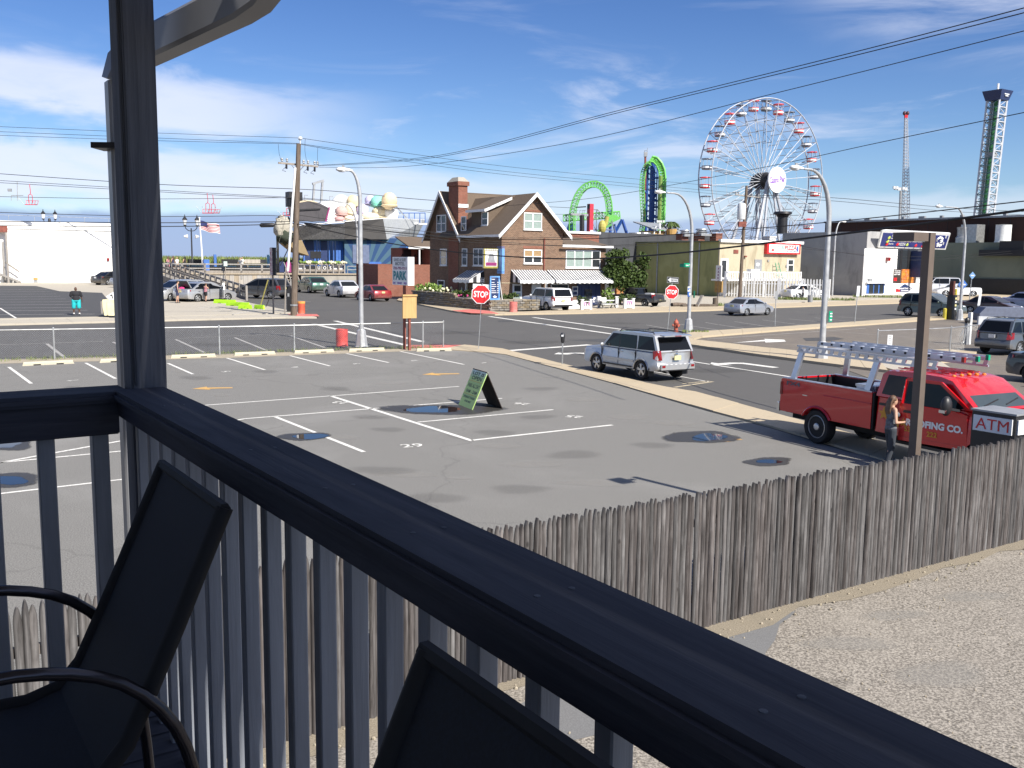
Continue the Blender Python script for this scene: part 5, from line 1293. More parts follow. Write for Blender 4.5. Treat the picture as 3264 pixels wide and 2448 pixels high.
MB().box((an(1343,800)[0],.5,(zt+z2)/2),(.16,.16,z2-zt)).build('post',M['offwhite'],AN)
for px in(1320,1366):
 d_=MB().box((an(px,810)[0]+.6,2.97,zt+(z2-zt)*.45),(1.0,.06,(z2-zt)*.9)).build('door',M['signblack'],AN)
for s_,px in(('A1',1322),('A2',1364)):lettering(s_,M['signblack'],AN,(an(px,810)[0],2.98,zt+(z2-zt)*.55),(1,0,0),UP,h=.4,bold=.03)
def pix_board(name,label,cat,px0,py0,px1,py1,Y,th,dirv,mat,frame=None,fw=.08):
 a=onplane(px0,py1,P((px0+px1)/2,py1,Y),dirv);b=onplane(px1,py1,P((px0+px1)/2,py1,Y),dirv)
 zt_=onplane(px0,py0,a,dirv).z;w_=(Vector((b.x-a.x,b.y-a.y,0))).length;d=Vector((b.x-a.x,b.y-a.y,0)).normalized();hgt=zt_-a.z
 t=thing(name,label,cat,a)
 n_=d.cross(UP)
 MB().prism([Vector((0,0,0)),d*w_,d*w_+UP*hgt,UP*hgt],n_*-th).build('board',mat,t)
 if frame:
  mb=MB()
  for(u0,u1,v0,v1)in((0,w_,0,fw),(0,w_,hgt-fw,hgt),(0,fw,fw,hgt-fw),(w_-fw,w_,fw,hgt-fw)):
   mb.prism([d*u0+UP*v0,d*u1+UP*v0,d*u1+UP*v1,d*u0+UP*v1],n_*.03)
  mb.build('frame',frame,t)
 return t,d,n_,w_,hgt
t,d,n_,w_,hg=pix_board('menu_board','blue menu board with pale frame leaning by the house corner','sign',1561,880,1592,956,79.5,.08,E1,M['navy'],M['sky'],.12)
for i,(y_,a_)in enumerate(((.92,.5),(.85,.35),(.72,.3),(.63,.45),(.55,.5),(.46,.32),(.37,.48),(.29,.52))):
 MB().prism([d*(w_*.16)+UP*(hg*y_),d*(w_*(.16+a_))+UP*(hg*y_),d*(w_*(.16+a_))+UP*(hg*(y_+.022)),d*(w_*.16)+UP*(hg*(y_+.022))],n_*.006).build('text_line',M['signwhite'],t)
 if i>1:MB().ball(d*(w_*.80)+UP*(hg*(y_+.012))+n_*.002,(w_*.075,.01,hg*.026),10,6).build('price_dot',M['signwhite'],t)
MB().prism([d*(w_*.3)+UP*(hg*.12),d*(w_*.6)+UP*(hg*.08),d*(w_*.75)+UP*(hg*.13),d*(w_*.5)+UP*(hg*.19)],n_*.006).build('picture',M['signwhite'],t)
MB().beam(d*w_*1.0+n_*-.1+UP*hg*.9,d*(w_*1.4)+n_*-.2+UP*.0,.1,.06).build('prop',M['offwhite'],t)
t,d,n_,w_,hg=pix_board('hanging_sign','yellow framed hanging sign with pale picture on the house corner','sign',1541,792,1590,855,81.0,.15,E1,M['offwhite'],paint('sign_olive',(.30,.27,.06),.6),.16)
MB().prism([d*(w_*.15)+UP*(hg*.13),d*(w_*.85)+UP*(hg*.13),d*(w_*.85)+UP*(hg*.30),d*(w_*.15)+UP*(hg*.30)],n_*.02).build('red_band',M['maroon'],t)
MB().prism([d*(w_*.25)+UP*(hg*.32),d*(w_*.75)+UP*(hg*.32),d*(w_*.62)+UP*(hg*.75),d*(w_*.38)+UP*(hg*.75)],n_*.02).build('picture',M['signgrey'],t)
for k in range(8):MB().box(d*(w_*(.1+.115*k))+UP*(hg*.945)+n_*.035,(.10,.02,.10),rz=AX).build('letter',M['signwhite'],t)
qb=P(1596,880,81.3);t=thing('banner','blue vertical banner box on the house corner','sign',(qb.x,qb.y,P(1596,872,81.3).z),rz=AX)
MB().box((0,0,(P(1596,788,81.3).z-P(1596,868,81.3).z)/2),(.26,.75,P(1596,788,81.3).z-P(1596,868,81.3).z)).build('box',M['sky'],t)
for u in(.15,2.25):MB().box((-.02,0,u),(.30,.78,.06)).build('band',M['signblue'],t)
# shops to the right
def block_building(name,label,cat,corner,wx,wy,h,front,side,top=None,z0=0.0):
 t=thing(name,label,cat,corner,rz=AX)
 mb=MB().box((wx/2,.1,h/2),(wx-.02,.2,h));mb.build('front_wall',front,t)
 mb=MB().box((.1,wy/2+.1,h/2),(.2,wy-.2,h));mb.build('side_wall',side,t)
 mb=MB().box((wx/2,wy/2+.1,h-.35),(wx-.4,wy-.4,.2));mb.build('roof',top or M['shingle'],t)
 MB().box((wx-.1,wy/2+.1,h/2),(.2,wy-.2,h)).build('side_wall',side,t);MB().box((wx/2,wy,h/2),(wx-.4,.2,h)).build('back_wall',side,t)
 return t
YC=G(2288,946);YC.z=0
hY=ZT(770,YC)
olive=stained('olive_wall',(0.32,0.32,0.14),(0.19,0.20,0.09),.7,.35,.3,stain2=(0.40,0.39,0.19))
yellow=stained('cream_stained_wall',(0.46,0.405,0.29),(0.27,0.225,0.15),.8,.35,.35,stain2=(0.38,0.34,0.25))
YB_=block_building('pizza_shop','flat-roofed cream shop with dark olive side wall and white roof trim','building',YC,15.2,25.0,hY,yellow,olive)
def yf(px,py,y=0.0):
 p=HRi@(onplane(px,py,YC-E2*y,E1)-YC);return p.x,p.z
MB().box((7.6,-.06,hY+.12),(15.4,.5,.36)).build('roof_trim',M['white'],YB_)
MB().box((-.05,12.5,hY+.03),(.35,25.2,.18)).build('roof_trim',paint('olive_trim',(.13,.14,.07),.8),YB_)
for t_ in(3.5,11.5):MB().tube([(-.1,t_,.1),(-.1,t_,hY-.1)],.09,6).build('drainpipe',M['signgrey'],YB_)
def fbox(par,px0,py0,px1,py1,mat,name,d0=0.0,d1=.08,ff=yf,parent2=None):
 x0,z1=ff(px0,py0);x1,z0=ff(px1,py1)
 return MB().box(((x0+x1)/2,-(d0+d1)/2,(z0+z1)/2),(abs(x1-x0),d1-d0,abs(z1-z0))).build(name,mat,parent2 or par)
d=fbox(YB_,2296,824,2318,892,M['white'],'door');fbox(YB_,2300,830,2312,885,M['winglass'],'pane',.08,.1,parent2=d)
d=fbox(YB_,2405,827,2426,868,M['signgrey'],'door');fbox(YB_,2410,838,2418,848,M['white'],'notice',.08,.1,parent2=d)
d=fbox(YB_,2508,826,2528,865,M['white'],'window_frame');fbox(YB_,2512,829,2526,843,M['winglass'],'pane',.08,.1,parent2=d);fbox(YB_,2512,846,2526,864,M['winglass'],'pane',.08,.1,parent2=d)
fbox(YB_,2338,796,2352,808,M['rust'],'vent');fbox(YB_,2371,815,2376,820,M['rust'],'wall_lamp',0,.3);fbox(YB_,2446,828,2450,834,M['signgrey'],'meter_box',0,.12);fbox(YB_,2504,845,2508,852,M['signgrey'],'meter_box',0,.12)
lad=thing('step_ladder','green step ladder leaning on the cream wall','ladder',YC)
for px in(2464,2475):
 a_=YC+HR@Vector((yf(px,840)[0],-.35,yf(px,837)[1]));b_3=YC+HR@Vector((yf(px,900)[0],-1.0,yf(px,892)[1]));MB().beam(a_,b_3,.08,.05).build('rail',M['signgreen'],lad,True)
for k in range(6):
 f_=(k+.5)/6;p0=Vector((yf(2464,840)[0],-.35-.65*f_,yf(2464,837)[1]*(1-f_)+yf(2464,892)[1]*f_));p1=Vector((yf(2475,840)[0],p0.y,p0.z));MB().beam(YC+HR@p0,YC+HR@p1,.06,.04).build('step',M['signgreen'],lad,True)
x0,z1=yf(2437,774);x1,z0=yf(2541,811)
ps=thing('pizza_sign','red framed white sign reading PIZZA on the cream shop','sign',YC+HR@Vector((x0,0,z0)),rz=AX)
w_,h_=x1-x0,z1-z0
MB().box((w_/2,-.25,h_/2),(w_,.5,h_)).build('sign_box',M['signred'],ps);MB().box((w_/2+.02,-.52,h_/2),(w_*.90,.04,h_*.74)).build('sign_face',M['signwhite'],ps)
lettering('PIZZA',M['signred'],ps,(w_*.70,-.54,h_*.60),(1,0,0),UP,w=w_*.36,h=h_*.42,bold=.03)
lettering('SUBS',paint('sign_mint',(.08,.45,.25),.5),ps,(w_*.42,-.54,h_*.60),(1,0,0),UP,w=w_*.22,h=h_*.30,bold=.02)
lettering('AIR CONDITIONED',M['navy'],ps,(w_*.72,-.54,h_*.28),(1,0,0),UP,w=w_*.30,h=h_*.14,bold=.03)
MB().ball((w_*.16,-.54,h_*.35),(w_*.05,.02,h_*.10),12,6).build('emblem',M['signred'],ps)
MB().box((w_*.90,-.545,h_*.5),(w_*.05,.02,h_*.5)).build('bottle_mark',M['signblue'],ps)
RB=G(2300,930);rbz=ZT(763,RB)
rb=thing('low_roof_block','long dark flat-roofed block behind the shops','building',YC-E2*9,rz=AX)
zz=ZT(741,YC-E2*9)
MB().box((1.0,14,zz/2),(30.0,14,zz)).build('wall',stained('dark_roof_wall',(.065,.068,.075),(.04,.04,.045),.6),rb)
MB().box((24.5,5,zz/2-.4),(3.2,6,zz-.5)).build('wall',M['black'],rb)
def rooftop(name,label,cat,px,py_t,py_b,Y,kind,w,mat,group='vents on the flat roofs'):
 b_=P(px,py_b,Y);h_=P(px,py_t,Y).z-b_.z
 t=thing(name,label,cat,b_,rz=AX,group=group)
 if kind=='box':
  MB().box((0,0,h_/2),(w,w,h_)).build('body',mat,t);MB().box((0,0,h_+.06),(w*1.15,w*1.15,.12)).build('cap',mat,t)
 else:
  MB().lathe([(w*.5,0),(w*.5,h_*.55),(w*.42,h_*.6),(w*.42,h_*.72),(w*.58,h_*.76),(w*.55,h_*.95),(w*.1,h_)],n=14).build('cowl',mat,t,smooth=40);MB().box((0,0,.05),(w*1.3,w*1.3,.3)).build('curb',M['signgrey'],t)
 return t
for px,yt,yb,k_,w,m_,lb in((1990,752,774,'c',1.4,M['galv'],'short metal roof vent right of the brick house'),(2028,741,758,'c',2.0,M['galv'],'left of a pair of round metal roof vents'),(2050,741,758,'c',2.0,M['galv'],'right of a pair of round metal roof vents'),(2183,732,752,'c',1.3,M['galv'],'metal roof vent on a brick curb'),(2236,728,750,'c',1.5,M['galv'],'metal roof vent nearest the ferris wheel'),(2174,748,766,'b',1.2,M['brick_red'],'small brick chimney on the dark flat roof'),(2226,748,772,'b',1.2,M['brick_red'],'square brick chimney on the dark flat roof beside the cream shop'),(2282,747,768,'b',1.2,M['brick_red'],'brick chimney at the corner of the cream shop roof'),(2452,756,770,'b',1.2,M['offwhite'],'white box vent on the dark roof')):
 rooftop('roof_vent'if k_=='c'else 'chimney',lb,'vent'if k_=='c'else 'chimney',px,yt,yb,132 if px>2100 else 138,'box'if k_=='b'else 'c',w,m_)
GC=G(2753,945);GC.z=0;hG=ZT(737,GC)
greyw=stained('grey_stained_wall',(0.38,0.375,0.375),(0.24,0.24,0.24),.75,.3,.4,stain2=(0.47,0.46,0.44))
GB=block_building('corner_bar','grey stained concrete building with a white front and a blue slanted sign','building',GC,13.0,14.5,hG,greyw,greyw)
def gf(px,py,y=0.0):
 p=HRi@(onplane(px,py,GC-E2*y,E1)-GC);return p.x,p.z
fbox(GB,2754,792,2850,944,M['whitewall'],'front_panel',0,.12,gf);fbox(GB,2915,890,2926,940,M['whitewall'],'front_panel',0,.12,gf);fbox(GB,2845,903,2915,940,M['whitewall'],'front_panel',0,.10,gf)
d=fbox(GB,2850,797,2919,858,M['winglass'],'window',0,.06,gf)
for px in(2869,2893):fbox(GB,px,797,px+3,858,M['black'],'mullion',.06,.10,gf,d)
d=fbox(GB,2760,902,2814,935,M['signblue'],'window',.12,.2,gf)
for px in(2767,2783,2800):fbox(GB,px,906,px+11,935,M['winglass'],'pane',.2,.24,gf,d)
fbox(GB,2755,898,2820,903,M['white'],'lintel',.12,.5,gf);fbox(GB,2763,888,2772,904,M['signgrey'],'meter_box',.12,.4,gf)
fbox(GB,2754,940,2866,950,M['kerb'],'plinth',.12,.6,gf);fbox(GB,2858,937,2867,962,M['white'],'pillar',.12,.7,gf)
x_,z_=gf(2824,826);MB().box((x_,-.3,z_),(.5,.5,.5)).build('wall_lamp',M['tail'],GB)
x0,z1=gf(2846,858);x1,z0=gf(2916,902)
po_=thing('drink_poster','poster of an iced drink on the white shop front','poster',GC+HR@Vector((x0,-.12,z0)),rz=AX)
pm,nt,b_=pmat('poster_print')
co=nt.new('ShaderNodeTexCoord').outputs['Object'];s_=nt.new('ShaderNodeSeparateXYZ');nt.l.new(co,s_.inputs[0])
u_=nt.math('MULTIPLY',s_.outputs[0],1/(x1-x0));n_=nt.noise(co,1.6,5,.6,1.5)
cc_=nt.mix(nt.sstep(n_,.35,.65),(0.75,0.30,0.05),(0.45,0.10,0.03))
cc_=nt.mix(nt.sstep(n_,.60,.75),cc_,(0.85,0.65,0.40))
cc_=nt.mix(nt.math('MULTIPLY',nt.sstep(u_,.30,.42),nt.sstep(u_,.82,.95,1,0)),(0.05,0.035,0.03),cc_)
nt.put(b_.inputs['Base Color'],cc_);b_.inputs['Roughness'].default_value=.4
MB().box(((x1-x0)/2,0,(z1-z0)/2),(x1-x0,.06,z1-z0)).build('print',pm,po_)
for i,s_ in enumerate(('TOGETHER','TASTES','BETTER')):lettering(s_,M['signwhite'],po_,((x1-x0)*.16,-.035,(z1-z0)*(.88-.13*i)),(1,0,0),UP,w=(x1-x0)*.26,h=(z1-z0)*.08,bold=.03)
MB().box(((x1-x0)*.09,-.035,(z1-z0)*.27),((x1-x0)*.13,.02,(z1-z0)*.22)).build('red_square',M['signred'],po_)
x0,z0=gf(2880,930);mb=MB()
bs=thing('bar_emblem','navy diamond emblem lettered MARATHON on the white front','sign',GC+HR@Vector((x0,-.12,z0)),rz=AX)
k_=(gf(2905,930)[0]-gf(2858,930)[0])/2;kh=(gf(2880,911)[1]-gf(2880,936)[1])
MB().prism([Vector((-k_,0,kh*.35)),Vector((0,0,kh*1.0)),Vector((k_,0,kh*.45)),Vector((k_*.55,0,0)),Vector((-k_*.7,0,0))],(0,-.05,0)).build('diamond',M['navy'],bs)
lettering('MARATHON',M['signwhite'],bs,(-.1,-.06,kh*.42),(1,0,0),UP,w=k_*1.7,h=kh*.22,bold=.03)
MB().box((-k_*.9,-.04,kh*.2),(k_*.5,.03,kh*.4)).build('red_mark',M['signred'],bs);MB().box((0,-.06,kh*.14),(k_*1.0,.02,kh*.08)).build('text_line',M['signwhite'],bs)
SGp=[onplane(2799,789,GC+E2*.3,E1),onplane(3014,796,GC+E2*.3,E1),onplane(3037.6,741,GC+E2*1.6,E1),onplane(2813,733.5,GC+E2*1.6,E1)]
sg_=thing('slanted_sign','long blue slanted shop sign with white frame above the white front','sign',SGp[0])
ex=(SGp[1]-SGp[0]);ey=(SGp[3]-SGp[0]);en=ex.cross(ey).normalized();en=en if en.dot(E2)>0 else-en
def sq(u,v,d=0):return SGp[0]+ex*u+ey*v+en*d
def sgq(u0,v0,u1,v1,mat,name,d=.04):return MB().prism([sq(u0,v0),sq(u1,v0),sq(u1,v1),sq(u0,v1)],en*d).build(name,mat,sg_,True)
MB().prism([sq(0,0),sq(1,0),sq(1,1),sq(0,1)],en*-.25).build('back',M['white'],sg_,True)
sgq(.02,.09,.98,.86,paint('sign_royal',(.03,.045,.22),.4),'panel',.03)
sgq(.50,.40,.72,.80,paint('sign_brown',(.20,.13,.09),.5),'brown_panel',.045)
MB().prism([sq(.405+.085*math.cos(R(a)),.47+.33*math.sin(R(a)),.05)for a in range(0,91,15)]+[sq(.405,.47,.05)],en*.02).build('quarter_disc',M['signwhite'],sg_,True)
exn,eyn=ex.normalized(),(ey-ex*(ey.dot(ex)/ex.dot(ex))).normalized()
for s_,u,v,wu in(('PIZZA',.32,.25,.10),('Sausage',.18,.72,.07),('Sandwich',.18,.58,.075),('Cheese Steak',.165,.42,.10),('Zeppoles',.16,.25,.07)):
 lettering(s_,M['signwhite'],sg_,sq(u,v,.06),exn,eyn,w=ex.length*wu,bold=.03,world=True)
for i,(u,v)in enumerate(((.10,.40),(.10,.25),(.25,.25),(.39,.25),(.52,.22),(.62,.2),(.11,.62))):
 MB().ball(sq(u,v,.05),(.22,.06,.25),8,6).build('picture',M['signred']if i%3 else paint('sign_lime',(.5,.6,.1),.5),sg_,True)
for i in range(14):
 u,v=.86+rnd.uniform(-.04,.04),.5+rnd.uniform(-.28,.28);MB().ball(sq(u,v,.05),(.18,.05,.2),7,5).build('picture',M['signwhite'],sg_,True)
for u,v in((.81,.5),(.77,.30),(.92,.3),(.93,.7)):sgq(u,v,u+.02,v+.16,M['platew'],'picture',.06)
a_=onplane(2925,880,GC+E2*1.2,E1);t=thing('shop_banner','tall navy vertical sign at the end of the white front','sign',(a_.x,a_.y,P(2925,884,a_.y).z),rz=AX)
hh=P(2925,800,a_.y).z-P(2925,884,a_.y).z
MB().box((0,0,hh/2),(.45,2.2,hh)).build('board',M['navy'],t);MB().box((0,-1.12,hh*.38),(.30,.04,hh*.62)).build('pale_strip',M['sky'],t);MB().ball((0,-1.12,hh*.86),(.14,.04,.45),10,6).build('oval',M['signwhite'],t)
DO=G(3330,946);DO.z=0
hd=thing('dark_hall','long dark green hall with a brown upper storey on the right','building',DO,rz=AX)
def df(px,py,x=0.0):
 p=HRi@(onplane(px,py,DO+E1*x,E2)-DO);return p.y,p.z
ye=df(2960,850)[0];z1=df(3200,772)[1]
MB().box((6,(ye-12)/2,z1/2),(12,ye+12,z1)).build('wall',stained('hall_green',(.20,.22,.165),(.15,.165,.12),.5,.2),hd)
yb2=df(2630,720,5)[0];zb2=df(3264,690,5)[1]
MB().box((9,(yb2-14)/2,zb2/2),(8,yb2+14,zb2)).build('upper_storey',stained('hall_brown',(.060,.033,.027),(.045,.025,.022),.4,.2),hd)
MB().box((4.9,(yb2-14)/2,zb2+.1),(.4,yb2+14.2,.3)).build('roof_edge',M['signgrey'],hd)
for k in range(14):MB().box((5,-8+k*(yb2+6)/14,zb2+.4),(.5,.5+.6*(k%3==0),.35)).build('roof_box',M['signgrey'],hd)
for k in range(1,16):MB().box((4.98,-12+k*(yb2+12)/16,zb2*.80),(.04,.06,zb2*.36)).build('panel_joint',M['black'],hd)
y_,z_=df(3230,790);MB().box((-.3,y_,z_),(.6,3.6,2.0)).build('vent_louvre',M['black'],hd);y_,z_=df(3220,806);MB().box((-.5,y_,z_),(1.0,8.5,.9)).build('canopy',M['black'],hd)
y_,z_=df(3225,912);MB().box((-.1,y_,z_-.3),(.3,13,2.6)).build('low_opening',M['black'],hd)
for px,lb in((3047,'round steel roof fan before the brown hall'),(3172,'white drum vent on the green hall roof')):
 y_,z_=df(px,771);t=thing('roof_vent',lb,'vent',DO+HR@Vector((2,y_,z1)),group='vents on the flat roofs');MB().lathe([(1.2,0),(1.2,.8),(1.0,1.0),(1.0,1.9),(1.1,2.4),(.3,2.5)]if px<3100 else[(1.2,0),(1.1,.3),(1.1,2.6),(1.15,2.65),(.2,2.7)],n=18).build('drum',M['galv']if px<3100 else M['offwhite'],t,smooth=40)
y_,z_=df(3068,771);t=thing('roof_vent','square steel duct box beside the round roof fan','vent',DO+HR@Vector((2.5,y_,z1)),rz=AX,group='vents on the flat roofs');MB().box((0,0,1.4),(2.2,2.6,2.8)).build('duct',M['galv'],t)
# white amusement building on the left
WO=G(-220,903);WO.z=0
wb=thing('white_building','big plain white plastered building with railed roof on the left','building',WO,rz=AX)
def wfc(px,py,y=0.0):
 p=HRi@(onplane(px,py,WO-E2*y,E1)-WO);return p.x,p.z
xe=wfc(430,900)[0];zt=wfc(200,733)[1];zp=wfc(200,708)[1]
MB().box((xe/2,8,zt/2),(xe,16,zt)).build('wall',M['whitewall'],wb)
MB().box((xe/2,.3,zt+.06),(xe+.1,.9,.12)).build('ledge',M['offwhite'],wb);MB().box((xe/2,.02,zt-.5),(xe,.12,.10)).build('ledge',M['offwhite'],wb)
MB().box((xe/2,.5,(zt+.12+zp)/2),(xe,.25,zp-zt-.12)).build('parapet',M['whitewall'],wb)
MB().box((wfc(367,800)[0],-.05,zt/2+.5),(.7,.2,zt+1.6)).build('corner_trim',M['offwhite'],wb)
for k in range(9):MB().tube([(xe*k/8,.4,zp),(xe*k/8,.4,zp+.8)],.03,5).build('railing_post',M['galv'],wb)
MB().tube([(0,.4,zp+.8),(xe,.4,zp+.8)],.03,5).build('railing',M['galv'],wb)
x0,z1=wfc(106,884);x1,z0=wfc(121,902)
for i in range(2):MB().box(((x0+x1)/2,-.06,z0+(z1-z0)*(.25+.5*i)),(x1-x0,.1,(z1-z0)*.4)).build('vent',M['tan']if i else M['signgrey'],wb)
x_,z_=wfc(344,827);MB().box((x_,-.1,z_),(.3,.2,.45)).build('alarm_bell',M['tail'],wb)
x_,z_=wfc(186,868);mb=MB().prism([Vector((x_-.9,0,0)),Vector((x_+1.0,0,0)),Vector((x_+.55,0,z_)),Vector((x_-.2,0,z_))],(0,-1.0,0));mb.build('buttress',M['whitewall'],wb)
st_=thing('fire_stair','weathered wooden outside stair on the white building','staircase',WO+HR@Vector((wfc(40,900)[0],-1,0)),rz=AX)
sx,sz=wfc(65,905,-1.2);tx,tz=wfc(-40,857,-1.2);ox=wfc(40,900)[0]
for y in(-.1,1.0):MB().beam((sx-ox,y,.15),(tx-ox,y,tz),.08,.30).build('stringer',M['greywood'],st_);MB().beam((sx-ox,y,1.7),(wfc(18,840,-1.2)[0]-ox,y,wfc(18,836,-1.2)[1]),.07,.16).build('handrail',M['greywood'],st_)
for k in range(9):
 f_=k/8;MB().box((sx-ox+(tx-sx)*f_,.45,.2+(tz-.2)*f_),(.45,1.2,.06)).build('tread',M['greywood'],st_)
 if k<5:MB().tube([(sx-ox+(tx-sx)*f_,-.1,.2+(tz-.2)*f_),(sx-ox+(tx-sx)*f_,-.1,1.6+(tz-.2)*f_)],.035,5).build('baluster',M['greywood'],st_)
px_,pz=wfc(22,800,-1.2);MB().box((px_-ox,-.1,wfc(22,728,-1.2)[1]/2),(.26,.26,wfc(22,728,-1.2)[1])).build('post',M['greywood'],st_)
px_,pz=wfc(12,800,-1.2);MB().box((px_-ox,.9,wfc(12,770,-1.2)[1]/2),(.26,.26,wfc(12,770,-1.2)[1])).build('post',M['greywood'],st_)
a_,b_3=wfc(-30,800,-1.2)[0]-ox,wfc(24,735,-1.2)[0]-ox
MB().beam((a_,-.1,wfc(0,740,-1.2)[1]),(b_3,-.1,wfc(18,726,-1.2)[1]),.12,.14).build('brace',M['greywood'],st_);MB().box((a_*.5+b_3*.5,.2,wfc(0,730,-1.2)[1]),(b_3-a_,.9,.9)).build('landing_box',M['rust'],st_)
# boardwalk on the left
BO=P(905,900,127.0);BO.z=0
def bw(px,py,y=0.0):
 p=HRi@(onplane(px,py,BO-E2*y,E1)-BO);return p.x,p.z
BT=thing('boardwalk','raised boardwalk with plank bulkhead and grey wooden railing','boardwalk',BO,rz=AX)
xa,zt=bw(500,868);xz=bw(1215,870)[0];zt=bw(700,872)[1]
MB().box(((xa+xz)/2,9,zt-.15),(xz-xa,18,.3)).build('deck',M['bulkhead'],BT)
k=0;x=xa
pm_=MB().box((0,0,0),(.58,.10,zt)).mesh('plank',M['bulkhead'])
while x<bw(905,880)[0]:link_mesh('plank',pm_,BT,(x+.3,-.05+rnd.uniform(-.015,.015),zt/2-.1));x+=.6
MB().box(((xa+xz)/2,0,zt-.02),(xz-xa,.5,.18)).build('edge_beam',M['bulkhead'],BT)
rz_=bw(700,842)[1];xe=bw(862,850)[0]
for zz_,w_ in((rz_,.16),(rz_-.55,.16),(zt+.25,.30)):MB().beam((xa,-.1,zz_),(xe,-.1,zz_),.08,w_).build('rail',M['greywood'],BT)
for px in(522,580,652,711,768,834,862):x=bw(px,850)[0];MB().box((x,-.02,(rz_+zt-.6)/2),(.24,.24,rz_-zt+.8)).build('post',M['greywood'],BT)
xw0,xw1=bw(960,890)[0],bw(1190,890)[0]
MB().box(((xw0+xw1)/2,.1,zt/2-.3),(xw1-xw0,.3,zt+.4)).build('concrete_wall',stained('bulkhead_concrete',(.33,.31,.27),(.22,.21,.18),.6),BT)
x0,x1=bw(908,890)[0],bw(934,890)[0]
sr=thing('boardwalk_stairs','wooden stairs up to the boardwalk behind the utility pole','staircase',BO+HR@Vector((x0,-2.2,0)),rz=AX)
for k in range(6):MB().box(((x1-x0)/2,.2+k*.4,.25+k*zt/6),(x1-x0,.34,.08)).build('tread',M['bulkhead'],sr)
for x in(0,x1-x0):MB().beam((x,-.1,.1),(x,2.5,zt+.1),.10,.35).build('stringer',M['greywood'],sr);MB().beam((x,-.1,1.3),(x,2.5,zt+1.5),.10,.14).build('handrail',M['greywood'],sr);MB().box((x,0,.7),(.16,.16,1.4)).build('post',M['greywood'],sr)
RA=G(788,958);RA.z=0
rp=thing('ramp','long grey wooden ramp with rails up to the boardwalk','ramp',RA,rot=Matrix.Rotation(AX+math.pi/2,4,'Z'))
LR=33.0;RW=2.3
def rzv(s):return zt*max(0,s)/LR
for yy in(0,RW):
 for dz,hh in((1.35,.22),(.80,.16),(.12,.45)):MB().beam((0,yy,rzv(0)+dz),(LR,yy,rzv(LR)+dz),.10,hh).build('rail',M['greywood'],rp)
 for k in range(16):
  s_=k*LR/15.5;MB().box((s_,yy+(.06 if yy==0 else-.06),rzv(s_)+.55),(.2,.2,1.75)).build('post',M['greywood'],rp)
MB().prism([Vector((0,.05,-.1)),Vector((0,RW-.05,-.1)),Vector((LR,RW-.05,zt-.1)),Vector((LR,.05,zt-.1))],(0,0,.15)).build('deck',M['greywood'],rp)
MB().prism([Vector((6,RW*.5,0)),Vector((LR,RW*.5,0)),Vector((LR,RW*.5,zt-.15)),Vector((6,RW*.5,rzv(6)-.15))],(0,.1,0)).build('skirt',M['greywood'],rp)
def tufts(name,label,pts,h,n,mat,spread,seed,wd=.05,kind=None,cat=None,z0=0.0):
 r2=random.Random(seed);mb=MB()
 for _ in range(n):
  q=pts(r2);a=r2.uniform(0,6.28);hh=h*r2.uniform(.5,1.2);dx,dy=math.cos(a),math.sin(a);ln=r2.uniform(.1,.5)*hh
  b=Vector(q);t=b+Vector((dx*ln,dy*ln,hh));w_=Vector((-dy,dx,0))*wd*r2.uniform(.6,1.4)
  mb.add([b-w_,b+w_,b.lerp(t,.6)+w_*.7+UP*hh*.08,t],[(0,1,2),(0,2,3)])
 o=mb.build(name,mat,fix=False)
 if kind:tag(o,label,None,None,kind)
 else:tag(o,label,cat)
 return o
dl,dr_=P(480,830,160),P(960,835,195)
dz_=P(700,836,170).z
sheet('dune',[P(300,835,150),P(1050,835,185),P(1050,835,330),P(150,835,330)],dz_-.4,M['sandstrip'],'sandy dune behind the boardwalk')
def dpt(r2):
 u,v=r2.random(),r2.random();Y=152+v*40;X=(-(58)+u*48)*(Y/150);return(X,Y,dz_-.5+r2.random()*.3)
tufts('dune_grass','green dune grass in front of the sea',dpt,1.25,16000,M['grass'],0,5,wd=.13,kind='stuff')
df_=thing('dune_fence','thin dark picket fence along the dune behind the boardwalk','fence',P(700,860,146))
mb=MB();zf0,zf1=P(700,858,146).z,P(700,838,146).z
for k in range(150):
 px=520+k*2.6;q=P(px,850,146);mb.box((q.x,q.y,(zf0+zf1)/2),(.05,.05,zf1-zf0))
mb.build('picket',M['signblack'],df_,True)['kind']='stuff'
MB().beam(P(520,843,146),P(910,847,146),.06,.08).build('rail',M['signblack'],df_,True)
def stand(name,label,cat,px,yb,yt,Y,parts,group=None):
 b=P(px,yb,Y);t=thing(name,label,cat,b,rz=AX,group=group);h=P(px,yt,Y).z-b.z
 return t,h
def twin_lamp(px,yt,yb,Y,label,arms=True):
 t,h=stand('street_lamp',label,'street lamp',px,yb,yt,Y,None,'twin lantern lamps on the boardwalk')
 s_=h/7.0 if arms else 1.0
 MB().lathe([(.22,0),(.2,.6),(.12,.8),(.09,h-1.9)],n=10).build('pole',M['black'],t,smooth=40)
 mb=MB()
 for sg in(-1,1):mb.tube([(0,0,h-2.3),(sg*.4,0,h-2.25),(sg*.75,0,h-1.95),(sg*.85,0,h-1.6)],.06,6)
 mb.build('arm',M['black'],t,smooth=60)
 for sg in(-1,1):
  l_=MB().lathe([(.12,h-1.65),(.24,h-1.5),(.16,h-1.45)],(sg*.85,0,0),8).build('lantern_base',M['black'],t)
  MB().lathe([(.18,h-1.45),(.32,h-.75)],(sg*.85,0,0),8).build('glass',M['lens'],l_)
  MB().lathe([(.38,h-.75),(.30,h-.6),(.08,h-.3),(.03,h)],(sg*.85,0,0),8).build('cap',M['black'],l_)
 return t,h
t,h=twin_lamp(613,684,842,135,'black twin lantern lamp on the boardwalk beside the flag pole')
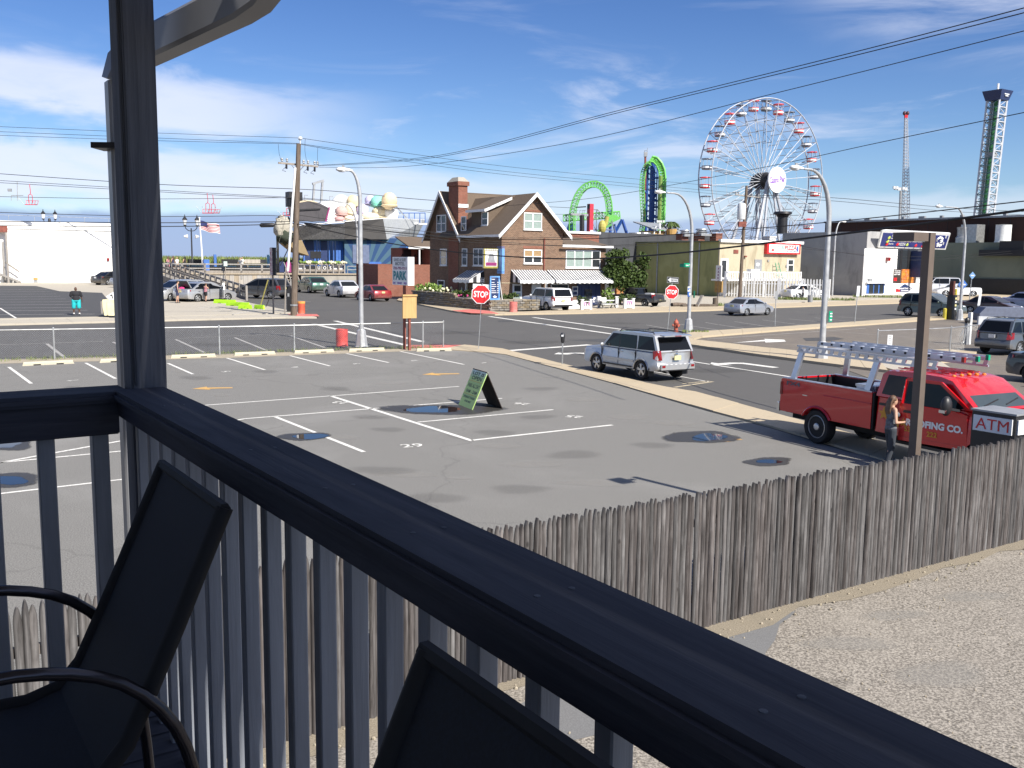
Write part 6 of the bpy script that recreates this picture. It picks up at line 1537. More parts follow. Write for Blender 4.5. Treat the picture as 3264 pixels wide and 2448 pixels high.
for sg in(-1,1):MB().lathe([(.28,0),(.1,.5)],(sg*.55,0,h*.56),8,mat=Matrix.Rotation(R(90*sg),3,'Y')).build('speaker',M['white'],t)
q_=P(158,712,150);t,h=twin_lamp(158,667,712,150,'twin lantern lamp showing above the white building roof')
b=P(646,842,133);fp=thing('flag_pole','white flag pole with the stars and stripes blowing','flag',b)
hp=P(640,697,133).z-b.z
MB().tube([(0,0,0),(-.25,0,hp)],[.13,.07],8).build('pole',M['white'],fp);MB().ball((-.25,0,hp+.1),.12,8,6).build('finial',M['white'],fp)
fm,nt,b_=pmat('flag_cloth');tcx=nt.new('ShaderNodeTexCoord').outputs['UV'];sp=nt.new('ShaderNodeSeparateXYZ');nt.l.new(tcx,sp.inputs[0])
st_n=nt.math('GREATER_THAN',nt.math('FRACT',nt.math('MULTIPLY',sp.outputs[1],6.5)),.5)
can=nt.math('MULTIPLY',nt.math('LESS_THAN',sp.outputs[0],.42),nt.math('GREATER_THAN',sp.outputs[1],.46))
nt.put(b_.inputs['Base Color'],nt.mix(can,nt.mix(st_n,(.70,.68,.66),(.45,.03,.05)),(.04,.05,.16)));b_.inputs['Roughness'].default_value=.9
me=bpy.data.meshes.new('flag');nx_,ny_=14,8;vs=[];uv=[];fl,fh=1.65,1.3
for j in range(ny_+1):
 for i in range(nx_+1):
  u,v=i/nx_,j/ny_;vs.append((-.2+u*fl*(1-.04*v),.22*math.sin(u*7+v*1.2)*u,hp-.25-fh+v*fh-u*.55+.08*math.sin(u*9)));uv.append((u,v))
fs=[(j*(nx_+1)+i,j*(nx_+1)+i+1,(j+1)*(nx_+1)+i+1,(j+1)*(nx_+1)+i)for j in range(ny_)for i in range(nx_)]
vs=[tuple(Vector(v)*1.0+Vector((v[0]*.75,0,0)))for v in vs]
me.from_pydata(vs,[],fs);me.materials.append(fm);ul=me.uv_layers.new(name='UVMap')
for lp in me.loops:ul.data[lp.index].uv=uv[lp.vertex_index]
link_mesh('flag',me,fp)
def simple(name,label,cat,px,yb,yt,Y,w,d,mat,group=None,extra=None):
 t,h=stand(name,label,cat,px,yb,yt,Y,None,group);MB().box((0,0,h/2),(w,d,h)).build('body',mat,t)
 if extra:extra(t,h)
 return t
simple('bin','blue bin on the boardwalk','bin',657,862,827,130,.75,.75,M['signblue'],extra=lambda t,h:MB().box((0,0,h*.62),(.78,.78,.12)).build('lid_band',M['sky'],t))
simple('blue_post','tall blue banner post on the boardwalk','post',686,850,811,140,.35,.35,M['signblue'])
simple('box_cabinet','pale green cabinet on a post before the bulkhead','cabinet',718,848,833,122,.45,.3,paint('pale_green',(.5,.62,.55),.6),extra=lambda t,h:MB().box((0,0,-1.6),(.08,.08,3.3)).build('post',M['greywood'],t))
simple('info_board','light blue standing panel on the boardwalk by the pole','sign',861,848,812,140,.9,.1,paint('pale_sky',(.35,.68,.85),.6))
for px,lb in((628,'dark bench left of the blue bin'),(735,'dark bench between cabinet and strollers')):
 b=P(px,852,137);t=thing('bench',lb,'bench',b,rz=AX,group='benches on the boardwalk');MB().box((0,0,.45),(2.4,.5,.1)).build('seat',M['signblack'],t);MB().box((0,.28,.85),(2.4,.08,.6)).build('backrest',M['signblack'],t)
 for sx in(-1,1):MB().box((sx,0,.22),(.1,.45,.44)).build('leg',M['signblack'],t)
b=P(817,852,137);t=thing('bench','pale bench at the right end of the boardwalk rail','bench',b,rz=AX,group='benches on the boardwalk');MB().box((0,0,.45),(3.2,.5,.12)).build('seat',M['bulkhead'],t);MB().box((0,.28,.85),(3.2,.08,.55)).build('backrest',M['bulkhead'],t)
for sx in(-1.3,1.3):MB().box((sx,0,.22),(.1,.45,.44)).build('leg',M['greywood'],t)
for px,lb,m_ in((900,'round-topped dark blue board by the stairs',M['navy']),(920,'round-topped dark red board by the stairs',M['maroon'])):
 a_=P(px,868,129);t=thing('cutout_board',lb,'board',a_,rz=AX);h=P(px,833,129).z-a_.z
 MB().prism([Vector((-.38,0,0)),Vector((.38,0,0)),Vector((.38,0,h-.38))]+[Vector((.38*math.cos(R(a)),0,h-.38+.38*math.sin(R(a))))for a in range(20,180,20)]+[Vector((-.38,0,h-.38))],(0,.12,0)).build('board',m_,t)
# ship-shaped ice cream hall
def hull_z(px,py,Y):return P(px,py,Y).z
SO=P(960,870,131);SO.z=0
SH=thing('ship_hall','ship-shaped boardwalk hall with grey hull roof, blue rayed wall and open windows','building',SO,rz=AX)
def sf(px,py,y=0.0):
 p=HRi@(onplane(px,py,SO-E2*y,E1)-SO);return Vector((p.x,y,p.z))
def panel(pts,y_list,mat,name,th=.3):
 v=[sf(px,py,y)for(px,py),y in zip(pts,y_list)]
 return MB().prism(v,(0,th,0)).build(name,mat,SH)
hullg=stained('hull_grey',(.26,.255,.25),(.13,.13,.13),.7,.5,.2);hullb=stained('hull_dark',(.22,.21,.20),(.17,.163,.155),.4);hulll=paint('hull_light',(.50,.52,.53),.7)
panel([(952,764),(1098,762),(1100,712),(955,720)],[1.2,1.2,-1.0,-1.0],wood('hull_boards',(.20,.20,.20),(.44,.43,.42),(.52,.51,.49),rough=.9,grain=5),'hull_panel')
panel([(1098,762),(1233,763),(1221,697),(1100,707)],[1.2,1.2,-1.0,-1.0],hullb,'hull_panel')
q=[sf(1233,763,1.2),sf(1321,766,14),sf(1358,702,14),sf(1221,697,-1.0)];MB().prism(q,(0,.3,.05)).build('hull_panel',hulll,SH)
zr_=sf(1200,700)[2]
MB().prism([sf(1100,709,-.9),sf(1221,697,-.9),sf(1355,701,13.5),sf(1355,701,22),sf(955,715,22),sf(955,719,-.9)],(0,0,.1)).build('deck_roof',M['white'],SH)
MB().box((sf(1290,690,10).x,10,zr_+.05),(11,.3,.25)).build('coping',M['white'],SH)
z0=zt;z1=sf(1000,768,2)[2]+.65
xl_,xm_,xr2=sf(955,800,2).x,sf(1098,800,2).x,sf(1294,800,2).x
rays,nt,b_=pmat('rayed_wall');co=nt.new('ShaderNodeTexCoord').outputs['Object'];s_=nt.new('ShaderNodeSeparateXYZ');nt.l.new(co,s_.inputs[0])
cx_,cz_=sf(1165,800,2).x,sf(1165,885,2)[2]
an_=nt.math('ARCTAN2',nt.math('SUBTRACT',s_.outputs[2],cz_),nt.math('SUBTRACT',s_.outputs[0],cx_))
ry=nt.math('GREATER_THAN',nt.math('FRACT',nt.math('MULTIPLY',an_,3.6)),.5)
nt.put(b_.inputs['Base Color'],nt.mix(ry,(.010,.048,.14),(.045,.105,.155)));b_.inputs['Roughness'].default_value=.7  # hull overhang's shade is put into both ray colours
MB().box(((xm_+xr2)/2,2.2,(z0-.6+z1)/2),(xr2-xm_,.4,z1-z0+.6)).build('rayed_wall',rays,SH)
MB().box(((xm_+xr2)/2+.4,9,(z0+z1)/2),(xr2-xm_+.8,13,z1-z0)).build('side_wall',paint('deep_blue',(.03,.12,.34),.7),SH)
MB().box((sf(1195,850,2).x,1.95,sf(1195,850,2).z-.6),(2.0,.12,2.6)).build('door',M['signblue'],SH)
MB().box((sf(1150,830,2).x,1.95,sf(1150,810,2).z),(2.6,.12,2.6)).build('faded_sign',paint('faded_sign',(.12,.15,.24),.7),SH)
MB().box(((xl_+xm_)/2,3,z1-.25),(xm_-xl_,2.0,.6)).build('lintel',M['sky']if False else paint('pale_lintel',(.09,.17,.22),.7),SH)
MB().box(((xl_+xm_)/2,9,z0+.5),(xm_-xl_,12,1.0)).build('counter',M['black'],SH)
for f_,w_ in((0.02,.5),(.16,.25),(.27,1.3),(.40,.3),(.47,.2),(.52,.2),(.60,1.0),(.72,.15),(.82,.15),(.90,.4),(.98,.6)):
 MB().box((xl_+(xm_-xl_)*f_,3.2,(z0+z1)/2),(w_,.3,z1-z0)).build('column',M['navy']if w_>.9 else M['signblue'],SH)
MB().box(((xl_+xm_)/2-.6,3.1,z0+2.6),(1.6,.2,1.0)).build('hanging_panel',M['signblack'],SH)
MB().box((xl_+1.0,14,(z0+z1)/2),(.3,.3,z1-z0)).build('column',M['black'],SH)
ry0,ry1=sf(950,863,-.6),sf(1098,863,-.6);zr1=sf(1020,842,-.6)[2]
for k in range(9):
 x=ry0.x+(ry1.x-ry0.x)*k/8;MB().box((x,-.6,(zr1+z0-.6)/2),(.16,.2,zr1-z0+.9)).build('terrace_post',M['greywood'],SH)
 if k<8:
  fb=MB()
  for j in range(10):fb.ball((x+.2+rnd.uniform(0,.9),-.75+rnd.uniform(-.15,.15),zr1+.25+rnd.uniform(-.08,.1)),.16,6,4,amp=.3,seed=j)
  fb.build('flower_box',M['flower']if k%2 else M['leaf2'],SH)
MB().box(((ry0.x+ry1.x)/2,-.6,zr1),(ry1.x-ry0.x,.3,.25)).build('terrace_rail',M['greywood'],SH);MB().box(((ry0.x+ry1.x)/2,-.55,z0-.15),(ry1.x-ry0.x,.6,.35)).build('terrace_edge',M['greywood'],SH)
MB().box(((ry0.x+ry1.x)/2,-.55,(z0+zr1)/2-.2),(ry1.x-ry0.x,.08,.3)).build('terrace_rail',M['greywood'],SH)
for k in range(1,7):lettering('aeuos$'[k-1],M['cloth_wh'],SH,(ry0.x+(ry1.x-ry0.x)*(k+.5)/8,-.70,(z0+zr1)/2+.15),(1,0,0),UP,h=.45)if k in(3,4,5)else None
for k in range(2):MB().box((ry0.x+(ry1.x-ry0.x)*(k*.8+.06),-.2,(z0+zr1)/2),(1.6,.1,1.3)).build('white_panel',M['cloth_wh'],SH)
mb=MB()
for px in(1108,1144,1192,1205):q=sf(px,868,.4);mb.tube([(q.x,.4,q.z-1.0),(q.x,.4,q.z+.9)],.06,5)
q0,q1=sf(1108,849,.4),sf(1205,849,.4);mb.tube([q0,q1],.06,5);q0,q1=sf(1108,860,.4),sf(1205,860,.4);mb.tube([q0,q1],.05,5);mb.build('metal_railing',M['galv'],SH)
a_=sf(918,730,0.5);bb=MB();bb.ball(sf(904,730,.5),(1.25,1.2,1.7),18,12,amp=.5,seed=3,freq=3.5);bb.build('prow_rock',stained('rock',(.42,.39,.32),(.12,.115,.09),.8,1.2,1.0),SH,smooth=50)
bb=MB();bb.ball(sf(908,754,.3),(1.25,1.2,1.0),14,10,amp=.5,seed=9,freq=3.5);bb.build('prow_rock',paint('rock_dark',(.035,.045,.03),.9),SH,smooth=50)
MB().prism([sf(905,768,1),sf(948,803,1),sf(985,815,1),sf(962,765,1)],(0,3.0,0)).build('prow_keel',paint('keel_tan',(.27,.20,.11),.8),SH)
MB().tube([sf(935,760,-.5),sf(893,846,-.5)],.07,6).build('stay_cable',M['cable'],SH)
cabp=[(921,655),(930,705),(1035,706),(1047,662),(1020,648),(985,641),(950,647)]
MB().prism([sf(x,y,-.8)for x,y in cabp],(0,.4,0)).build('stern_panel',stained('stern',(.085,.08,.085),(.04,.04,.045),.6),SH)
MB().prism([sf(1036,706,-.9),sf(1048,661,-.9),sf(1053,660,-.9),sf(1041,706,-.9)],(0,.6,0)).build('stern_edge',M['maroon'],SH)
MB().prism([sf(950,672,-.85),sf(1020,668,-.85),sf(1022,664,-.85),sf(950,667,-.85)],(0,-.1,0)).build('stern_band',M['signblack'],SH)
MB().prism([sf(948,649,.2),sf(985,642,.2),sf(1020,649,.2),sf(1000,640,.2),sf(978,637,.2),sf(958,641,.2)],(0,2,0)).build('awning_dome',paint('dome_buff',(.62,.52,.36),.7),SH)
MB().prism([sf(1020,650,11),sf(1040,640,11),sf(1064,640,11),sf(1066,702,11),sf(1045,702,11)],(0,6,0)).build('tent',M['white'],SH)
MB().ball(sf(1088,662,12),(1.7,1.7,2.0),14,10).build('tent',M['white'],SH,smooth=60)
MB().box(sf(1066,690,11),(2.6,1,1.6)).build('tent',M['white'],SH)
ic=[('cream',(.74,.60,.38),1241,641,25,27,0),('cream',(.72,.62,.42),1212,680,27,22,2),('mint',(.25,.62,.50),1203,645,22,22,2.5),('lilac',(.56,.52,.72),1180,640,18,18,4),('lilac',(.58,.50,.70),1155,670,20,20,1.2),('white',(.78,.74,.80),1140,695,20,10,.5),('vanilla',(.68,.56,.36),1126,644,22,22,2.2),('vanilla',(.70,.62,.44),1117,668,18,22,1.0),('pink',(.56,.37,.33),1089,675,20,18,.4),('pink',(.58,.34,.32),1082,697,16,8,0),('cream',(.70,.64,.48),1112,695,18,9,0),('cream',(.78,.70,.50),1180,690,30,12,.2),('white',(.82,.80,.74),1246,684,25,22,1.2)]
for i,(nm,c_,px,py,rx_,ry_,y)in enumerate(ic):
 y+=4
 p=sf(px,py,y);k_=p.y;sc_=(SO.y+y*.84+p.x*.54)/3000.0
 w_=(HO+Vector());sc_=140/3000.0
 t=thing('ice_cream_sculpture',['giant pale orange ice cream scoop on the hull roof, tallest at the right','buff scoop below the mint one on the hull roof','giant mint green ice cream scoop','lilac scoop behind the lamp post','lower lilac scoop by the lamp post','white scalloped dish under the lilac scoop','yellow vanilla scoop with dark streaks','lower vanilla swirl left of the lilac scoop','giant pink ice cream scoop at the left end','pink ruffled dish under the pink scoop','cream ruffle next to the pink dish','long cream ruffle in the middle of the row','white cone base under the tall orange scoop'][i],'sculpture',SO+HR@p,rz=AX,group='ice cream sculptures on the hall roof')
 mb=MB();mb.ball((0,0,0),(rx_*sc_,rx_*sc_*.9,ry_*sc_),22,16,amp=.12,seed=i,freq=3.0)
 m_=stained('icecream_%s'%nm,c_,tuple(x*.75 for x in c_),.45,1.6,2.0,.7)
 mb.build('scoop',m_,t,smooth=70)
 if ry_>15 and i not in(4,12):
  mb=MB();mb.lathe([(rx_*sc_*.98,-ry_*sc_*.42),(rx_*sc_*1.08,-ry_*sc_*.52),(rx_*sc_*1.0,-ry_*sc_*.66),(rx_*sc_*.8,-ry_*sc_*.7)],n=20);mb.build('skirt',m_,t,smooth=50)
mb=MB();q0,q1=sf(1268,679,8),sf(1355,679,12)
for f_ in(0,.2,.4,.6,.8,1):q=q0.lerp(q1,f_);mb.tube([q,q-UP*1.6],.07,5)
mb.tube([q0,q1],.07,5);mb.build('roof_railing',M['signblue'],SH)
MB().tube([sf(1247,640,8),sf(1300,700,8)],.09,5).build('guy_rope',M['galv'],SH)
MB().box(sf(937,636,1),(1.9,1.5,2.0)).build('roof_box',M['signblack'],SH)
tw=thing('skyride_tower','grey steel skyride tower with sheaves above the hull roof','tower',SO+HR@sf(1015,645,12),rz=AX)
k_=143/3000.0
mb=MB();mb.beam((-.9,0,-.5),(-.6,0,4.0-1.2),.3,.3);mb.beam((.4,0,-.5),(.7,0,3.2),.3,.3);mb.beam((-.9,0,2.7),(.9,0,3.3),.35,.35);mb.build('gantry',M['signgrey'],tw)
mb=MB();mb.box((0,0,-.6),(7.0,.8,.35))
for k in range(9):mb.lathe([(.3,-.2),(.3,.2)],(-3.2+k*.8,0,-.35),8,mat=Matrix.Rotation(R(90),3,'X'))
for x in(-3,-2,2,3,3.8):mb.tube([(x,.4,-.5),(x,.4,1.0),(x+.5,.4,1.0)],.06,5)
mb.build('sheave_frame',M['signgrey'],tw)
# rides on the far pier
def at(px,py,Y):return P(px,py,Y)
D_W=230.0
HB=at(2431,577,D_W);RAD=247/3000*D_W
FW=thing('ferris_wheel','big white ferris wheel with red and white gondolas and lettered hub disc','ferris wheel',(HB.x,HB.y,0),rz=AX)
th_=2.1
def fwp(a,r_,y):return Vector((r_*math.sin(a),y,HB.z+r_*math.cos(a)))
wht=paint('wheel_white',(.50,.52,.56),.5);
NG=28
for y,nm in((-th_,'rim'),(th_,'rim')):
 mb=MB();pts=[fwp(2*math.pi*i/84,RAD,y)for i in range(85)];mb.tube(pts,.14,6,cap=False);mb.build(nm,wht,FW,smooth=60)
mb=MB();pts=[fwp(2*math.pi*i/56,RAD*.70,0)for i in range(57)]
for i in range(0,NG*1):
 a=2*math.pi*(i+.5)/NG
 for r_ in(.48,.62,.76,.88):mb.tube([fwp(a,RAD*r_,-th_*(.35+.65*r_)),fwp(a,RAD*r_,th_*(.35+.65*r_))],.07,4)
 for r0,r1 in((.48,.62),(.62,.76),(.76,.88),(.88,1.0)):mb.tube([fwp(a,RAD*r0,-th_*(.35+.65*r0)),fwp(a,RAD*r1,th_*(.35+.65*r1))],.045,4)
mb.build('spoke_bracing',M['signgrey'],FW)
for i in range(NG):
 a=2*math.pi*(i+.5)/NG;b=2*math.pi*(i+1.5)/NG
 for y in(-1,1):MB().tube([fwp(a,1.6,y*th_*.45),fwp(a,RAD,y*th_)],.08,5).build('spoke',wht,FW)
mb=MB()
for i in range(NG):
 a=2*math.pi*(i+.5)/NG;mb.tube([fwp(a,RAD,-th_),fwp(a,RAD,th_)],.10,5)
 b=2*math.pi*(i+1.5)/NG
 for y in(-th_,th_):mb.tube([fwp(a,RAD*.74,y*.8),fwp(b,RAD*.74,y*.8)],.05,4)
mb.build('cross_tie',wht,FW)
gb=MB().lathe([(.30,0),(1.15,.1),(1.25,.9),(1.15,.95)],n=12)
for k in range(1):gb.lathe([(.1,2.7),(1.25,2.55),(1.3,2.4)],n=12)
gr,gw=gb.mesh('gondola',M['signred']),gb.mesh('gondola',paint('gondola_navy',(.10,.12,.17),.4))
wn=MB().lathe([(1.27,.35),(1.27,.75)],n=12).mesh('gondola_band',M['white'])
gp=MB()
for k in range(8):gp.tube([(1.15*math.cos(k*math.pi/4),1.15*math.sin(k*math.pi/4),.9),(1.15*math.cos(k*math.pi/4),1.15*math.sin(k*math.pi/4),2.45)],.05,4)
gpm=gp.mesh('gondola_bars',wht)
for i in range(NG):
 p=fwp(2*math.pi*i/NG,RAD,0)-UP*2.75
 g=link_mesh('gondola',gr if i%2 else gw,FW,p);link_mesh('gondola_band',wn,g);link_mesh('gondola_bars',gpm,g)
mb=MB().lathe([(1.5,-th_*1.2),(2.0,-th_*.6),(2.0,th_*.6),(1.5,th_*1.2)],n=20,mat=Matrix.Rotation(R(90),3,'X'));mb.v=[(v[0],v[1],v[2]+HB.z)for v in mb.v];mb.build('hub',M['black'],FW,smooth=40)
mb=MB();yd=-th_*2.0
mb.lathe([(3.0,0),(3.0,.35)],n=40,mat=Matrix.Rotation(R(90),3,'X'));mb.v=[(v[0],v[1]+yd,v[2]+HB.z)for v in mb.v];mb.build('hub_disc',M['white'],FW)
lettering('Casino Pier',M['purple'],FW,(0,yd-.36,HB.z+.05),(1,0,.12),(-.12,0,1),w=5.2,h=1.5,bold=.03)
mb=MB()
for sx in(-1,1):
 for y in(-1,1):
  mb.tube([(sx*1.0,y*th_*1.2,HB.z),(sx*8.5,y*th_*2.2,.0)],.42,6);mb.tube([(sx*.6,y*th_*1.2,HB.z),(sx*4.2,y*th_*2.0,0)],.30,6)
 mb.tube([(sx*5.6,-th_*1.8,8.5),(sx*5.6,th_*1.8,8.5)],.22,5)
mb.build('support_leg',paint('wheel_leg',(.42,.44,.48),.5),FW)
sm=thing('dark_column','dark round column with flat top before the ferris wheel','column',at(2492,745,200))
h_=at(2492,675,200).z-at(2492,745,200).z
MB().lathe([(1.05,0),(1.05,h_*.75),(1.25,h_*.8),(1.3,h_*.84),(1.9,h_*.9),(1.8,h_)],n=16).build('shaft',M['black'],sm,smooth=40)
mb=MB()
for k in range(6):mb.tube([(1.0+k*.35,-.3,0),(.9+k*.6,-.3,h_*(.75-.1*k))],.07,4)
mb.build('trellis',M['greywood'],sm)
def track(path,w,dep,mat,name,parent,rr=.14,step=1,nrm=None):
 mb=MB();n=len(path);A=[];B=[];C=[]
 for i,p in enumerate(path):
  t=(Vector(path[min(i+1,n-1)])-Vector(path[max(i-1,0)])).normalized();y_=Vector(nrm)if nrm else Vector((0,1,0));m_=t.cross(y_).normalized()
  A.append(Vector(p)+y_*(w/2));B.append(Vector(p)-y_*(w/2));C.append(Vector(p)+m_*dep)
 for q in(A,B):mb.tube(q,rr,5)
 mb.tube(C,rr*1.5,5)
 for i in range(0,n,step):
  mb.tube([A[i],B[i]],rr*.6,4);mb.tube([A[i],C[i]],rr*.6,4);mb.tube([B[i],C[i]],rr*.6,4)
  if i+step<n:mb.tube([C[i],A[i+step]],rr*.5,4);mb.tube([C[i+step],B[i]],rr*.5,4)
 return mb.build(name,mat,parent,True)
lime=paint('coaster_lime',(.16,.52,.10),.45,coat=.3);cblue=paint('coaster_blue',(.02,.07,.28),.45)
DC=240.0
rc=thing('roller_coaster','lime green looping roller coaster with blue supports','roller coaster',at(1880,745,DC))
lp=[(1831,742),(1831,715),(1831,690),(1834,670),(1839,650),(1847,630),(1857,614),(1870,602),(1885,596),(1899,596),(1912,602),(1922,614),(1929,630),(1933,648),(1935,668),(1935,690),(1935,708)]
path=[]
for(a,b),(c,d)in zip(lp,lp[1:]):
 path+=[at(a,b,DC),at((a+c)/2,(b+d)/2,DC)]
path.append(at(*lp[-1],DC))
track(path,1.1,1.35,lime,'loop_track',rc,nrm=(.4,.92,0))
hz=[at(1796+i*9.5,705-i*.6,DC+2)for i in range(20)]
track(hz,1.1,1.5,lime,'track',rc,nrm=(0,1,0));MB().prism([at(1936,684,DC-1),at(1965,686,DC-1),at(1979,697,DC-1),at(1960,706,DC-1),at(1936,716,DC-1)],(0,1.5,0)).build('track_end',lime,rc,True)
for a in((1822,712,1822,745),(1816,715,1806,745),(1945,675,1945,755),(1983,700,1950,760),(1983,700,2003,760),(1957,715,1968,765)):MB().tube([at(a[0],a[1],DC+1),at(a[2],a[3],DC+1)],.42,6).build('support',cblue,rc,True)
MB().box(at(1946,676,DC),(1.0,1.0,.8)).build('support_head',cblue,rc,True)
rt=thing('red_tower','red sign tower with a dark side between the coaster loop','tower',at(1880,746,225),rz=AX)
h_=at(1880,650,225).z-at(1880,746,225).z
MB().box((0,0,h_/2),(1.1,1.1,h_)).build('shaft',paint('tower_red',(.50,.035,.06),.5),rt);MB().box((-.57,0,h_*.91),(.06,1.0,h_*.14)).build('panel',M['signblack'],rt);MB().box((.1,-.57,h_*.07),(.8,.05,h_*.12)).build('letters',M['white'],rt)
sl_=thing('lattice_ride','small ride with white lattice arms and yellow centre below the coaster loop','ride',at(1930,760,228))
mb=MB()
for a in((1872,668,1905,748),(1905,668,1875,745),(1901,668,1901,745),(1872,668,1905,668),(1905,668,1945,712),(1905,745,1952,705),(1950,700,1970,770),(1880,733,1954,733)):mb.tube([at(a[0],a[1],228),at(a[2],a[3],228)],.09,4)
mb.build('lattice',M['galv'],sl_,True)
mb=MB();mb.tube([at(1936,690,227),at(1928,725,227)],.5,8);mb.ball(at(1920,723,227),(1.0,1.0,1.6),10,8);mb.build('centre',paint('ride_yellow',(.45,.40,.10),.5),sl_,True)
for a in((1905,738,1950,715),(1910,742,1925,742),(1915,735,1900,746)):MB().beam(at(a[0],a[1],227),at(a[2],a[3],227),.9,.5).build('arm',paint('ride_green',(.12,.36,.10),.5),sl_,True)
ch_=thing('skyride_station','dark skyride pylon with sheaves over the brick house roof','pylon',at(1855,738,220),rz=AX)
MB().tube([at(1855,738,220),at(1855,686,220)],.55,8).build('pylon',M['black'],ch_,True);MB().box(at(1845,684,220),(5,.6,.5),rz=AX).build('sheave_frame',M['signgrey'],ch_,True)
MB().beam(at(1835,661,220),at(1868,659,220),.25,.25).build('gantry',M['black'],ch_,True)
mb=MB()
for px in(1830,1838,1848,1856,1862):mb.tube([at(px,684,220),at(px,671,220),at(px+5,670,220)],.06,4)
mb.build('railing',M['galv'],ch_,True)
vc=thing('tower_coaster','tall lime green vertical coaster on a blue lattice tower','roller coaster',at(2076,745,DC))
lp=[(2041,740),(2046,715),(2048,690),(2046,660),(2044,630),(2043,600),(2044,575),(2048,548),(2056,528),(2066,517),(2077,514)]
def dense(lp,k):
 out=[]
 for(a,b),(c,d)in zip(lp,lp[1:]):
  for j in range(k):out.append((a+(c-a)*j/k,b+(d-b)*j/k))
 return out+[lp[-1]]
track([at(a,b,DC)for a,b in dense(lp,3)],.9,-1.0,lime,'up_track',vc,rr=.11,nrm=(.75,.66,0))
lp=[(2076,515),(2088,517),(2099,528),(2106,545),(2109,570),(2108,600),(2107,640),(2106,680),(2105,705),(2104,735)]
track([at(a,b,DC-2)for a,b in dense(lp,3)],1.5,1.2,lime,'down_track',vc,rr=.20,nrm=(.75,.66,0))
MB().tube([at(2104+2,560,DC-2.5),at(2101,720,DC-2.5)],.55,8).build('spine',paint('coaster_olive',(.17,.27,.06),.5),vc,True)
for a,w_ in(((2080,516,2073,745),.58),((2087,520,2081,745),.26),((2065,527,2058,745),.32),((2095,530,2090,745),.18)):MB().tube([at(a[0],a[1],DC),at(a[2],a[3],DC)],w_,6).build('tower_leg',cblue,vc,True)
mb=MB()
for k in range(12):
 y=535+k*17;mb.tube([at(2064-k*.5,y,DC),at(2094-k*.4,y+17,DC)],.10,4);mb.tube([at(2064-k*.5,y,DC),at(2094-k*.4,y,DC)],.10,4)
for a in((2055,536,2064,536),(2050,605,2072,628),(2050,692,2068,705),(2085,630,2098,608),(2080,567,2098,567),(2080,640,2100,640),(2080,660,2098,660),(2080,692,2098,692)):mb.tube([at(a[0],a[1],DC),at(a[2],a[3],DC)],.28,5)
mb.build('bracing',cblue,vc,True)
po2=thing('mast','thin dark mast rising behind the vertical coaster','mast',at(2056,740,300));MB().tube([at(2056,740,300),at(2057,500,300)],[.5,.35],6).build('pole',M['rust'],po2,True);MB().box(at(2058,492,300),(1.0,1.0,1.4)).build('head',M['signgrey'],po2,True);mb=MB().tube([at(2054,490,300),at(2055,480,300),at(2063,480,300),at(2063,492,300)],.10,4);mb.tube([at(2063,480,300),at(2064,471,300)],.06,4);mb.build('aerial',M['signgrey'],po2,True)
rf=thing('roof_pavilion','small timber pavilion with sloped grey roof on the pier building','pavilion',at(2095,755,190),rz=AX)
MB().box((0,0,.5),(6,4,1.2)).build('body',M['ply'],rf);MB().prism([Vector((-4,-2.8,1.4)),Vector((4.4,-2.8,1.0)),Vector((4.4,2.8,2.6)),Vector((-4,2.8,2.8))],(0,0,.2)).build('roof',M['signgrey'],rf)
for x in(-3,0,3):MB().beam((x,-2.2,0),(x+.6,-2.2,2.0),.2,.2).build('strut',M['offwhite'],rf)
def palm(px,py,Y,s,label):
 b=at(px,py,Y);t=thing('palm_plant',label,'plant',b,group='palms on the pier roof');MB().tube([(0,0,-1),(0.1,0,s)],[.2,.15],6).build('trunk',M['bark'],t)
 r2=random.Random(px);mb=MB()
 for k in range(26):
  a=r2.uniform(0,6.28);l_=s*r2.uniform(.7,1.2);d=Vector((math.cos(a),math.sin(a),0));pts=[Vector((.1,0,s))+d*(l_*u)+UP*(l_*(.6*u-1.0*u*u))for u in(0,.35,.7,1)];w_=Vector((-d.y,d.x,0))*.25
  for p,q in zip(pts,pts[1:]):mb.quad(p-w_,q-w_*.5,q+w_*.5,p+w_)
 mb.build('frond',M['leaf'],t,fix=False)
palm(2135,748,190,2.3,'bushy palm on the pier building roof')
pl_=thing('planter_tub','orange tub with flowers on the pier roof left of the vents','planter',at(2140,752,188));MB().lathe([(.8,0),(1.1,1.3)],n=12).build('tub',M['arrow'],pl_)
mb_=MB();fx=thing('floodlight_mast','white floodlight pole on the pier roof beside the coaster','street lamp',at(2103,745,187));MB().tube([at(2103,745,187),at(2103,708,187)],.16,6).build('pole',M['white'],fx,True)
for px in(2097,2103,2109,2114):MB().box(at(px,706,187),(.45,.4,.4)).build('floodlight',M['white'],fx,True)
lm=thing('lattice_mast','slender white lattice mast topped by dark red balls','mast',at(2887,700,280))
mb=MB();top=at(2888,376,280);base=at(2887,720,280);n=34
c_=[(-1,-1),(1,-1),(1,1),(-1,1)]
def lq(f_,i):w_=.95*(1-f_)+.32*f_;p=base.lerp(top,f_);return p+Vector((c_[i%4][0]*w_,c_[i%4][1]*w_,0))
for i in range(4):mb.tube([lq(0,i),lq(1,i)],.10,4)
for k in range(n):
 for i in range(4):mb.tube([lq(k/n,i),lq((k+1)/n,i+1)],.055,4);mb.tube([lq(k/n,i),lq(k/n,i+1)],.05,4)
mb.build('lattice',wht,lm,True)
for px in(2883,2893):MB().ball(at(px,361,280),(.5,.5,.62),10,8).build('ball',paint('ball_dark',(.08,.03,.04),.5),lm,True,smooth=60)
MB().box(at(2888,371,280),(.8,.6,.8)).build('head',M['signred'],lm,True)
for px in(2883,2893):MB().tube([at(px,378,280),at(px,364,280)],.09,4).build('stay',M['signred'],lm,True)
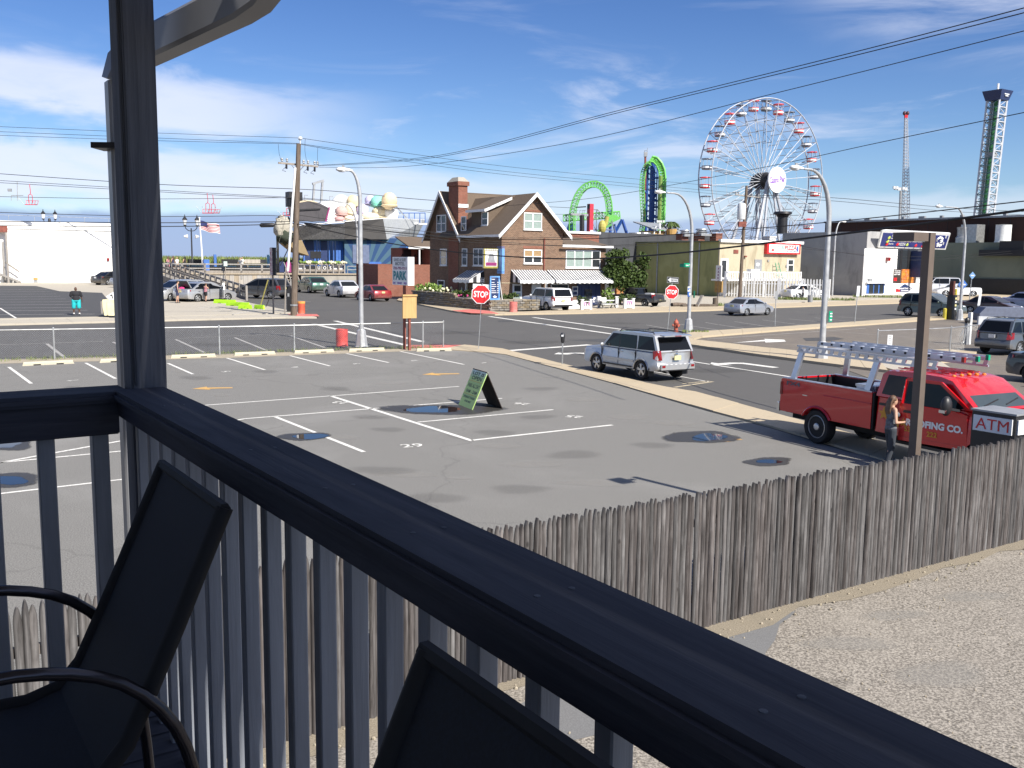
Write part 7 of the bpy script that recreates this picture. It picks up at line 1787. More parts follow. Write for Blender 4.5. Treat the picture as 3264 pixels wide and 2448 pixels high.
fl_=thing('floodlight_mast','dark pole with a cluster of lamps left of the lattice mast','street lamp',at(2867,700,260));MB().tube([at(2867,710,260),at(2871,608,260)],.33,8).build('pole',M['signgrey'],fl_,True);MB().box(at(2871,601,260),(3.4,.8,.7)).build('lamp_frame',M['signgrey'],fl_,True)
for px in(2851,2858,2866,2880,2887):MB().box(at(px,600+rnd.uniform(-3,3),258),(.7,.6,.7)).build('floodlight',M['platew'],fl_,True)
DT=260.0;dt=thing('drop_tower','white lattice drop tower with green core and navy crown','tower',at(3142,700,DT))
bs_,tp_=at(3134,710,DT),at(3158,320,DT)
tp_=Vector((bs_.x+1.2,bs_.y,tp_.z));hw_=1.75
crn=[(-1,-1),(1,-1),(1,1),(-1,1)]
def dtq(f_,i):p=bs_.lerp(tp_,f_);o_=HR@Vector((crn[i%4][0]*hw_,crn[i%4][1]*hw_,0));return p+o_
for i in range(4):MB().beam(dtq(0,i),dtq(1,i),.42,.42).build('leg',wht,dt,True)
n=17
for i,nm in((0,'front_lattice'),(3,'side_lattice'),(1,'side_lattice'),(2,'back_lattice')):
 mb=MB()
 for k in range(n):
  mb.beam(dtq(k/n,i),dtq(k/n,i+1),.22,.22)
  mb.beam(dtq(k/n,i+(k%2)),dtq((k+1)/n,i+1-(k%2)),.14,.14)
 mb.build(nm,wht if i in(0,1,2)else paint('tower_teal',(.10,.20,.22),.5),dt,True)
MB().tube([bs_,tp_],.62,8).build('core',paint('tower_green',(.03,.16,.05),.5),dt,True);mb=MB();mb.tube([bs_+Vector((-.9,.8,0)),tp_+Vector((-.9,.8,0))],.35,6);mb.build('rail',M['signgrey'],dt,True)
MB().box(bs_.lerp(tp_,.56),(2.2,2.2,1.2),rz=AX).build('carriage',M['signgrey'],dt,True)
mb=MB();zc_=tp_.z;vs=[Vector((tp_.x,tp_.y,zc_-.1))+HR@Vector((a*2.05,b*2.05,0))for a,b in crn]+[Vector((tp_.x,tp_.y,zc_+2.4))+HR@Vector((a*2.75,b*2.75,0))for a,b in crn]
mb.add(vs,[(0,1,5,4),(1,2,6,5),(2,3,7,6),(3,0,4,7),(4,5,6,7),(3,2,1,0)]);mb.build('crown',M['navy'],dt,True)
for dy_,w_ in((1.35,2.2),(.9,1.4)):
 c0=Vector((tp_.x,tp_.y,zc_+dy_))+HR@Vector((.2,-2.5,0));MB().box(c0,(w_,.1,.28),rz=AX).build('crown_text',M['platew'],dt,True)
MB().tube([(tp_.x,tp_.y,zc_+2.3),(tp_.x,tp_.y,zc_+4.4)],.28,6).build('aerial',M['white'],dt,True)
def chair_lift(px,y0,y1,Y,label,tilt=0):
 a,b=P(px,y0,Y),P(px+tilt,y1,Y);t=thing('chairlift_chair',label,'chairlift',a,group='red skyride chairs')
 h=a.z-b.z;r_=paint('lift_red',(.55,.05,.09),.5)
 mb=MB().tube([(0,0,0),(.1,0,-h*.35),(.05,0,-h*.45)],.05,5);mb.tube([(.05,0,-h*.45),(.3,0,-h*.5),(.35,0,-h*.85)],.05,5);mb.tube([(.05,0,-h*.45),(-.25,0,-h*.5),(-.25,0,-h*.85)],.05,5);mb.build('hanger',r_,t)
 MB().box((0,.1,-h*.93),(1.6,.5,.10)).build('seat',r_,t)
 mb=MB()
 for k in range(5):mb.beam((-.8+k*.4,.4,-h*.93),(-.9+k*.45,.55,-h*.74),.06,.04)
 mb.beam((-.9,.55,-h*.74),(.9,.55,-h*.74),.06,.06);mb.build('backrest',r_,t)
 mb=MB().tube([(-.9,-.3,-h*.9),(-1.5,-.5,-h*.62)],.03,4);mb.tube([(.9,-.3,-h*.9),(1.5,-.5,-h*.62)],.03,4);mb.build('safety_bar',M['platew'],t)
chair_lift(660,615,684,141,'left one of the pair of red skyride chairs');chair_lift(678,620,683,143,'right one of the pair of red skyride chairs');chair_lift(94,587,657,140,'single red skyride chair at the left edge');chair_lift(918,640,690,141,'red skyride chair just behind the utility pole')
t=thing('cable_hanger','thin empty metal skyride frame at the left edge','chairlift',P(55,578,150));mb=MB().tube([P(55,578,150),P(56,640,150)],.06,4);mb.tube([P(36,623,150),P(74,623,150)],.06,4);mb.tube([P(36,623,150),P(36,640,150)],.05,4);mb.build('frame',M['signgrey'],t,True);MB().box(P(31,606,150),(.55,.3,.45)).build('panel',M['signgrey'],t,True)
# fences
wfc_=thing('wooden_fence','weathered grey stockade fence of round-topped pickets','fence',onf(0),rz=AX)
pk=[]
for v in range(8):
 r2=random.Random(v+30);w=r2.choice((.050,.056,.061,.066));h=1.63+r2.uniform(-.015,.02);n=5;mb=MB();prof=[]
 lv=[(0,1),(h*.5,1),(h-.13,1),(h-.07,.82),(h-.03,.55),(h,.18)]
 bend=r2.uniform(-.012,.012)
 vs=[];fs=[]
 for z,k in lv:
  for i in range(n+1):
   u=-1+2*i/n;vs.append((u*w/2*k+bend*math.sin(z*2),-.022*(1-u*u)-.006+r2.uniform(-.001,.001),z))
  vs+=[(w/2*k+bend*math.sin(z*2),.008,z),(-w/2*k+bend*math.sin(z*2),.008,z)]
 m_=n+3
 for a in range(len(lv)-1):
  for i in range(m_):fs.append((a*m_+i,a*m_+(i+1)%m_,(a+1)*m_+(i+1)%m_,(a+1)*m_+i))
 fs.append(tuple((len(lv)-1)*m_+i for i in range(m_)))
 me=mb.add(vs,fs).mesh('picket',M['fencewood'])
 bm=bmesh.new();bm.from_mesh(me);bmesh.ops.recalc_face_normals(bm,faces=bm.faces);bm.to_mesh(me);bm.free()
 for p in me.polygons:p.use_smooth=True
 me.set_sharp_from_angle(angle=R(50));pk.append((me,w))
s_=-5.6
while s_<11.3:
 me,w=rnd.choice(pk);o=link_mesh('picket',me,wfc_,(s_+w/2,rnd.uniform(-.008,.008),rnd.uniform(-.03,.0)),(rnd.uniform(-.004,.004),rnd.uniform(-.006,.006),rnd.uniform(-.10,.10)))
 o.scale=(rnd.uniform(.94,1.06),rnd.uniform(.7,1.5),rnd.uniform(.99,1.012));s_+=w+rnd.uniform(-.001,.002)+(.006 if rnd.random()<.05 else 0)
for z in(.35,1.25):MB().box((2.85,.05,z),(17,.04,.08)).build('rail',M['fencewood'],wfc_)
k=-5.4
while k<11.3:MB().box((k,.10,.75),(.09,.09,1.5)).build('post',M['fencewood'],wfc_);k+=2.4
def chain_fence(label,pts,h,post_at,tops=None,mesh_to=None,dia=.09,wire=.0042):
 t=thing('chain_link_fence',label,'fence',pts[0]);o=pts[0]
 seg=[(pts[i+1]-pts[i]).length for i in range(len(pts)-1)];Lt=sum(seg)
 def q(s,z):
  for i,l in enumerate(seg):
   if s<=l+1e-6 or i==len(seg)-1:p=pts[i].lerp(pts[i+1],min(1,s/l));return Vector((p.x,p.y,p.z+z))-o
   s-=l
 for s in post_at:MB().tube([q(s,0),q(s,h+.03)],.034,8).ball(q(s,h+.05),.042,8,5).build('post',M['galv'],t,smooth=40)
 MB().tube([q(Lt*i/24,h)for i in range(25)],.024,6).build('top_rail',M['galv'],t)
 mb=MB();n=int(Lt/dia)
 def wire_(a,b):
  d=(b-a);sd=Vector((-d.y,d.x,0));sd=sd.normalized()*wire if sd.length>1e-6 else Vector((wire,0,0));u_=UP*wire
  mb.add([a-sd,a+sd,a+u_,b-sd,b+sd,b+u_],[(0,1,4,3),(1,2,5,4),(2,0,3,5)])
 k=-int(h/dia)
 while k<=n:
  for sg in(1,-1):
   s0,s1=(k*dia,k*dia+h)if sg>0 else(k*dia+h,k*dia)
   za,zb_=.03,h-.01
   a_,b_=s0,s1
   def clip(sv,zv,so,zo):
    if 0<=sv<=Lt:return sv,zv
    lim=0 if sv<0 else Lt;f_=(lim-sv)/(so-sv);return lim,zv+(zo-zv)*f_
   if(a_<0 and b_<0)or(a_>Lt and b_>Lt):continue
   (sa,zA_),(sb,zB_)=clip(a_,za,b_,zb_),clip(b_,zb_,a_,za)
   wire_(q(sa,zA_),q(sb,zB_))
  k+=1
 m_=mb.build('wire_mesh',M['galv'],t,fix=False);m_['kind']='stuff'
 return t,q
hcf=ZT(1057,G(175,1148));hcf=1.22
Lc=[(CF[i+1]-CF[i]).length for i in range(3)]
G170=G(172,1148);base_s=Lc[0]+(Vector((G170.x,G170.y,0))-CF[1]).length
def spx(px,py):p=G(px,py);d0=Vector((p.x,p.y,0));i=1 if p.x<CF[2].x else 2;return sum(Lc[:i])+(d0-CF[i]).dot((CF[i+1]-CF[i]).normalized())
sp=[spx(172,1149),spx(702,1134),spx(933,1122),spx(1346,1109),spx(1418,1107)]
step_=sp[1]-sp[0]
sp2=[s for s in[sp[0]-step_*.5*k for k in range(1,6)]if s>0]+[sp[0],(sp[0]+sp[1])/2,sp[1],sp[2],(sp[2]+sp[3])/2,sp[3],sum(Lc)]
chain_fence('galvanised chain-link fence along the far edge of the lot',CF,hcf,sp2)
cl=[G(2795,1130),G(2920,1160)-Vector((0,0,0)),G(3000,1162),G(3135,1120)]
def gz(x,yb):g=G(x,yb);return Vector((g.x,g.y,0))
cl=[gz(2795,1134),gz(2925,1150),gz(3045,1132),gz(3160,1098)]
cl=[Vector((P(px,y,Y).x,Y,0))for px,y,Y in((2799,1047,42.2),(2924,1040,43.6),(3033,1036,44.9),(3137,1024,48.0))]
tcl,qcl=chain_fence('chain-link fence in the old lot behind the brown post',cl,1.28,[0,(cl[1]-cl[0]).length,(cl[1]-cl[0]).length+(cl[2]-cl[1]).length],dia=.13,wire=.0022)
p_=cl[0].lerp(cl[1],.30);t=thing('small_notice','small white notice hung on the right chain-link fence','sign',(p_.x,p_.y-.06,.58));MB().box((0,0,.25),(.22,.02,.50)).build('plate',M['signwhite'],t)
for k in range(5):MB().box((0,-.013,.42-.08*k),(.15,.006,.02)).build('text_line',M['cloth_grey'],t)
def wheel_stop(label,x0,y0,x1,y1,mat=M['wheelstop'],group='concrete wheel stops along the lot',z=0.0,h=.14):
 a,b=G(x0,y0,z),G(x1,y1,z);c=(a+b)/2;d=(b-a);L=d.length
 t=thing('wheel_stop',label,'wheel stop',c,math.atan2(d.y,d.x),group)
 n_=10;mb=MB()
 pf=[(-.09,0),(-.085,h*.6),(-.055,h),(.055,h),(.085,h*.6),(.09,0)]
 vs=[(-L/2+.0,y,zz)for y,zz in pf]+[(-L/2+.06,y*.98,zz)for y,zz in pf]+[(L/2-.06,y*.98,zz)for y,zz in pf]+[(L/2,y,zz)for y,zz in pf]
 for i in(1,2,3,4):vs[i]=(vs[i][0]+.05,vs[i][1],vs[i][2]);vs[18+i]=(vs[18+i][0]-.05,vs[18+i][1],vs[18+i][2])
 fs=[(r_*6+i,r_*6+(i+1)%6,(r_+1)*6+(i+1)%6,(r_+1)*6+i)for r_ in range(3)for i in range(6)]+[tuple(range(5,-1,-1)),tuple(range(18,24))]
 mb.add(vs,fs).build('stop',mat,t)
 for u in(-.22,.22):MB().box((L*u,-.088,.022),(L*.14,.012,.045)).build('drain_notch',M['under'],t)
for lb,a in(('concrete wheel stop left of the balcony post, before bay 7',(70,1166,236,1158)),('concrete wheel stop half hidden by the balcony post',(316,1156,480,1148)),('first concrete wheel stop right of the balcony post',(543,1142,689,1137)),('second concrete wheel stop right of the balcony post',(745,1134,878,1129)),('concrete wheel stop left of the red drum',(936,1127,1065,1122)),('concrete wheel stop between red drum and motel sign',(1110,1121,1226,1117)),('last concrete wheel stop right of the motel sign posts',(1326,1120,1440,1118))):wheel_stop(lb,*a)
lime_=paint('lime_stop',(.36,.66,.02),.7)
for lb,a in(('lime green wheel stop nearest the open car',(690,958,716,956)),('longest lime green wheel stop',(682,966,752,968)),('lime green wheel stop in the middle of its row',(722,974,795,977)),('lime green wheel stop second from the post',(760,984,803,985)),('lime green wheel stop nearest the guy wire',(812,984,842,986))):wheel_stop(lb,*a,mat=lime_,group='lime green wheel stops by the ramp',z=.06,h=.34)
# street furniture
def cobra(label,base,py_arm,px_pole_top,head_px,head_y,adir=-E1,rad=.085,z0=0.0,fluted=True,r0=.12):
 b=G(*base)if len(base)==2 else Vector(base);b.z=z0
 t=thing('street_lamp',label,'street lamp',b,group='curved-arm street lamps')
 ht=ZT(py_arm,b)-z0
 adir=Vector(adir).normalized()
 hp=onplane(head_px,head_y,b,adir);La=(Vector((hp.x,hp.y,0))-Vector((b.x,b.y,0))).dot(adir)
 La=max(.8,La);ra=min(La*.62,1.5)
 zh=hp.z-z0
 pts=[Vector((0,0,.1)),Vector((0,0,ht*.5)),Vector((0,0,ht-ra*1.3))]
 for i in range(1,8):
  a=math.pi/2*i/8;pts.append(adir*(ra*(1-math.cos(a)))+UP*(ht-ra*1.3+(zh-ht+ra*1.3)*math.sin(a)))
 pts+=[adir*ra+UP*zh,adir*(La*.8)+UP*zh]
 n=len(pts);rs=[r0+(rad*.55-r0)*i/(n-1)if i>2 else r0-(r0-rad)*i/3 for i in range(n)]
 MB().tube(pts,rs,10).build('pole',M['lamp'],t,smooth=40)
 if fluted:MB().lathe([(.34,0),(.30,.06),(.21,.78),(.16,.82),(.13,.86)],n=8).build('base',M['lamp'],t)
 c=adir*(La-.02)+UP*(zh+.0)
 rot=Matrix.Rotation(math.atan2(adir.y,adir.x),3,'Z');L_=.78
 mb=MB();
 pr=[(-L_/2,.05,.05),(-L_*.2,.10,.10),(L_*.15,.16,.13),(L_*.42,.15,.10),(L_/2,.08,.05)];vs=[];n8=10
 for x,w,hh in pr:
  for j in range(n8):
   a=2*math.pi*j/n8;vs.append(c+rot@Vector((x,w*math.cos(a),hh*math.sin(a)*(1 if math.sin(a)>0 else.55))))
 fs=[(i*n8+j,i*n8+(j+1)%n8,(i+1)*n8+(j+1)%n8,(i+1)*n8+j)for i in range(4)for j in range(n8)]+[tuple(range(n8-1,-1,-1)),tuple(4*n8+j for j in range(n8))]
 mb.add(vs,fs);hd_=mb.build('lamp_head',M['offwhite'],t,smooth=60)
 MB().box(c+rot@Vector((.05,0,.16)),(.10,.10,.10)).build('photocell',M['signgrey'],hd_);MB().ball(c+rot@Vector((.12,0,-.06)),(.18,.12,.05),10,6).build('lens',M['lens'],hd_)
 return t,b,ht
cobra('curved-arm street lamp beside the red drum and chain-link fence',(1152,1105),600,1157,1096,542)
t2,b2,_=cobra('curved-arm street lamp with street name sign at the hydrant',(2194,1060),640,2190,2104,613)
t3,b3,_=cobra('tallest curved-arm street lamp, with green sign, beside the truck',(2618,1148),570,2640,2540,536,r0=.14)
t4,b4,_=cobra('curved-arm street lamp before the dark hall',(3058,1020),700,3085,2994,658)
cobra('slim curved-arm lamp before the blue rayed wall',(*P(1140,917,112).xy,0.0),690,1128,1062,646,fluted=False,r0=.13)
cobra('distant curved lamp arm pointing right behind the tallest lamp',(*P(2652,945,125).xy,0.0),735,2650,2690,707,adir=E1,fluted=False,r0=.13)
def board_on(t,b,px,py,w,h,mat,d=Vector((1,0,0)),name='sign',txt=None,tm=None,off=.16,th=.02):
 q=onplane(px,py,b,Vector((1,0,0)));c=q-b-E2*off if False else q-b+E2*off
 n_=d.cross(UP)
 o=MB().prism([c-d*w/2-UP*h/2,c+d*w/2-UP*h/2,c+d*w/2+UP*h/2,c-d*w/2+UP*h/2],n_*-th).build(name,mat,t)
 if txt:lettering(txt,tm or M['signwhite'],o,c+n_*.006,d,UP,w=w*.82,h=h*.45,bold=.02)
 return o,c
board_on(t2,b2,2187,845,.62,.24,M['signgreen'],E1,'street_name','Ocean Ter');board_on(t2,b2,2170,846,.5,.2,M['signgreen'],E2*1,'street_name')
board_on(t2,b2,2192,921,.30,.30,M['platew'],E1,'parking_sign','P',M['signblue']);o_,c_=board_on(t2,b2,2192,937,.30,.30,M['signblue'],E1,'parking_sign')
MB().prism([c_+E1*.10+E2*.03,c_-E1*.06+UP*.09+E2*.03,c_-E1*.06-UP*.09+E2*.03],E2*.004).build('arrow',M['signwhite'],o_)
board_on(t2,b2,2206,938,.12,.42,M['signgreen'],E2*1,'side_sign')
o_,c_=board_on(t3,b3,2638,1008,.22,.46,M['signgreen'],E1,'green_sign')
for z_ in(.10,-.02):MB().prism([c_-E1*.07+UP*z_+E2*.025,c_+E1*.07+UP*z_+E2*.025,c_+E1*.07+UP*(z_+.05)+E2*.025,c_-E1*.07+UP*(z_+.05)+E2*.025],E2*.004).build('text_line',M['signwhite'],o_)
MB().prism([c_-E1*.07-UP*.13+E2*.025,c_+E1*.03-UP*.13+E2*.025,c_+E1*.08-UP*.15+E2*.025,c_+E1*.03-UP*.17+E2*.025,c_-E1*.07-UP*.17+E2*.025],E2*.004).build('arrow',M['signwhite'],o_)
def stop_sign(label,base,cx,cy,wpx,oneway,tilt=0.0,facing=Vector((1,0,0))):
 b=G(*base);b.z=.08;t=thing('stop_sign',label,'sign',b)
 d=facing.normalized();n_=d.cross(UP)
 top=onplane(cx,cy,b,Vector((1,0,0)))-b;tp2=onplane(oneway[0],oneway[1]-8,b,Vector((1,0,0)))-b
 rad=wpx/2/3000*b.y*1.02/math.cos(math.pi/8)
 ax=tp2.normalized();w_=.03
 MB().beam((0,0,-.05),tp2,.055,.03).build('post',M['galv'],t)
 xd=(d-ax*d.dot(ax)).normalized();nn=xd.cross(ax)
 def oc(r_):return[top+xd*(r_*math.cos(R(22.5+45*i)))+ax*(r_*math.sin(R(22.5+45*i)))for i in range(8)]
 MB().prism([p+nn*.03 for p in oc(rad)],nn*.006).build('plate',M['signwhite'],t)
 MB().prism([p+nn*.037 for p in oc(rad*.93)],nn*.004).build('red_face',M['signred'],t)
 lettering('STOP',M['signwhite'],t,top+nn*.046,xd,ax,w=rad*1.44,h=rad*.62,bold=.022,off=.002)
 ow=onplane(oneway[0],oneway[1],b,Vector((1,0,0)))-b;W_,H_=oneway[2]/3000*b.y,oneway[3]/3000*b.y
 dd=oneway[4]if len(oneway)>4 else xd;nd=dd.cross(UP)
 def rq(x0,x1,z0,z1,off,mat,nm,par=t):return MB().prism([ow+dd*x0+UP*z0+nd*off,ow+dd*x1+UP*z0+nd*off,ow+dd*x1+UP*z1+nd*off,ow+dd*x0+UP*z1+nd*off],nd*.004).build(nm,mat,par)
 rq(-W_/2,W_/2,-H_/2,H_/2,.03,M['signgrey'],'one_way_plate');rq(-W_/2*.95,W_/2*.95,-H_/2*.88,H_/2*.88,.035,M['signblack'],'one_way_face')
 rq(-W_*.22,W_*.42,-H_*.26,H_*.26,.04,M['platew'],'arrow_body')
 MB().prism([ow+dd*(-W_*.44)+nd*.04,ow+dd*(-W_*.2)+UP*(H_*.40)+nd*.04,ow+dd*(-W_*.2)-UP*(H_*.40)+nd*.04],nd*.004).build('arrow_head',M['platew'],t)
 lettering('ONE WAY',M['signblack'],t,ow+dd*(W_*.10)+nd*.046,dd,UP,w=W_*.56,h=H_*.34,bold=.02)
 return t,b,top,xd,ax,nn,rad
fac=Vector((.97,.22,0))
t,b,top,xd,ax,nn,rad=stop_sign('nearer stop sign on a leaning post before the brick house',(1525,1114),1532.5,938,58,(1539,894,27,18,(E2*1.0).normalized()),facing=fac)
MB().prism([top+xd*(-rad*.85)+ax*rad*.55+nn*.0,top+xd*(rad*.80)+ax*rad*.55,top+xd*(rad*.80)+ax*rad*1.0,top+xd*(-rad*.85)+ax*rad*1.0],nn*-.01).build('back_plate',M['platew'],t)
stop_sign('farther stop sign behind the silver suv near the hydrant',(2126,1073),2141,931,43,(2144,893,39,19),facing=fac)
b=G(1792,1168);b.z=.1;pm2=thing('parking_meter','grey parking meter on the sidewalk','parking meter',b)
hm=ZT(1060,b)-.1
MB().tube([(0,0,0),(0,0,hm-.40)],.03,8).build('post',M['galv'],pm2)
MB().lathe([(.05,hm-.42),(.075,hm-.36),(.085,hm-.22),(.10,hm-.15),(.10,hm-.07),(.07,hm-.02),(.01,hm)],n=12).build('head',paint('meter_grey',(.05,.05,.055),.4,.4),pm2,smooth=50)
MB().box((-.02,-.10,hm-.12),(.09,.02,.07)).build('window',M['platew'],pm2)
b=G(2154,1062);b.z=.08;fh=thing('fire_hydrant','faded red fire hydrant beside the lamp base','hydrant',b)
hr_=paint('hydrant_red',(.42,.10,.06),.6,var=.12);hh=(ZT(1016,b)-.08)
MB().lathe([(.17,0),(.17,.05),(.12,.07),(.115,hh*.62),(.15,hh*.64),(.15,hh*.70),(.13,hh*.78),(.07,hh*.90),(.03,hh*.93),(.035,hh)],n=14).build('barrel',hr_,fh,smooth=40)
for d_ in(Vector((-1,0,0)),Vector((1,0,0)),E2*1.0):
 q=d_*.11+UP*(hh*.50);MB().tube([q,q+d_*.08],.07,8).tube([q+d_*.08,q+d_*.11],.085,8).build('outlet',hr_,fh)
def drum(label,base,py_top,wpx,mat,rim=None):
 b=G(*base);b.z=.07 if b.y<60 else.1;t=thing('steel_drum',label,'drum',b,group='red steel drums used as bins');h=ZT(py_top,b)-b.z;r_=wpx/2/3000*b.y
 MB().lathe([(r_,0),(r_*1.03,.02),(r_,.04),(r_,h*.33),(r_*1.035,h*.345),(r_,h*.36),(r_,h*.65),(r_*1.035,h*.665),(r_,h*.68),(r_,h-.03),(r_*1.04,h-.015),(r_*1.02,h),(r_*.95,h),(r_*.93,h-.12)],n=22).build('body',mat,t,smooth=35)
 if rim:MB().lathe([(r_*1.05,h-.12),(r_*1.08,h+.02),(r_*.9,h+.03)],n=18).build('rim',rim,t)
 return t
drum('red steel drum behind the chain-link fence by the lamp',(1090,1108),1049,38,M['barrel']);drum('faded red drum before the garden wall',(1636,998),962,25,paint('barrel_faded',(.58,.17,.15),.6,var=.1));drum('orange-rimmed red drum beside the utility pole',(961,1003),962,23,paint('barrel_orange',(.52,.10,.05),.6,var=.1),paint('orange_rim',(.75,.35,.08),.6))
b=G(1284,1114);ms=thing('motel_sign','white motel sign box reading PARK on two red-brown posts','sign',b,rz=AX)
def mz(py):return ZT(py,b)
yl=1.62;th2=.33
zb1,zt1=mz(909),mz(819)
y0=HRi@(onplane(1252,860,b-E1*.0,E2)-b);yA_=y0.y
MB().box((th2/2-.02,yA_-yl/2,(zb1+zt1)/2),(th2,yl,zt1-zb1)).build('sign_box',M['signwhite'],ms)
for x,y in((.08,-.02),(.08,-.52)):MB().box((x,y,(zb1 if y>-.1 else mz(1012))/2),(.10,.12,zb1 if y>-.1 else mz(935))).build('post',M['rust'],ms)
xf_=-.025;xd_=Vector((0,-1,0));hS=zt1-zb1;ym=yA_-yl/2
for s_,f_,w_,h_2,m_,bo in(('SAND & SURF',.90,.80,.12,'signgrey',.03),('MOTEL',.76,.62,.13,'signgrey',.05),('732-793-7311',.60,.86,.10,'maroon',.03),('PARK',.34,.86,.32,'teal',.05),('DAY',.07,.16,.07,'purple',.04),('OVERNIGHT',.07,.32,.07,'purple',.04),('WEEKLY',.07,.20,.07,'purple',.04)):
 dy={'DAY':-.36,'OVERNIGHT':-.03,'WEEKLY':.34}.get(s_,0)
 lettering(s_,M[m_],ms,(xf_,ym-dy*yl,zb1+hS*f_),xd_,UP,w=yl*w_,h=hS*h_2,bold=bo)
pw0=HRi@(onplane(1283,976,b+E2*.62,E1)-b);pw1=HRi@(onplane(1327,976,b+E2*.62,E1)-b)
MB().box(((pw0.x+pw1.x)/2,-.62,(mz(1012)+mz(942))/2),(pw1.x-pw0.x,.06,mz(942)-mz(1012))).build('plywood_board',M['ply'],ms)
MB().box(((pw0.x+pw1.x)/2,-.64,mz(942)+.03),(pw1.x-pw0.x+.04,.12,.08)).build('board_cap',M['ply'],ms)
def park_sign(label,base,px0,px1,px2,y0,y1,m_l,m_r,letters,mcol):
 b=G(*base);t=thing('park_sign',label,'sign',b,rz=AX)
 zb_,zt_=ZT(y1,b),ZT(y0,b)
 w=(px1-px0)/3000*b.y/.62;d=(px2-px1)/3000*b.y/.84
 MB().box((d*.2,-.0,(zb_+zt_)/2),(d,w,zt_-zb_)).build('box',m_r,t)
 MB().box((d*.2-d/2-.015,0,(zb_+zt_)/2),(.03,w*.98,(zt_-zb_)*.98)).build('face',m_l,t)
 n=len(letters)
 for i,c_ in enumerate(letters):lettering(c_,mcol,t,(d*.2-d/2-.036,0,zt_-(zt_-zb_)*(i+1.1)/(n+1.1)),(0,-1,0),UP,h=(zt_-zb_)/(n+1)*.62,bold=.06)
 MB().tube([(0,0,0),(0,0,zb_+.1)],.07,8).build('post',M['greywood'],t)
 return t
park_sign('vertical PARK sign box on a thin post left of the utility pole',(872,1001),864,877,888,789,878,paint('sign_pinkish',(.52,.42,.43),.6),M['signblack'],'PARK',M['maroon'])
t=park_sign('vertical PARK sign over a tan board before the white pickets',(2287,978),2286,2301,2303,846,896,M['signwhite'],M['signwhite'],'PARK',M['maroon'])
b=G(2287,978);zb_,zt_=ZT(932,b),ZT(896,b);MB().box((0,-.05,(zb_+zt_)/2),(.12,.95,zt_-zb_)).build('tan_board',M['tan'],t)
c0,c1=G(1461,1290),G(1504,1307);c2,c3=G(1553,1289),G(1606,1301)
af=thing('folding_sign','green and white folding sign reading LOT IS OPEN in the lot','sign',(c0+c1+c2+c3)/4)
cb_=(c0+c1)/2;hA=1.10;wd=(c1-c0);wdn=wd.normalized()
ap=(c0+c1+c2+c3)/4;t0_,t1_=ap-wdn*wd.length/2+UP*hA,ap+wdn*wd.length/2+UP*hA
q0,q1=onplane(1507,1174,ap,wdn),onplane(1556,1186,ap,wdn);hA=(q0.z+q1.z)/2;t0_=Vector((q0.x,q0.y,hA));t1_=Vector((q1.x,q1.y,hA));mid=(t0_+t1_)/2;t0_=mid-wdn*wd.length/2;t1_=mid+wdn*wd.length/2
c3=(c2+c3)/2+wdn*wd.length/2;c2=c3-wdn*wd.length
gm,nt,b_=pmat('lot_sign_print');co=nt.new('ShaderNodeTexCoord').outputs['Object'];s_=nt.new('ShaderNodeSeparateXYZ');nt.l.new(co,s_.inputs[0])
n1=nt.noise(co,5,4,.6);nt.put(b_.inputs['Base Color'],nt.mix(nt.sstep(nt.math('ADD',s_.outputs[2],nt.math('MULTIPLY',n1,.5)),1.05,1.35),(.36,.52,.17),(.62,.72,.62)));b_.inputs['Roughness'].default_value=.5
nA=wdn.cross((t0_-c0).normalized());
if nA.y>0:nA=-nA
MB().prism([c0,c1,t1_,t0_],-nA*.025).build('front_board',gm,af,True)
MB().prism([c2,c3,t1_,t0_],Vector((-.02,-.01,0))).build('back_board',paint('board_back',(.03,.02,.016),.9,var=.3),af,True)
upd=((t0_+t1_)/2-(c0+c1)/2);Lb=upd.length;upd.normalize();W_=wd.length
def fs_(f):return(c0+c1)/2+upd*(Lb*f)
dkg=paint('lot_sign_ink',(.03,.05,.03),.6)
for s_,f_,w_,h_2 in(('LOT IS',.895,.78,.085),('OPEN',.775,.70,.10),('PARK ALL DAY',.575,.82,.10),('9AM - 2AM',.42,.76,.09),('OVERNIGHT PARKING',.265,.80,.055),('AVAILABLE',.165,.45,.055)):
 lettering(s_,dkg,af,fs_(f_),wdn,upd,w=W_*w_,h=Lb*h_2,bold=.03,off=.0008,world=True)if wdn.cross(upd).dot(nA)>0 else lettering(s_,dkg,af,fs_(f_),-wdn,upd,w=W_*w_,h=Lb*h_2,bold=.03,off=.0008,world=True)
for f_ in(.685,.335):MB().prism([fs_(f_)-wdn*(W_*.46)+nA*.003,fs_(f_)+wdn*(W_*.46)+nA*.003,fs_(f_+.012)+wdn*(W_*.46)+nA*.003,fs_(f_+.012)-wdn*(W_*.46)+nA*.003],nA*.002).build('rule_line',M['tan'],af,True)
b=Vector((6.05,13.88,0));bl=thing('area_light','square brown post with a box lamp head behind the wooden fence','street lamp',b,rz=AX)
zt_=onplane(2966,742,b,(1,0)).z
MB().box((0,0,zt_/2),(.125,.125,zt_)).build('post',M['brownpost'],bl)
MB().box((-.20,0,zt_-.09),(.16,.06,.06)).build('arm',M['brownpost'],bl);MB().box((-.44,0,zt_-.07),(.34,.34,.12)).build('lamp_head',M['brownpost'],bl);MB().box((-.44,0,zt_-.135),(.28,.28,.012)).build('lens',M['lens'],bl)
b=P(3238,1326,15.0);zt_=b.z;b.z=0;at_=thing('atm_kiosk','black kiosk lettered ATM between fence and truck','kiosk',b,rz=AX)
MB().box((.32,.37,zt_/2),(.62,.74,zt_)).build('cabinet',M['black'],at_);MB().box((-.003,.37,zt_-.20),(.03,.66,.26)).build('plate',M['signwhite'],at_)
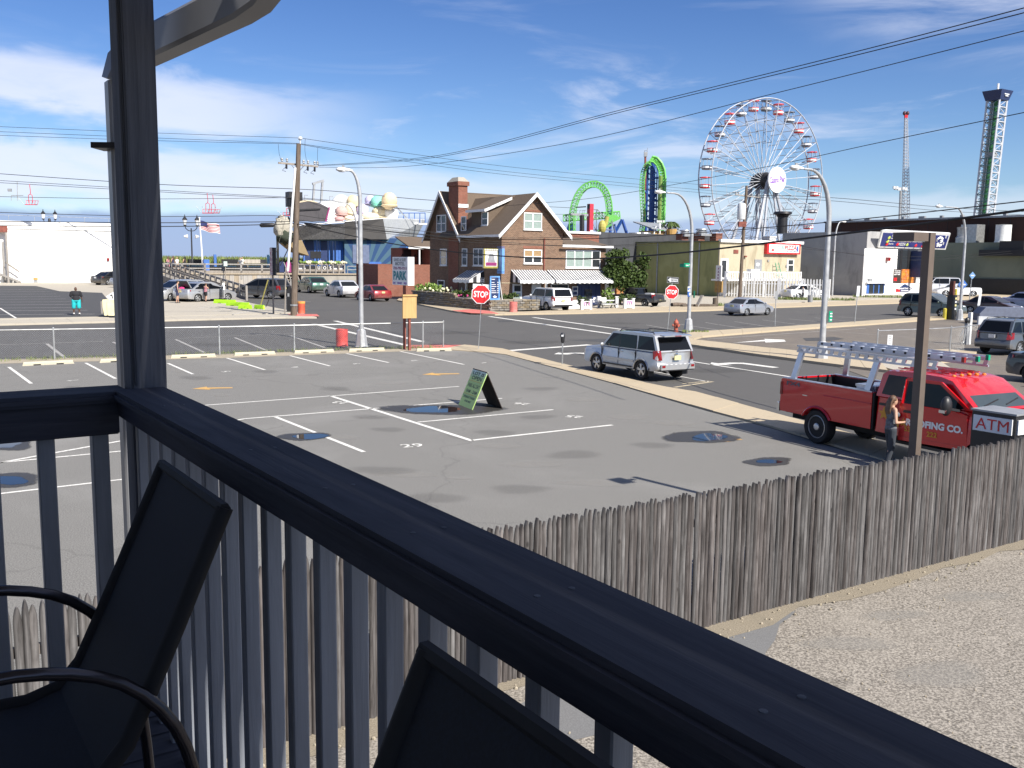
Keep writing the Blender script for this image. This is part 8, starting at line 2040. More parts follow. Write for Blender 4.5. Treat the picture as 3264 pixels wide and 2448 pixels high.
lettering('ATM',M['signred'],at_,(-.022,.37,zt_-.20),(0,-1,0),UP,w=.56,h=.18,bold=0.0,off=.001)
MB().box((.33,-.01,zt_-.20),(.54,.03,.24)).build('front_plate',M['signwhite'],at_);MB().box((.32,.37,zt_+.01),(.66,.78,.03)).build('cabinet_top',M['signgrey'],at_)
def upole(label,base,py_top,lean,arm_y,arm0,arm1,rad,extras,dirA=E1):
 b=G(*base);b.z=.06;t=thing('utility_pole',label,'utility pole',b)
 tp=onplane(lean,py_top,b,(1,0))-b
 MB().tube([(0,0,-.1),tp*.5,tp],[rad,rad*.86,rad*.68],12).build('pole',M['pole'],t,smooth=40)
 def pt(px,py):return onplane(px,py,b,dirA)-b
 a,c=pt(*arm0),pt(*arm1);MB().beam(a,c,.11,.13).build('crossarm',M['greywood'],t)
 return t,b,pt,tp
up1,ub1,up1p,tp1=upole('tall wooden utility pole with crossarm and white conduit at the street corner',(936,1010),458,952,525,(887,519),(1014,531),.24,None)
def dpt_(px,py):return onplane(px,py,ub1,(1,0))-ub1
MB().tube([dpt_(915,1000)+Vector((-.1,-.25,0)),dpt_(916,850)+Vector((-.05,-.25,0))],.05,8).build('lower_conduit',M['greywood'],up1)
MB().tube([dpt_(920,864)+Vector((0,-.22,0)),dpt_(931,700)+Vector((0,-.2,0)),dpt_(943,535)+Vector((0,-.18,0))],.085,8).build('white_conduit',M['white'],up1)
for px in(899,915,968,982,1003,1012):
 q=up1p(px,519+(px-887)*.095-5);MB().lathe([(.04,0),(.10,.05),(.06,.12),(.10,.17),(.05,.26)],q,8).build('insulator',M['signgrey'],up1)
for px,y in((913,530),(981,536),(1003,539)):q=up1p(px,y);MB().box(q,(.12,.12,.35)).tube([q,q+Vector((-.3,0,-.28)),q+Vector((-.05,0,-.36))],.02,4).build('cutout',M['black'],up1)
MB().beam(up1p(930,527),dpt_(945,545),.04,.05).beam(up1p(968,529),dpt_(952,548),.04,.05).build('brace',M['galv'],up1)
MB().tube([dpt_(957,462),dpt_(957,443)],.05,6).ball(dpt_(957,441),(.16,.16,.14),8,5).build('top_pin',M['platew'],up1)
MB().tube([dpt_(950,505),dpt_(944,560),dpt_(942,700)],.02,4).build('ground_wire',M['cable'],up1)
MB().lathe([(.30,0),(.34,.05),(.34,.55),(.36,.6)],dpt_(926,658)+Vector((0,.3,0)),10).build('bracket_box',M['black'],up1)
for y in(975,):MB().lathe([(.27,0),(.27,.12)],dpt_(937,y),12).build('collar',M['galv'],up1)
up2,ub2,up2p,tp2=upole('wooden utility pole with grey transformer before the white pickets',(2357,951),592,2380,622,(2343,620),(2423,630),.23,None)
def dp2(px,py):return onplane(px,py,ub2,(1,0))-ub2
MB().lathe([(.45,0),(.50,.1),(.50,1.7),(.42,1.9),(.1,2.0)],dp2(2361,700)+Vector((0,-.2,0)),14).build('transformer',M['platew'],up2,smooth=40)
MB().box(dp2(2364,715)+Vector((0,-.2,0)),(.9,.7,.6)).build('cable_box',M['rust'],up2)
for px in(2346,2354,2398,2418):MB().lathe([(.04,0),(.10,.05),(.06,.12),(.10,.17),(.05,.26)],up2p(px,618+(px-2343)*.12),8).build('insulator',M['signgrey'],up2)
MB().tube([dp2(2362,597),dp2(2372,592)],.06,5).build('top_pin',M['signgrey'],up2)
# overhead wires (points on sight lines with their distance)
def wire(label,pts,r,group=None,mat='cable',n=10):
 q=[P(x,y,Y)for x,y,Y in pts];out=[]
 for i in range(len(q)-1):
  p0,p1,p2,p3=q[max(i-1,0)],q[i],q[i+1],q[min(i+2,len(q)-1)]
  for k in range(n):
   u=k/n;out.append(.5*((2*p1)+(p2-p0)*u+(2*p0-5*p1+4*p2-p3)*u*u+(3*p1-p0-3*p2+p3)*u**3))
 out.append(q[-1]);t=MB().tube(out,r,5).build('wire',M[mat],loc=out[0],fix=False)
 tag(t,label,'wire',group);return t
Y1=ub1.y
g_='overhead wires'
wire('thin top wire from the utility pole to the left',[(-40,402,64),(450,422,66),(957,440,Y1)],.014,g_)
wire('upper one of two thin wires left of the pole top',[(-40,418,64),(450,438,66),(950,457,Y1)],.014,g_)
wire('lower one of two thin wires left of the pole top',[(-40,430,64),(450,447,66),(945,459,Y1)],.014,g_)
wire('black cable left of the pole at lamp height',[(-40,626,60),(450,634,64),(935,630,Y1)],.016,g_)
wire('upper black telephone cable left of the pole',[(-40,676,60),(500,690,64),(860,687,67),(880,696,67.5),(912,685,68),(938,684,Y1)],.020,g_)
wire('middle heavy black cable left of the pole',[(-40,705,60),(500,710,64),(938,706,Y1)],.028,g_)
wire('lowest heavy black cable left of the pole',[(-40,719,60),(500,722,64),(850,716,67),(938,712,Y1)],.030,g_)
sb=thing('splice_case','black splice case hanging on the cable left of the pole','splice case',P(851,718,67));MB().tube([P(828,718,67),P(833,718,67),P(870,717,67),P(875,717,67)],[.08,.16,.16,.08],10).build('case',M['black'],sb,True,smooth=40)
sb=thing('splice_case','black splice case hanging on the cable right of the pole','splice case',P(1000,719,69));MB().tube([P(970,713,69),P(990,717,69),P(1016,723,69),P(1024,725,69)],[.05,.16,.16,.08],10).build('case',M['black'],sb,True,smooth=40)
wire('thin top wire sagging right from the pole pin',[(957,440,Y1),(1250,482,78),(1700,540,95),(2364,600,116)],.016,g_)
wire('pair of thin wires over the brick house, upper',[(950,457,Y1),(1250,500,78),(1700,556,95),(2356,616,116)],.016,g_)
wire('pair of thin wires over the brick house, lower',[(950,459,Y1),(1250,508,78),(1700,566,95),(2418,630,116)],.016,g_)
wire('long black wire rising to the top right corner, upper one',[(1014,527,Y1),(1400,495,55),(2000,345,38),(2700,172,26),(3330,8,20)],.013,g_)
wire('long black wire rising to the top right corner, lower one',[(1014,529,Y1),(1400,500,55),(2000,352,38),(2700,183,26),(3330,24,20)],.013,g_)
wire('single black wire rising right under the pair',[(1017,533,Y1),(1300,530,58),(1800,458,42),(2500,290,30),(3330,82,22)],.012,g_)
wire('black wire passing before the ferris wheel hub',[(1560,660,80),(1900,630,66),(2400,540,48),(2800,455,36),(3330,345,27)],.014,g_)
wire('heavy black cable crossing low over the brick house to the right',[(940,712,Y1),(1240,775,62),(1500,808,56),(1800,825,47),(2100,812,40),(2500,768,32),(2900,718,26),(3330,660,22)],.034,g_)
wire('black cable above the heavy one on the right',[(940,706,Y1),(1250,740,66),(1600,763,64),(2000,756,58),(2600,712,48),(3330,634,36)],.024,g_)
wire('cable fan over the house gable, first',[(940,684,Y1),(1250,726,72),(1600,758,76),(1905,752,80)],.018,g_)
wire('cable fan over the house gable, second',[(942,700,Y1),(1250,738,72),(1600,772,76),(1960,782,84),(2350,745,112)],.020,g_)
wire('cable fan over the house gable, third',[(942,706,Y1),(1250,746,72),(1600,778,76),(2050,782,92),(2356,752,114)],.018,g_)
wire('service wire from the pole dipping to the brick annex roof',[(944,630,Y1),(1030,660,76),(1180,722,90),(1440,757,96)],.014,g_)
wire('thin service wire from transformer pole to the slanted sign',[(2375,750,116),(2560,786,118),(2800,820,124),(2960,828,128),(3250,806,140)],.024,g_)
wire('lower thin service wire to the dark hall',[(2560,793,118),(2800,814,124),(3000,817,130),(3280,797,142)],.020,g_)
wire('skyride cable on the left, upper',[(-40,551,140),(512,588,140),(1013,606,142),(1400,640,150),(1830,663,220)],.045,'skyride cables')
wire('skyride cable on the left, middle',[(-40,573,140),(660,615,140),(1000,634,142),(1390,672,150),(1830,684,220)],.035,'skyride cables')
wire('skyride cable on the left, lower',[(-40,580,141),(660,620,141),(1000,637,143),(1390,679,150)],.035,'skyride cables')
wire('distant wire right of the ferris wheel, upper',[(2380,622,116),(2650,630,130),(3000,660,150),(3290,676,160)],.035,g_)
wire('distant wire right of the ferris wheel, lower',[(2420,630,116),(2650,640,130),(3000,672,150),(3290,686,160)],.03,g_)
wire('drop wire from left thin wire to the crossarm',[(887,459,Y1),(890,490,Y1),(897,515,Y1)],.012,g_);wire('middle drop wire to the crossarm',[(973,443,Y1),(972,480,Y1),(977,512,Y1)],.012,g_);wire('right drop wire to the crossarm',[(1013,470,Y1),(1012,505,Y1),(1016,528,Y1)],.012,g_)
gy=thing('guy_wire','yellow guarded guy wire in front of the ramp','guy wire',G(829,979));MB().tube([P(829,979,80),P(854,893,79)],.055,6).build('guard',paint('guard_yellow',(.45,.40,.12),.6),gy,True);MB().tube([P(854,893,79),P(900,735,73),P(936,600,69)],.012,4).build('wire',M['galv'],gy,True);MB().tube([P(846,982,80),P(857,955,79.5)],.03,5).build('stay',M['black'],gy,True)
# small posts and bins
def post_sign(label,base,py_top,w,h,mat,px_top=None,group='thin sign posts',back=True):
 b=G(*base);b.z=.08;t=thing('sign_post',label,'sign',b,group=group);tp=onplane(px_top or base[0],py_top,b,(1,0))-b
 MB().beam((0,0,0),tp,.06,.04).build('post',M['galv'],t);ax=tp.normalized();c=tp-ax*h/2
 MB().prism([c-E1*w/2-ax*h/2+E2*.03,c+E1*w/2-ax*h/2+E2*.03,c+E1*w/2+ax*h/2+E2*.03,c-E1*w/2+ax*h/2+E2*.03],E2*.01).build('plate',mat,t)
 return t,tp
post_sign('thin grey sign post beyond the silver car',(2470,1043),928,.24,.55,M['signgrey'],2474);post_sign('sign post with pale plate on the far kerb near the grey wall',(2724,1032),911,.34,.75,M['platew'],2736);post_sign('sign post with pale plate at the right by the dark suv',(3110,1026),936,.34,.9,M['platew'],3124)
def diamond(label,base,cx,cy,rpx,mat):
 b=G(*base);t=thing('diamond_sign',label,'sign',b,group='blue diamond signs');c=onplane(cx,cy,b,(1,0))-b;r_=rpx/3000*b.y
 MB().tube([(0,0,0),(c.x,c.y,c.z)],.05,6).build('post',M['galv'],t);d=Vector((.97,.24,0));n_=d.cross(UP)
 MB().prism([c-d*r_+n_*.08,c-UP*r_+n_*.08,c+d*r_+n_*.08,c+UP*r_+n_*.08],n_*.02).build('plate',mat,t);MB().prism([c-d*r_*.55+n_*.105-UP*.06,c+d*r_*.55+n_*.105-UP*.06,c+d*r_*.55+n_*.105+UP*.06,c-d*r_*.55+n_*.105+UP*.06],n_*.01).build('text_line',M['platew'],t)
diamond('smaller pale blue diamond sign farther back',(3090,960),3098,878,12,paint('sign_pale_blue',(.16,.30,.52),.5));diamond('larger blue diamond sign before the lamp post',(3063,1012),3066,907,18,M['signblue'])
b=G(3030,1018);t=thing('pay_kiosk','tall black pay machine with yellow labels by the dark suv','kiosk',b,rz=AX);hk=ZT(896,b)
MB().box((0,0,hk*.32),(.55,.5,hk*.64)).build('cabinet',M['black'],t);MB().box((0,.05,hk*.80),(.30,.3,hk*.4)).build('column',paint('kiosk_rust',(.10,.03,.02),.6),t)
for k in range(4):MB().box((.12,-.26,hk*(.28+.09*k)),(.2,.02,hk*.05)).build('label_plate',M['plate']if k%2 else M['platew'],t)
for px,yb,yt,lb in((3010,1018,982,'yellow bollard before the pay machine'),(3046,950,920,'yellow bollard farther back by the white car')):
 b=G(px,yb);t=thing('bollard',lb,'bollard',b,group='yellow bollards');MB().lathe([(.14,0),(.14,ZT(yt,b)-.06),(.06,ZT(yt,b))],n=10).build('body',paint('bollard_yellow',(.50,.42,.05),.5),t)
b=G(3080,1098);t=thing('air_post','grey and white service post with hanging hoses behind the fence','post',b,rz=AX);h_=ZT(996,b)
MB().box((.18,0,h_/2),(.16,.18,h_)).build('white_post',M['white'],t);MB().box((-.05,0,h_*.40),(.22,.18,h_*.8)).build('grey_post',M['signgrey'],t);MB().ball((-.05,0,h_*.74),(.17,.14,.20),10,8).build('meter',M['black'],t)
mb=MB()
for dx in(-.55,-.35):mb.tube([(-.4,0,h_*.48),(dx-.10,0,h_*.25),(dx,0,h_*.04),(-.25,0,h_*.1),(-.15,0,h_*.45)],.018,5)
mb.build('hose',M['galv'],t)
b=G(3118,1096);t=thing('old_bollard','rusty red pipe bollard beside the grey suv','bollard',b);MB().tube([(0,0,0),(0,0,ZT(1038,b))],.08,8).ball((0,0,ZT(1038,b)),(.11,.11,.06),8,5).build('pipe',M['rust'],t)
b=G(3118,1034);t=thing('covered_trailer','long low grey-blue covered trailer behind the grey suv','trailer',b,rot=Matrix.Rotation(R(-8),4,'Z'));cv=paint('cover_blue',(.14,.16,.22),.7)
MB().prism([Vector((.1,0,.25)),Vector((9,0,.25)),Vector((9,0,1.25)),Vector((.45,0,1.25)),Vector((.05,0,.8))],(0,1.6,0)).build('cover',cv,t);MB().prism([Vector((0,-.02,.0)),Vector((2.0,-.02,0)),Vector((2.0,-.02,.6)),Vector((.0,-.02,.6))],(0,.3,0)).build('board',M['platew'],t)
for x in(3,6):MB().lathe([(.3,-.1),(.3,.1)],(x,.1,.3),14,mat=Matrix.Rotation(R(90),3,'X')).build('wheel',M['rubber'],t)
b=G(922,996);t=thing('pedestal','black utility pedestal left of the pole','cabinet',b);MB().box((0,0,ZT(912,b)/2),(.30,.30,ZT(912,b))).build('box',M['black'],t);MB().box((0,-.16,ZT(940,b)),(.14,.02,.25)).build('label_plate',M['signgrey'],t)
b=G(2582,965);t=thing('bin','grey bin at the end of the white pickets','bin',b);MB().lathe([(.26,0),(.30,.75),(.33,.80),(.25,.86)],n=12).build('body',M['signgrey'],t)
b=G(333,1014);b.z=.07;t=thing('skip_bin','pale yellow bin heaped with signs, half behind the balcony post','bin',b,rz=R(4));hb_=ZT(955,b)-.07
ys=paint('skip_yellow',(.80,.74,.46),.5,var=.06)
MB().prism([Vector((0,0,.1)),Vector((1.75,0,.1)),Vector((1.80,0,hb_)),Vector((-.08,0,hb_)),Vector((-.12,0,hb_*.7))],(0,1.3,0)).build('body',ys,t);MB().box((-.15,.6,hb_*.55),(.12,1.2,hb_*.7)).build('side_rib',M['greywood'],t)
for k in range(3):MB().box((.25+.6*k,-.03,hb_*.5),(.06,.05,hb_*.75)).build('rib',ys,t)
for x in(.15,1.6):MB().lathe([(.09,-.05),(.09,.05)],(x,.1,.09),8,mat=Matrix.Rotation(R(90),3,'X')).build('castor',M['black'],t)
sgn=thing('discarded_sign','white diamond sign thrown in the yellow bin','sign',b+Vector((.35,.3,hb_-.1)),rz=R(6));MB().prism([Vector((0,0,0)),Vector((.5,0,.25)),Vector((.18,0,.62)),Vector((-.28,0,.30))],(0,-.03,0)).build('plate',M['signwhite'],sgn);lettering('7',M['signblack'],sgn,(.12,-.035,.30),(.8,0,.5),(-.5,0,.8),h=.28,bold=.05)
cbx=thing('cardboard_box','brown cardboard in the yellow bin','box',b+Vector((1.25,.4,hb_-.1)),rz=R(20));MB().box((0,0,.2),(.5,.4,.45)).build('box',M['tan'],cbx)
pf0,pf1=G(2296,946),G(2640,957)
pf=thing('picket_fence','tall white picket fence before the cream shop','fence',pf0,rz=math.atan2((pf1-pf0).y,(pf1-pf0).x));Lp=(pf1-pf0).length;hp_=ZT(887,G(2500,952))
pw=MB().prism([Vector((-.09,0,.1)),Vector((.09,0,.1)),Vector((.09,0,hp_-.15)),Vector((0,0,hp_)),Vector((-.09,0,hp_-.15))],(0,.05,0)).mesh('picket',M['white'])
n=int(Lp/.36)
for k in range(n+1):link_mesh('picket',pw,pf,(k*Lp/n,0,rnd.uniform(-.04,.04)))
for z in(.45,hp_*.72):MB().box((Lp/2,.08,z),(Lp,.06,.14)).build('rail',M['white'],pf)
for f_ in(.0,.32,.55,.76,1.0):MB().box((Lp*f_,.1,hp_/2),(.22,.22,hp_)).build('post',M['white'],pf)
dk=thing('shop_deck','white railed deck with a white counter before the cream shop','deck',YC+HR@Vector((1.0,-3.0,0)),rz=AX)
zd_=yf(2420,893,-2.5)[1];zr2=yf(2420,868,-2.5)[1];x0,x1=yf(2312,880,-2.5)[0]-1.0,yf(2552,880,-2.5)[0]-1.0
MB().box(((x0+x1)/2,1.6,zd_),(x1-x0,2.6,.2)).build('floor',M['offwhite'],dk)
bm_=MB().box((0,0,0),(.09,.05,zr2-zd_)).mesh('baluster',M['white']);n=46
for k in range(n+1):link_mesh('baluster',bm_,dk,(x0+(x1-x0)*k/n,.5,(zr2+zd_)/2))
MB().box(((x0+x1)/2,.5,zr2),(x1-x0,.12,.12)).build('top_rail',M['white'],dk)
for f_ in(0,.24,.5,.76,1):MB().box((x0+(x1-x0)*f_,.5,zr2/2),(.16,.16,zr2+.2)).build('post',M['white'],dk)
cx=yf(2406,870,-2.5)[0]-1.0;MB().box((cx,.8,(yf(2406,858,-2.5)[1]+zd_)/2),(1.5,.8,yf(2406,858,-2.5)[1]-zd_)).build('counter',M['white'],dk)
def planter(label,px0,px1,yb,yt):
 a=G(px0,yb);b=G(px1,yb);t=thing('picket_planter',label,'planter',a,rz=AX,group='white picket planters');w=(b-a).length*.84;h=ZT(yt,a)
 for x in(0,w):MB().box((x,0,h/2),(.22,.22,h)).box((x,0,h+.03),(.30,.30,.06)).build('post',M['white'],t)
 for z in(h*.22,h*.82):MB().box((w/2,0,z),(w,.07,.12)).build('rail',M['white'],t)
 for k in range(7):MB().box((w*(k+.8)/7.6,-.05,h*.5),(.08,.03,h*.68)).build('picket',M['white'],t)
 mb=MB()
 for k in range(3):
  mb.prism([Vector((w*(.22+.28*k-.14),-.09,h*.80)),Vector((w*(.22+.28*k+.14),-.09,h*.80)),Vector((w*(.22+.28*k),-.09,h*.45))],(0,-.01,0))
 mb.build('bunting',paint('bunting_pink',(.45,.22,.40),.8,var=.3,scale=12),t)
 MB().lathe([(.18,0),(.26,.35)],(w/2,.35,0),10).build('flower_pot',M['barrel'],t)
 return t,w,h
def leaves(name,label,cat,c,rad,n,size,mat,seed,group=None,parent=None,shell=.55,squash=None):
 r2=random.Random(seed);mb=MB();lob=[(Vector((r2.uniform(-.6,.6),r2.uniform(-.6,.6),r2.uniform(-.6,.75))),r2.uniform(.35,.6))for _ in range(9)]
 for _ in range(n):
  lc,lr=r2.choice(lob);d=Vector((r2.gauss(0,1),r2.gauss(0,1),r2.gauss(0,1))).normalized()*(lr*(shell+(1-shell)*r2.random()));q=lc+d
  q=Vector((q.x*rad[0],q.y*rad[1],q.z*rad[2]));s=size*r2.uniform(.6,1.4);u=Vector((r2.uniform(-1,1),r2.uniform(-1,1),r2.uniform(-.5,1))).normalized();v=u.orthogonal().normalized();v=(Matrix.Rotation(r2.uniform(0,6.28),3,u)@v)
  mb.add([q-u*s*.5,q+v*s*.34,q+u*s*.6,q-v*s*.34],[(0,1,2),(0,2,3)])
 if parent is not None:
  mb.v=[tuple(Vector(v)+Vector(c))for v in mb.v];return mb.build(name,mat,parent,fix=False)
 t=thing(name,label,cat,c,group=group);mb.build('foliage',mat,t,fix=False);return t
for lb,a in(('white picket planter with pink bunting beside the white suv',(1854,1893,991,956)),('white picket planter with pink bunting beside the black pickup',(1991,2028,987,953))):
 t,w,h=planter(lb,*a);leaves('foliage',None,None,(w/2,.35,h*.95),(.8,.5,.5),160,.22,M['leaf'],a[0],parent=t)
lp_=thing('low_picket_fence','low white picket fence behind the white suv','fence',G(1806,986),rz=AX)
for k in range(11):MB().prism([Vector((k*.14*1.0-.045,0,0)),Vector((k*.14+.045,0,0)),Vector((k*.14+.045,0,.75)),Vector((k*.14,0,.86)),Vector((k*.14-.045,0,.75))],(0,.03,0)).build('picket',M['white'],lp_)
for z in(.2,.62):MB().box((.7,.05,z),(1.5,.04,.08)).build('rail',M['white'],lp_)
b=G(1935,984);pt_=thing('picnic_table','white picnic bench and table on the house forecourt','table',b,rz=R(20))
MB().box((0,0,.75),(1.7,.75,.06)).build('tabletop',M['white'],pt_)
for y in(-.65,.65):MB().box((0,y,.45),(1.7,.28,.05)).build('bench',M['white'],pt_)
for x in(-.6,.6):MB().beam((x,-.6,0),(x,.25,.74),.08,.06).beam((x,.6,0),(x,-.25,.74),.08,.06).beam((x,-.7,.4),(x,.7,.4),.08,.06).build('leg',M['greywood'],pt_)
MB().box((-.3,.95,.75),(1.3,.06,.45)).build('backrest',M['white'],pt_)
for px,lb in((1909,'white gate post left of the picnic table'),(1966,'white gate post right of the picnic table')):
 b=G(px,983);t=thing('gate_post',lb,'post',b,group='white gate posts');h=ZT(946,b);MB().box((0,0,h/2),(.26,.26,h)).box((0,0,h),(.34,.34,.08)).build('post',M['white'],t)
for i,(px,yb,ln,h,lb)in enumerate(((2163,978,1.7,.42,'short thick driftwood log by the black pickup'),(2195,980,2.2,.34,'dark driftwood log behind the lamp post'),(2250,980,2.8,.35,'longest driftwood log left of the PARK board'),(2278,979,.5,.9,'upright burnt stump beside the PARK board'))):
 b=G(px,yb);t=thing('log',lb,'log',b,rz=AX+R(rnd.uniform(-12,12)),group='driftwood logs')
 MB().tube([(-ln/2,0,h/2),(-ln*.1,.08,h*.52),(ln/2,0,h*.45)]if i<3 else[(0,0,0),(.05,0,h*.6),(0,0,h)],[h*.45,h*.5,h*.38]if i<3 else[.28,.25,.22],9).build('trunk',M['bark']if i!=0 else M['pole'],t,smooth=60)
 if i==2:MB().beam((-ln*.4,0,.1),(-ln*.15,.1,1.15),.35,.12).build('plank',M['greywood'],t)
post_sign('small stake behind the driftwood logs',(2170,956),938,.02,.02,M['greywood'],2170)
# planting
hy=G(1385,955);
b=P(1385,945,92.0);leaves('garden_shrub','bright green hydrangea bed with cream heads above the garden wall','shrub',(b.x,b.y,P(1385,934,92).z),(2.3,1.2,.75),900,.32,M['leaf2'],21)
fl=[o for o in COL.objects if o.get('label')=='bright green hydrangea bed with cream heads above the garden wall'][0]
mb=MB();r2=random.Random(3)
for k in range(26):mb.ball((r2.uniform(-1.3,1.9),-1.0+r2.uniform(-.3,.3),r2.uniform(-.1,.55)),.13,7,5,amp=.2,seed=k)
mb.build('flower_head',M['flower'],fl)
b=P(1468,955,86.0);sh=leaves('garden_shrub','darker low shrubs with pink flowers by the hook ornament','shrub',(b.x,b.y,P(1468,948,86).z),(1.5,.9,.55),420,.28,M['leaf'],22)
mb=MB()
for k in range(10):mb.ball((r2.uniform(-.6,.8),-.7,r2.uniform(-.2,.2)),.12,6,4)
mb.build('flower_head',M['fpink'],sh)
b=P(1640,950,82.0);leaves('garden_shrub','dark clipped shrub before the white house door','shrub',(b.x-.5,b.y,P(1625,948,82).z),(.9,.6,.45),260,.22,M['leaf'],23)
b=P(1930,945,90.0);leaves('garden_shrub','pale flowering shrub right of the dark entrance','shrub',(b.x+.3,b.y,P(1935,945,90).z),(.75,.6,.75),300,.24,M['leaf2'],24)
tb=P(2005,968,93.0);tb.z=0;tr=thing('tree','leafy green tree between the brick house and the olive wall','tree',tb)
zt_=P(1990,800,93).z;MB().tube([(.1,0,0),(.0,0,1.4),(-.25,0,2.6),(-.5,.1,4.2)],[.16,.13,.10,.05],8).tube([(0,0,1.3),(.5,.1,2.6),(.8,0,3.8)],[.10,.08,.04],7).tube([(-.1,0,1.8),(-.9,-.2,3.0)],[.08,.03],6).build('trunk',M['bark'],tr,smooth=60)
leaves('crown',None,None,(-.35,0,zt_*.60),(2.35,1.7,2.1),5200,.30,M['leaf'],31,parent=tr,shell=.5)
leaves('crown',None,None,(-.9,-.2,zt_*.82),(1.0,.9,1.0),900,.28,M['leaf'],32,parent=tr);leaves('crown',None,None,(1.2,0,zt_*.80),(.9,.8,.9),500,.26,M['leaf'],33,parent=tr)
leaves('crown',None,None,(.3,0,zt_*.36),(1.5,1.2,1.0),1200,.28,M['leaf'],34,parent=tr)
ow_=P(2040,905,96.0);t=thing('orange_wall','orange-brown plastered wall end behind the tree','wall',(P(1985,905,100).x,100,0),rz=AX);MB().box((.9,.15,P(2030,878,100).z/2),(3.4,.3,P(2030,878,100).z)).build('wall',paint('orange_plaster',(.42,.19,.065),.85,var=.15),t)
for px,yb,n_,lb in((2600,958,500,'weedy grass at the foot of the white pickets'),(2830,950,420,'weedy grass under the white shop front'),(2310,978,120,'grass tuft beside the PARK board post'),(2215,1062,90,'weeds at the lamp base')):
 b=G(px,yb);sp_=4.5 if n_>300 else.8
 tufts('weeds',lb,lambda r3,b=b,sp_=sp_:(b.x+r3.uniform(-sp_,sp_),b.y+r3.uniform(-.4,.4)+.0,.06),.35 if n_>100 else.16,n_,M['grass'],0,px,wd=.04,kind='stuff')
tufts('weeds','sparse dry weeds along the chain-link fence',lambda r3:(lambda s:(CF[1].lerp(CF[3],s).x,CF[1].lerp(CF[3],s).y+r3.uniform(-.5,.3)+.35*math.sin(s*3.1),.0))(r3.random()),.16,900,M['grass'],0,77,wd=.012,kind='stuff')
mb=MB();r2=random.Random(12)
for k in range(260):
 s_=r2.uniform(-6,12);q=onf(s_)+E2*r2.uniform(.05,.45);mb.ball((q.x,q.y,.004),(r2.uniform(.006,.02),)*3,5,3,amp=.3,seed=k)
for k in range(500):
 s_=r2.uniform(-2,12);q=onf(s_)+E2*r2.uniform(.4,4.5);mb.ball((q.x,q.y,.002),(r2.uniform(.004,.011),)*3,5,3,amp=.3,seed=k)
tag(mb.build('pebbles',M['sandstrip'],fix=False),'loose pebbles along the foot of the wooden fence',None,None,'stuff')
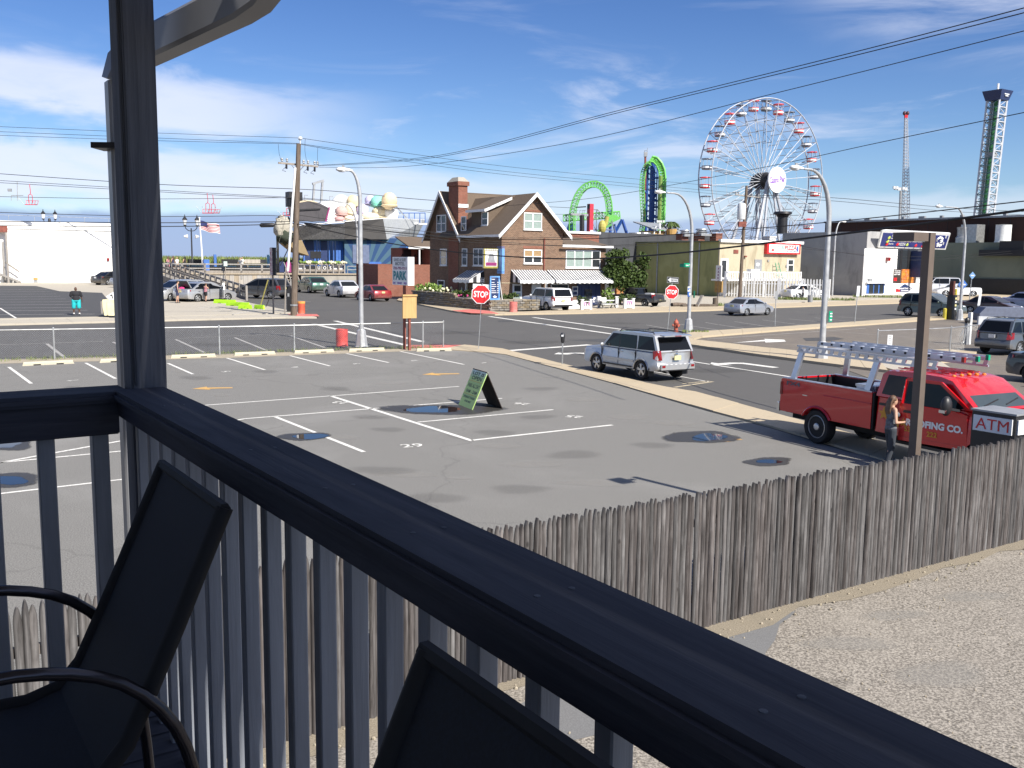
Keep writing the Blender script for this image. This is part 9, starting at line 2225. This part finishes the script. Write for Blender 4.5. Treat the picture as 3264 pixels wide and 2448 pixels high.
# people
def capsule(mb,a,b,ra,rb,n=10):
 a,b=Vector(a),Vector(b);d=(b-a);L=d.length;d.normalize()
 mb.tube([a-d*ra*.95,a-d*ra*.75,a-d*ra*.4,a,a.lerp(b,.5),b,b+d*rb*.4,b+d*rb*.75,b+d*rb*.95],[ra*.25,ra*.66,ra*.92,ra,(ra+rb)/2,rb,rb*.92,rb*.66,rb*.25],n)
def remesh(o,v,it=3):
 md=o.modifiers.new('remesh','REMESH');md.mode='VOXEL';md.voxel_size=v;md.use_smooth_shade=True
 sm_=o.modifiers.new('smooth','SMOOTH');sm_.iterations=it;sm_.factor=.5
def person(label,loc,rz,h,skin,hair,top,bottom,shoes,group=None,stance=.12,armL=None,armR=None,bulk=1.0,sleeve=.5,legs=.45,hairlen=0.0,vox=.022,sock=None,lean=0.0,bare_mid=False,female=False):
 k=h/1.7;t=thing('person',label,'person',loc,rot=Matrix.Rotation(rz,4,'Z')@Matrix.Diagonal((k,k,k,1)),group=group);v=vox
 bk=bulk;sh=.185*bk*(.90 if female else 1);hp=.10*(bk+.02)
 L=Vector((lean,0,0))
 hip=Vector((0,0,.90));ch=Vector((.01,0,1.22))+L*.5;sh_c=Vector((-.005,0,1.40))+L;neck=Vector((.005,0,1.47))+L;hd=Vector((.025,0,1.585))+L*1.1
 b=MB()
 b.ball(hip,(.115*bk,.165*bk,.13),14,10);b.ball(Vector((.0,0,1.07))+L*.3,(.10*bk,.135*bk,.16),14,10);b.ball(ch+Vector((0,0,.06)),(.115*bk,.17*bk,.17),14,10)
 capsule(b,(0,-sh*.8,sh_c.z-.01),(0,sh*.8,sh_c.z-.01),.062*bk,.062*bk)
 capsule(b,neck-Vector((0,0,.06)),neck+Vector((.01,0,.06)),.052,.048)
 b.ball(hd,(.093,.075,.118),14,12);b.ball(hd+Vector((.035,0,-.05)),(.06,.052,.06),12,8);b.ball(hd+Vector((.098,0,-.02)),(.018,.014,.026),6,5)
 for s in(-1,1):b.ball(hd+Vector((-.005,s*.076,-.01)),(.02,.012,.03),6,5)
 if female:
  for s in(-1,1):b.ball(ch+Vector((.085,s*.07,.04)),(.055,.06,.06),10,8)
 leg=[]
 for s in(-1,1):
  hj=Vector((0,s*hp*.95,.88));kn=Vector((.03+stance*s*.35,s*(hp+.01),.48));an=Vector((-.02+stance*s*.8,s*(hp+.02),.08));leg.append((hj,kn,an))
  capsule(b,hj,kn,.088*bk,.058*bk**.5);capsule(b,kn,an+Vector((0,0,.01)),.056*bk**.5,.036);b.ball(kn.lerp(an,.3)+Vector((-.02,0,0)),(.052*bk**.5,.05*bk**.5,.10),10,8)
  capsule(b,an-Vector((.02,0,.03)),an+Vector((.14,s*.02,-.045)),.036,.026)
 arms=[]
 for s,ap in((-1,armR),(1,armL)):
  sj=Vector((0,s*sh,sh_c.z-.02))+L*.2
  el,ha=ap if ap else((.02,s*(sh+.07),1.12),(.07,s*(sh+.09),.88));el,ha=Vector(el),Vector(ha);arms.append((sj,el,ha))
  capsule(b,sj,el,.048*bk**.6,.038*bk**.5);capsule(b,el,ha,.037*bk**.5,.025);d=(ha-el).normalized();u=d.orthogonal().normalized();w=d.cross(u)
  b.ball(ha+d*.045,(.034,.034,.048),8,6)
  for i in range(4):q=ha+d*.075+w*(.022*(i-1.5));capsule(b,q,q+d*(.05-.008*abs(i-1.5))-u*.012,.0105,.009,6)
  q=ha+d*.03+w*.03;capsule(b,q,q+d*.04+w*.025,.012,.010,6)
 bo=b.build('body',skin,t,fix=False);remesh(bo,v)
 c=MB();e=.014
 if top is not None:
  if not bare_mid:c.ball(Vector((.0,0,1.05))+L*.3,(.115*bk+e,.15*bk+e,.20),14,10);c.ball(hip+Vector((0,0,.04)),(.125*bk+e,.17*bk+e,.11),14,8)
  c.ball(ch+Vector((0,0,.05)),(.118*bk+e,.17*bk+e,.17 if not bare_mid else.11),14,10)
  if female:
   for s in(-1,1):c.ball(ch+Vector((.085,s*.07,.04)),(.06+e,.062+e,.062),10,8)
  if sleeve>0:
   capsule(c,(0,-sh*.8,sh_c.z-.015),(0,sh*.8,sh_c.z-.015),.062*bk+e*.8,.062*bk+e*.8)
   for sj,el,ha in arms:capsule(c,sj,sj.lerp(el,sleeve),.052*bk**.6+e*1.6,.05*bk**.6+e*2.0)
  else:
   for s in(-1,1):capsule(c,(.0,s*.10,1.30+L.z),(L.x,s*.095,sh_c.z+.02),.035,.028)
  o=c.build('shirt',top,t,fix=False);remesh(o,v*.9,2)
 c=MB();c.ball(hip+Vector((0,0,-.01)),(.12*bk+e,.17*bk+e,.12),14,10)
 for hj,kn,an in leg:
  full=legs>.9
  capsule(c,hj,hj.lerp(kn,min(1,legs*1.6)if not full else 1),.092*bk+e,(.062 if full else.082)*bk**.7+e*1.4)
  if full:capsule(c,kn,an+Vector((0,0,.02)),.058+e,.048+e)
 o=c.build('trousers'if legs>.9 else 'shorts',bottom,t,fix=False);remesh(o,v*.9,2)
 for hj,kn,an in leg:
  if sock is not None:MB().tube([an+Vector((0,0,-.03)),an+Vector((.0,0,.07))],[.05,.047],10).build('sock',sock,t,smooth=60)
  if shoes is not None:
   c=MB();c.ball(an+Vector((.05,0,-.045)),(.13,.05,.036),12,8);c.ball(an+Vector((-.02,0,-.03)),(.055,.045,.05),10,8);c.build('shoe',shoes,t,smooth=60)
 if hair is not None:
  c=MB();c.ball(hd+Vector((-.022,0,.028)),(.098,.088,.112),14,10)
  if hairlen>0:
   for j in range(9):
    y=-.075+.019*j;x=-.085+.3*(abs(y)**1.2)*.6;pts=[hd+Vector((x*.8,y,.06)),hd+Vector((x-.03,y*1.1,-.06)),hd+Vector((x-.05+.012*math.sin(j*2.1),y*1.15,-.06-hairlen*.55)),hd+Vector((x-.02+.02*math.sin(j*1.3),y*.9,-.06-hairlen))]
    c.tube(pts,[.03,.032,.026,.008],6)
  o=c.build('hair',hair,t,fix=False)
  if hairlen>0:remesh(o,.012,1)
  else:remesh(o,v,1)
 return t
gl=Vector((7.95,19.45,0))
person('girl with long brown hair in a dark tank top beside the red truck',gl,R(8),1.50,M['skin'],M['hairbr'],M['cloth_grey'],M['jeans'],M['shoe'],armR=((-.02,-.25,1.10),(.19,-.20,1.10)),armL=((.10,.22,1.16),(.26,.16,1.28)),sleeve=0,legs=1.0,hairlen=.32,vox=.013,female=True,bulk=.92)
hm_=G(245,1008);hman=(ZT(915,Vector((hm_.x,hm_.y,0)))-.07)*1.0
person('man in black t-shirt and aqua shorts standing in the far lot',(hm_.x,hm_.y,.07),R(118),hman,M['skind'],None,M['cloth_bk'],M['cloth_aqua'],M['shoe'],bulk=1.30,sleeve=.75,legs=.62,armL=((.04,.30,1.15),(.20,.20,1.02)),sock=M['cloth_wh'],stance=.05,vox=.02)
b=G(566,968);person('woman in navy top and shorts at the open boot',(b.x,b.y,.06),R(25),ZT(895,b)-.06,M['skin'],M['hairbk'],M['cloth_navy'],M['cloth_navy'],M['shoe'],sleeve=0,legs=.40,armL=((.10,.20,1.15),(.25,.12,1.0)),female=True,bulk=.95,stance=.10,lean=.03)
b=G(656,964);person('woman in patterned top and black shorts at the open car door',(b.x,b.y,.06),R(62),ZT(903,b)-.06,M['skin'],M['hairbr'],M['cloth_pink'],M['cloth_bk'],M['shoe'],sleeve=0,legs=.40,armL=((.12,.26,1.20),(.24,.10,1.30)),armR=((.12,-.26,1.20),(.24,-.10,1.30)),female=True,bulk=1.0,hairlen=.0,lean=.06)
zbw=P(640,868,132).z
for px,yt,Yb,lb,tp_,bt,hr2,hg in((535,815,131,'woman with long dark hair walking on the boardwalk, leftmost',M['cloth_pink'],M['cloth_pink'],M['hairbr'],.2),(551,813,132,'tall woman in dark top on the boardwalk',M['cloth_navy'],M['cloth_bk'],M['hairbr'],.25),(564,817,131,'person in white top on the boardwalk',M['cloth_wh'],M['tan'],M['hairbl'],0),(588,816,134,'woman in black swimwear alone on the boardwalk',M['cloth_bk'],M['cloth_bk'],M['hairbk'],.15),(765,819,135,'person in dark dress of the couple on the boardwalk',M['cloth_grey'],M['cloth_bk'],M['hairbl'],0),(771,817,136,'man in white shirt of the couple on the boardwalk',M['cloth_wh'],M['cloth_bk'],M['hairbl'],0)):
 q=P(px,yt,Yb);hh=q.z-zt-.15
 person(lb,(q.x,q.y,zt+.02),R(150 if px<700 else-60),max(1.5,hh),M['skin'],hr2,tp_,bt,None,sleeve=.5 if px>700 or px==564 else 0,legs=.4 if px<700 else 1.0,hairlen=hg,vox=.035,female=px<700)
q=P(2555,926,112);person('person with dark hair in white top behind the white pickets',(q.x+.2,q.y,0),R(200),max(1.6,q.z),M['skin'],M['hairbk'],M['cloth_wh'],M['jeans'],None,sleeve=.5,legs=1.0,vox=.03)
